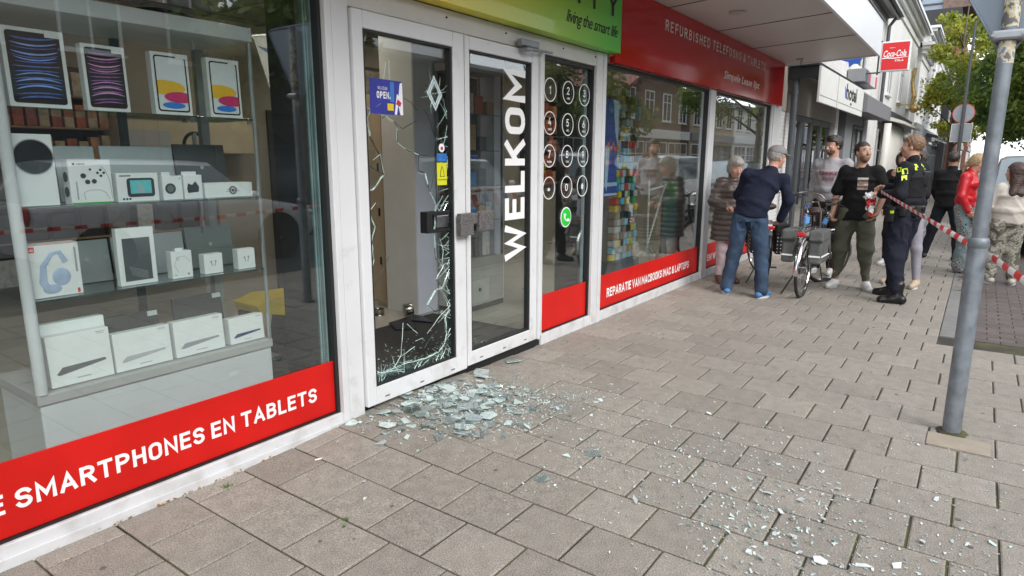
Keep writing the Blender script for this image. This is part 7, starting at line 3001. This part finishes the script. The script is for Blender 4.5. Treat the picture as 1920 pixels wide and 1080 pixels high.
# -- man in black t-shirt
p = Person('man in black printed t-shirt and olive cargo trousers holding a bottle, looking aside', 8.93, -1.755, math.radians(176), 1.79, 'olive', yaw=.8, pitch=-.08, heavy=1.0, J=dict(
    anR=(.02, .0 - .17, .085), knR=(.03, -.14, .50), toR=(.19, -.21, .03), anL=(-.04, .17, .085), knL=(.02, .135, .50), toL=(.12, .25, .03),
    elR=(-.02, -.255, 1.15), wrR=(.05, -.265, .93), elL=(-.05, .255, 1.16), wrL=(.06, .225, .95)), hands=(((.4, -.3, -.8), (.2, -1, 0), .5), ((.15, .0, -1), (.3, 1, 0), .9)))
p.body()
p.top(BLKC, 't_shirt', sleeve='short', loose=.022, amp=.008, hem=.85, flare=.034)
b = MB()
for i in range(5):
    for k_ in range(6):
        y0, z0 = -.005 + i * .022, 1.225 + k_ * .024
        b.cur = (i * 3 + k_ * 2) % 3
        b.add([(.5, y0, z0), (.5, y0 + .022, z0), (.5, y0 + .022, z0 + .024), (.5, y0, z0 + .024)], [(0, 1, 2, 3)])
p.surf('t_shirt', b, (-1, 0, 0), .004).build('print', [mat('print_tan', (.30, .22, .17), .7, var=.4, vs=30), mat('print_grey2', (.35, .33, .31), .7, var=.4, vs=30), mat('print_brown2', (.14, .08, .06), .7, var=.4, vs=30)], p.o, local=True, recalc=False)
OL = cloth('olive_cargo', (.088, .090, .066))
p.legs(OL, 'cargo_trousers', loose=.031, amp=.010, bottom=.10, cuff=.0)
b = MB()
for g in (-1, 1):
    b.add([(.5, g * .06, .84), (.5, g * .165, .84), (.5, g * .165, .79), (.5, g * .06, .79)], [(0, 1, 2, 3)])
p.surf('cargo_trousers', b, (-1, 0, 0), .007).build('pocket_flap', cloth('olive_flap', (.105, .108, .082)), p.o, local=True, recalc=False)
for g in (-1, 1):
    F = Field().ell((.0, g * .185, .60), (.07, .03, .085), k=.02)
    npobj('cargo_pocket', F.mesh(.009, warp=folds(.004, 20, 3)), OL, p.o)
p.shoes(SNEAK, SOLEW, sc=1.08)
p.hair(HAIRB, 'crew').beard(mat('stubble', (.16, .09, .06), .8, var=.3, vs=80))
Wp = wm(p.o)
hp_ = Wp @ Vector((.075, -.315, .86))
o = thing('held_bottle', 'small water bottle with blue cap held by the man in black t-shirt', 'bottle', hp_, 0, rot=(.35, .3, 0))
MB().lathe([(.026, -.13), (.03, -.12), (.03, .03), (.022, .07), (.012, .09)], (0, 0, 0), 14).build('body', PLAS, o, local=True, smooth=40)
MB().lathe([(.0305, -.08), (.0305, -.01)], (0, 0, 0), 14).build('label', MATS['bottle_label'], o, local=True)
MB().lathe([(.014, .09), (.014, .115)], (0, 0, 0), 12).build('cap', MATS['cap_blue'], o, local=True)

# -- police officer
p = Person('police officer in dark uniform with yellow shoulder patches holding the barrier tape', 8.47, -2.30, math.radians(72), 1.86, 'fair', yaw=.25, pitch=.03, J=dict(
    anL=(-.10, .20, .085), knL=(.0, .16, .52), toL=(.11, .30, .03), hpL=(0, .09, .98), anR=(.13, -.17, .085), knR=(.08, -.12, .53), toR=(.30, -.15, .03), hpR=(0, -.09, .98),
    pel=(0, 0, 1.02), wai=(-.01, 0, 1.15), che=(-.02, 0, 1.38), nek=(-.01, 0, 1.56), hed=(.015, 0, 1.715),
    shL=(-.02, .205, 1.49), shR=(-.02, -.205, 1.49), elL=(-.05, .30, 1.21), wrL=(.165, .27, 1.205), elR=(.10, -.24, 1.24), wrR=(.26, -.06, 1.27)), heavy=1.08,
    hands=(((1, .0, .05), (0, -.4, -.9), .95), ((.8, .5, .1), (0, .4, -.9), .8)))
p.body()
POL = cloth('police_navy', (.011, .013, .024))
p.top(cloth('police_black', (.010, .011, .016)), 'jacket', loose=.030, amp=.006, collar=True)
F = Field()
j = p.j
F.sec(j['wai'] + V_(0, 0, .02), j['che'] + V_(0, 0, .02), (.196, .152), (.205, .158), k=.03)
F.sec(j['che'] + V_(0, 0, .0), j['nek'] - V_(0, 0, .09), (.205, .158), (.17, .12), k=.03)
vest = npobj('vest', F.mesh(.009, warp=folds(.003, 22, 4)), cloth('vest_black', (.013, .013, .015)), p.o)
HV = mat('hi_vis_yellow', (.55, .78, .03), .5, emit=.0, var=.1, vs=40)
b = MB()
for (y0, z0, w1, h1) in ((-.085, 1.435, .045, .05), (-.03, 1.455, .05, .04), (.022, 1.43, .035, .045), (-.09, 1.37, .04, .04)):
    b.add([(y0, .6, z0), (y0 + w1, .6, z0 - .01), (y0 + w1 + .01, .6, z0 + h1), (y0 + .01, .6, z0 + h1 + .01)], [(0, 1, 2, 3)])
b = p.surf('jacket', b, (0, -1, 0), .006)
b.build('yellow_patch', HV, p.o, local=True, recalc=False)
b = MB()
b.cyl((.005, .6, 1.415), (.005, .605, 1.415), .0)
b = MB()
for y0, z0 in ((-.105, 1.50), (-.06, 1.515), (-.125, 1.455)):
    b.add([(-.6, y0, z0), (-.6, y0 + .05, z0), (-.6, y0 + .05, z0 + .03), (-.6, y0, z0 + .03)], [(0, 1, 2, 3)])
for y0, z0 in ((.06, 1.50), (.10, 1.47)):
    b.add([(-.6, y0, z0), (-.6, y0 + .06, z0), (-.6, y0 + .06, z0 + .035), (-.6, y0, z0 + .035)], [(0, 1, 2, 3)])
p.surf('jacket', b, (1, 0, 0), .006).build('yellow_patch', HV, p.o, local=True, recalc=False)
b = MB().add([(.03 + .022 * math.cos(a), .6, 1.39 + .026 * math.sin(a)) for a in [2 * PI * i / 12 for i in range(12)]], [tuple(range(12))])
p.surf('jacket', b, (0, -1, 0), .007).build('badge', mat('badge_violet', (.06, .05, .12), .5, var=.5, vs=80), p.o, local=True, recalc=False)
p.legs(POL, 'trousers', loose=.034, amp=.010, bottom=.20, cuff=.030)
p.shoes(mat('boot_black', (.010, .010, .010), .3), BLACK, 'boot', boot=.13, sc=1.25)
p.hair(HAIRL, 'short')
b = MB()
b.tube([(.16 * math.cos(a), .195 * math.sin(a), 1.065 + .004 * math.sin(3 * a)) for a in [2 * PI * i / 26 for i in range(26)]], .024, 8, closed=True)
b.build('belt', mat('belt_black', (.012, .012, .012), .5), p.o, local=True, smooth=True)
for (x_, y_, z_, sx_, sy_, sz_, nm) in ((.06, .215, .99, .045, .035, .085, 'holster'), (-.06, .215, 1.03, .035, .03, .055, 'pouch'), (-.14, .10, 1.03, .04, .04, .055, 'pouch'), (.15, .09, 1.02, .04, .04, .06, 'pouch'), (-.02, .185, .80, .07, .03, .10, 'thigh_pocket')):
    b = MB().box((x_ - sx_, y_ - sy_, z_ - sz_), (x_ + sx_, y_ + sy_, z_ + sz_), .014)
    b.build(nm, MATS['belt_black'] if nm != 'thigh_pocket' else POL, p.o, local=True, smooth=40)
MB().box((.02, .24, 1.0), (.055, .262, 1.03), .004).build('yellow_tag', HV, p.o, local=True)
b = MB()
b.box((-.19, -.06, 1.30), (-.13, .06, 1.46), .02)
b.build('back_radio', MATS['belt_black'], p.o, local=True, smooth=40)
# bundle of tape hanging from the hand
Wp = wm(p.o)
c0 = Wp @ Vector((.25, .265, 1.205))
b = MB()
for k_ in range(5):
    pts = []
    r_ = random.Random(40 + k_)
    for i in range(9):
        u = i / 8
        pts.append(c0 + Vector((r_.uniform(-.02, .02) - .02, .02 + .05 * math.sin(u * 3 + k_) * (1 if k_ % 2 else -.6) + r_.uniform(-.01, .01), .01 - .26 * u * (1 - .13 * k_))))
    q_ = ribbon([tuple(x) for x in pts], .05, .09, lambda s_, k_=k_: k_ + s_ * 6, name='tmp')
    me = q_.data
    o_ = len(b.v)
    b.v += [tuple(v.co) for v in me.vertices]
    b.f += [tuple(o_ + i for i in f.vertices) for f in me.polygons]
    b.m += [f.material_index for f in me.polygons]
    bpy.data.objects.remove(q_)
tag(b.build('tape_bundle', [MATS['tape_white'], MATS['tape_red']], recalc=False), 'loose bundle of red and white tape hanging from the hand of the officer', 'barrier tape')

# -- woman behind the officer
p = Person('woman in grey leggings and dark top half hidden behind the police officer', 9.55, -2.27, math.radians(150), 1.70, 'fair', True, yaw=.1, J=dict(
    anL=(.02, .19, .085), knL=(.03, .15, .49), toL=(.18, .24, .03), anR=(-.02, -.14, .085), knR=(.03, -.12, .49), toR=(.14, -.18, .03), elL=(.10, .22, 1.16), wrL=(.17, .09, 1.37), elR=(.08, -.25, 1.18), wrR=(.22, -.12, 1.36)),
    hands=(((.1, -.3, 1), (-1, 0, 0), .6), ((.1, .3, 1), (-1, 0, 0), .6)))
p.body()
p.top(BLKC, 'jacket', loose=.022, hem=.92)
p.legs(cloth('leggings_grey', (.27, .26, .30)), 'leggings', loose=.002, amp=.002, bottom=.10)
p.shoes(mat('shoe_beige', (.42, .34, .25), .6), SOLEW)
p.hair(HAIRB, 'long')
F = Field()
F.sec((-.02, 0, .62), (-.02, 0, 1.0), (.20, .15), (.165, .125), k=.03)
npobj('tied_cardigan', F.mesh(.010, warp=folds(.010, 24, 9), cut=lambda x, y, z: np.minimum(x - .03, 9) + 0 * y + 0 * z), cloth('cardigan_grey', (.16, .16, .18)), p.o)

# -- person with pale cap behind the t-shirt man
p = Person('dark haired person with a pale cap mostly hidden behind the man in black t-shirt', 11.3, -1.98, math.radians(168), 1.70, 'tan', True, yaw=.35)
p.body()
p.top(cloth('coat_charcoal', (.02, .02, .022)), 'coat', loose=.03, hem=.8)
p.legs(BLKC, loose=.012)
p.shoes(SNEAK, SOLEW)
p.hair(HAIRB, 'bob')
F = Field().ell(p.H(-.02, 0, .075), V_(.10, .09, .065), p.R, .02)
npobj('cap', F.mesh(.008, cut=lambda x, y, z: p.H(0, 0, .07)[2] - z + 0 * x + 0 * y), mat('cap_pale', (.6, .6, .58), .8), p.o)

# -- man in black from behind
p = Person('man in black jacket and dark jeans standing with his back turned beyond the officer', 12.42, -2.56, math.radians(-8), 1.70, 'tan', yaw=-.15, pitch=.1, J=dict(
    anL=(.06, .26, .085), knL=(.05, .18, .49), toL=(.20, .33, .03), anR=(-.02, -.20, .085), knR=(.03, -.16, .49), toR=(.13, -.28, .03), elL=(.02, .24, 1.12), wrL=(.18, .18, .95), elR=(.02, -.24, 1.12), wrR=(.16, -.19, .93)), heavy=1.06)
p.body()
p.top(BLKC, 'jacket', loose=.030, hem=.84, collar=True)
p.legs(cloth('jeans_black', (.012, .014, .020)), 'jeans', loose=.018)
p.shoes(mat('sneaker_black', (.02, .02, .02), .6), SOLEW)
p.hair(HAIRB, 'crew')

# -- woman in red jacket
m, t, p_ = node_mat('pattern_trousers')
tc = t.nodes.new('ShaderNodeTexCoord')
vo = t.nodes.new('ShaderNodeTexVoronoi')
vo.inputs['Scale'].default_value = 17
cr = t.nodes.new('ShaderNodeValToRGB')
cr.color_ramp.interpolation = 'CONSTANT'
cr.color_ramp.elements[0].color = (.40, .02, .02, 1)
cr.color_ramp.elements[1].position = .22
cr.color_ramp.elements[1].color = (.01, .01, .012, 1)
for pos, c_ in ((.32, (.34, .36, .35)), (.46, (.015, .015, .02)), (.56, (.42, .45, .44)), (.68, (.02, .03, .035)), (.8, (.16, .24, .26))):
    e = cr.color_ramp.elements.new(pos)
    e.color = (*c_, 1)
mu = t.nodes.new('ShaderNodeMath')
mu.operation = 'MULTIPLY'
mu.inputs[1].default_value = 1.35
t.links.new(tc.outputs['Object'], vo.inputs['Vector'])
t.links.new(vo.outputs['Distance'], mu.inputs[0])
t.links.new(mu.outputs[0], cr.inputs[0])
t.links.new(cr.outputs[0], p_.inputs['Base Color'])
p_.inputs['Roughness'].default_value = .8
PATT = m
p = Person('woman in bright red jacket and wide patterned trousers looking down beside the pole', 11.20, -2.80, math.radians(-98), 1.68, 'fair', True, yaw=0, pitch=.35, J=dict(
    hed=(.085, 0, 1.535), nek=(.03, 0, 1.41), anL=(.02, .10, .085), toL=(.17, .14, .03), knL=(.03, .10, .48), anR=(.06, -.10, .085), toR=(.22, -.12, .03), knR=(.07, -.10, .48), elL=(.0, .22, 1.09), wrL=(.10, .18, .90), elR=(-.02, -.23, 1.09), wrR=(.08, -.20, .88)))
p.body()
p.top(mat('leather_red', (.48, .012, .018), .38, var=.1, vs=8, bump=.3, bs=60, spec=.5), 'jacket', loose=.020, hem=.93, amp=.006, collar=True)
p.legs(PATT, 'patterned_trousers', loose=.030, amp=.008, bottom=.02, flare=.035)
p.shoes(mat('shoe_black', (.012, .012, .012), .4), BLACK)
p.hair(HAIRBL, 'pony')
o = tag(MB().tube([(0, 0, 0), (.02, .0, -.10), (.0, .02, -.22)], [.05, .07, .05], 10, flat=.5).build('handbag', BLKC, smooth=True), 'black bag hanging at the hip of the woman in red', 'bag')
o.location = (11.02, -2.98, .95)

# -- woman in pale sweatshirt
m, t, p_ = node_mat('camouflage')
tc = t.nodes.new('ShaderNodeTexCoord')
nz = t.nodes.new('ShaderNodeTexNoise')
nz.inputs['Scale'].default_value = 11
nz.inputs['Detail'].default_value = 3
cr = t.nodes.new('ShaderNodeValToRGB')
cr.color_ramp.interpolation = 'CONSTANT'
cr.color_ramp.elements[0].color = (.10, .09, .07, 1)
cr.color_ramp.elements[1].position = .46
cr.color_ramp.elements[1].color = (.30, .28, .23, 1)
for pos, c_ in ((.53, (.17, .16, .13)), (.60, (.40, .38, .33))):
    e = cr.color_ramp.elements.new(pos)
    e.color = (*c_, 1)
t.links.new(tc.outputs['Object'], nz.inputs['Vector'])
t.links.new(nz.outputs['Fac'], cr.inputs[0])
t.links.new(cr.outputs[0], p_.inputs['Base Color'])
p_.inputs['Roughness'].default_value = .85
CAMO = m
p = Person('long haired woman in pale sweatshirt and camouflage trousers at the right edge', 10.42, -3.29, math.radians(18), 1.53, 'fair', True, yaw=.75, J=dict(
    anL=(.02, .12, .085), toL=(.16, .18, .03), anR=(-.04, -.12, .085), toR=(.09, -.18, .03), elL=(.03, .27, 1.0), wrL=(.20, .20, 1.13), elR=(.02, -.24, .98), wrR=(.14, -.20, .82)), heavy=1.15,
    hands=(((.6, -.2, .8), (0, -1, 0), .8), None))
p.body()
p.top(cloth('sweat_pale', (.50, .46, .41)), 'sweatshirt', loose=.040, amp=.009, hem=.78, collar=True)
p.legs(CAMO, 'camouflage_trousers', loose=.036, amp=.008, bottom=.06)
p.shoes(mat('sneaker_beige', (.45, .42, .37), .6), SOLEW)
p.hair(mat('hair_chestnut', (.045, .022, .016), .5, var=.35, vs=60, bump=.5, bs=120), 'long')
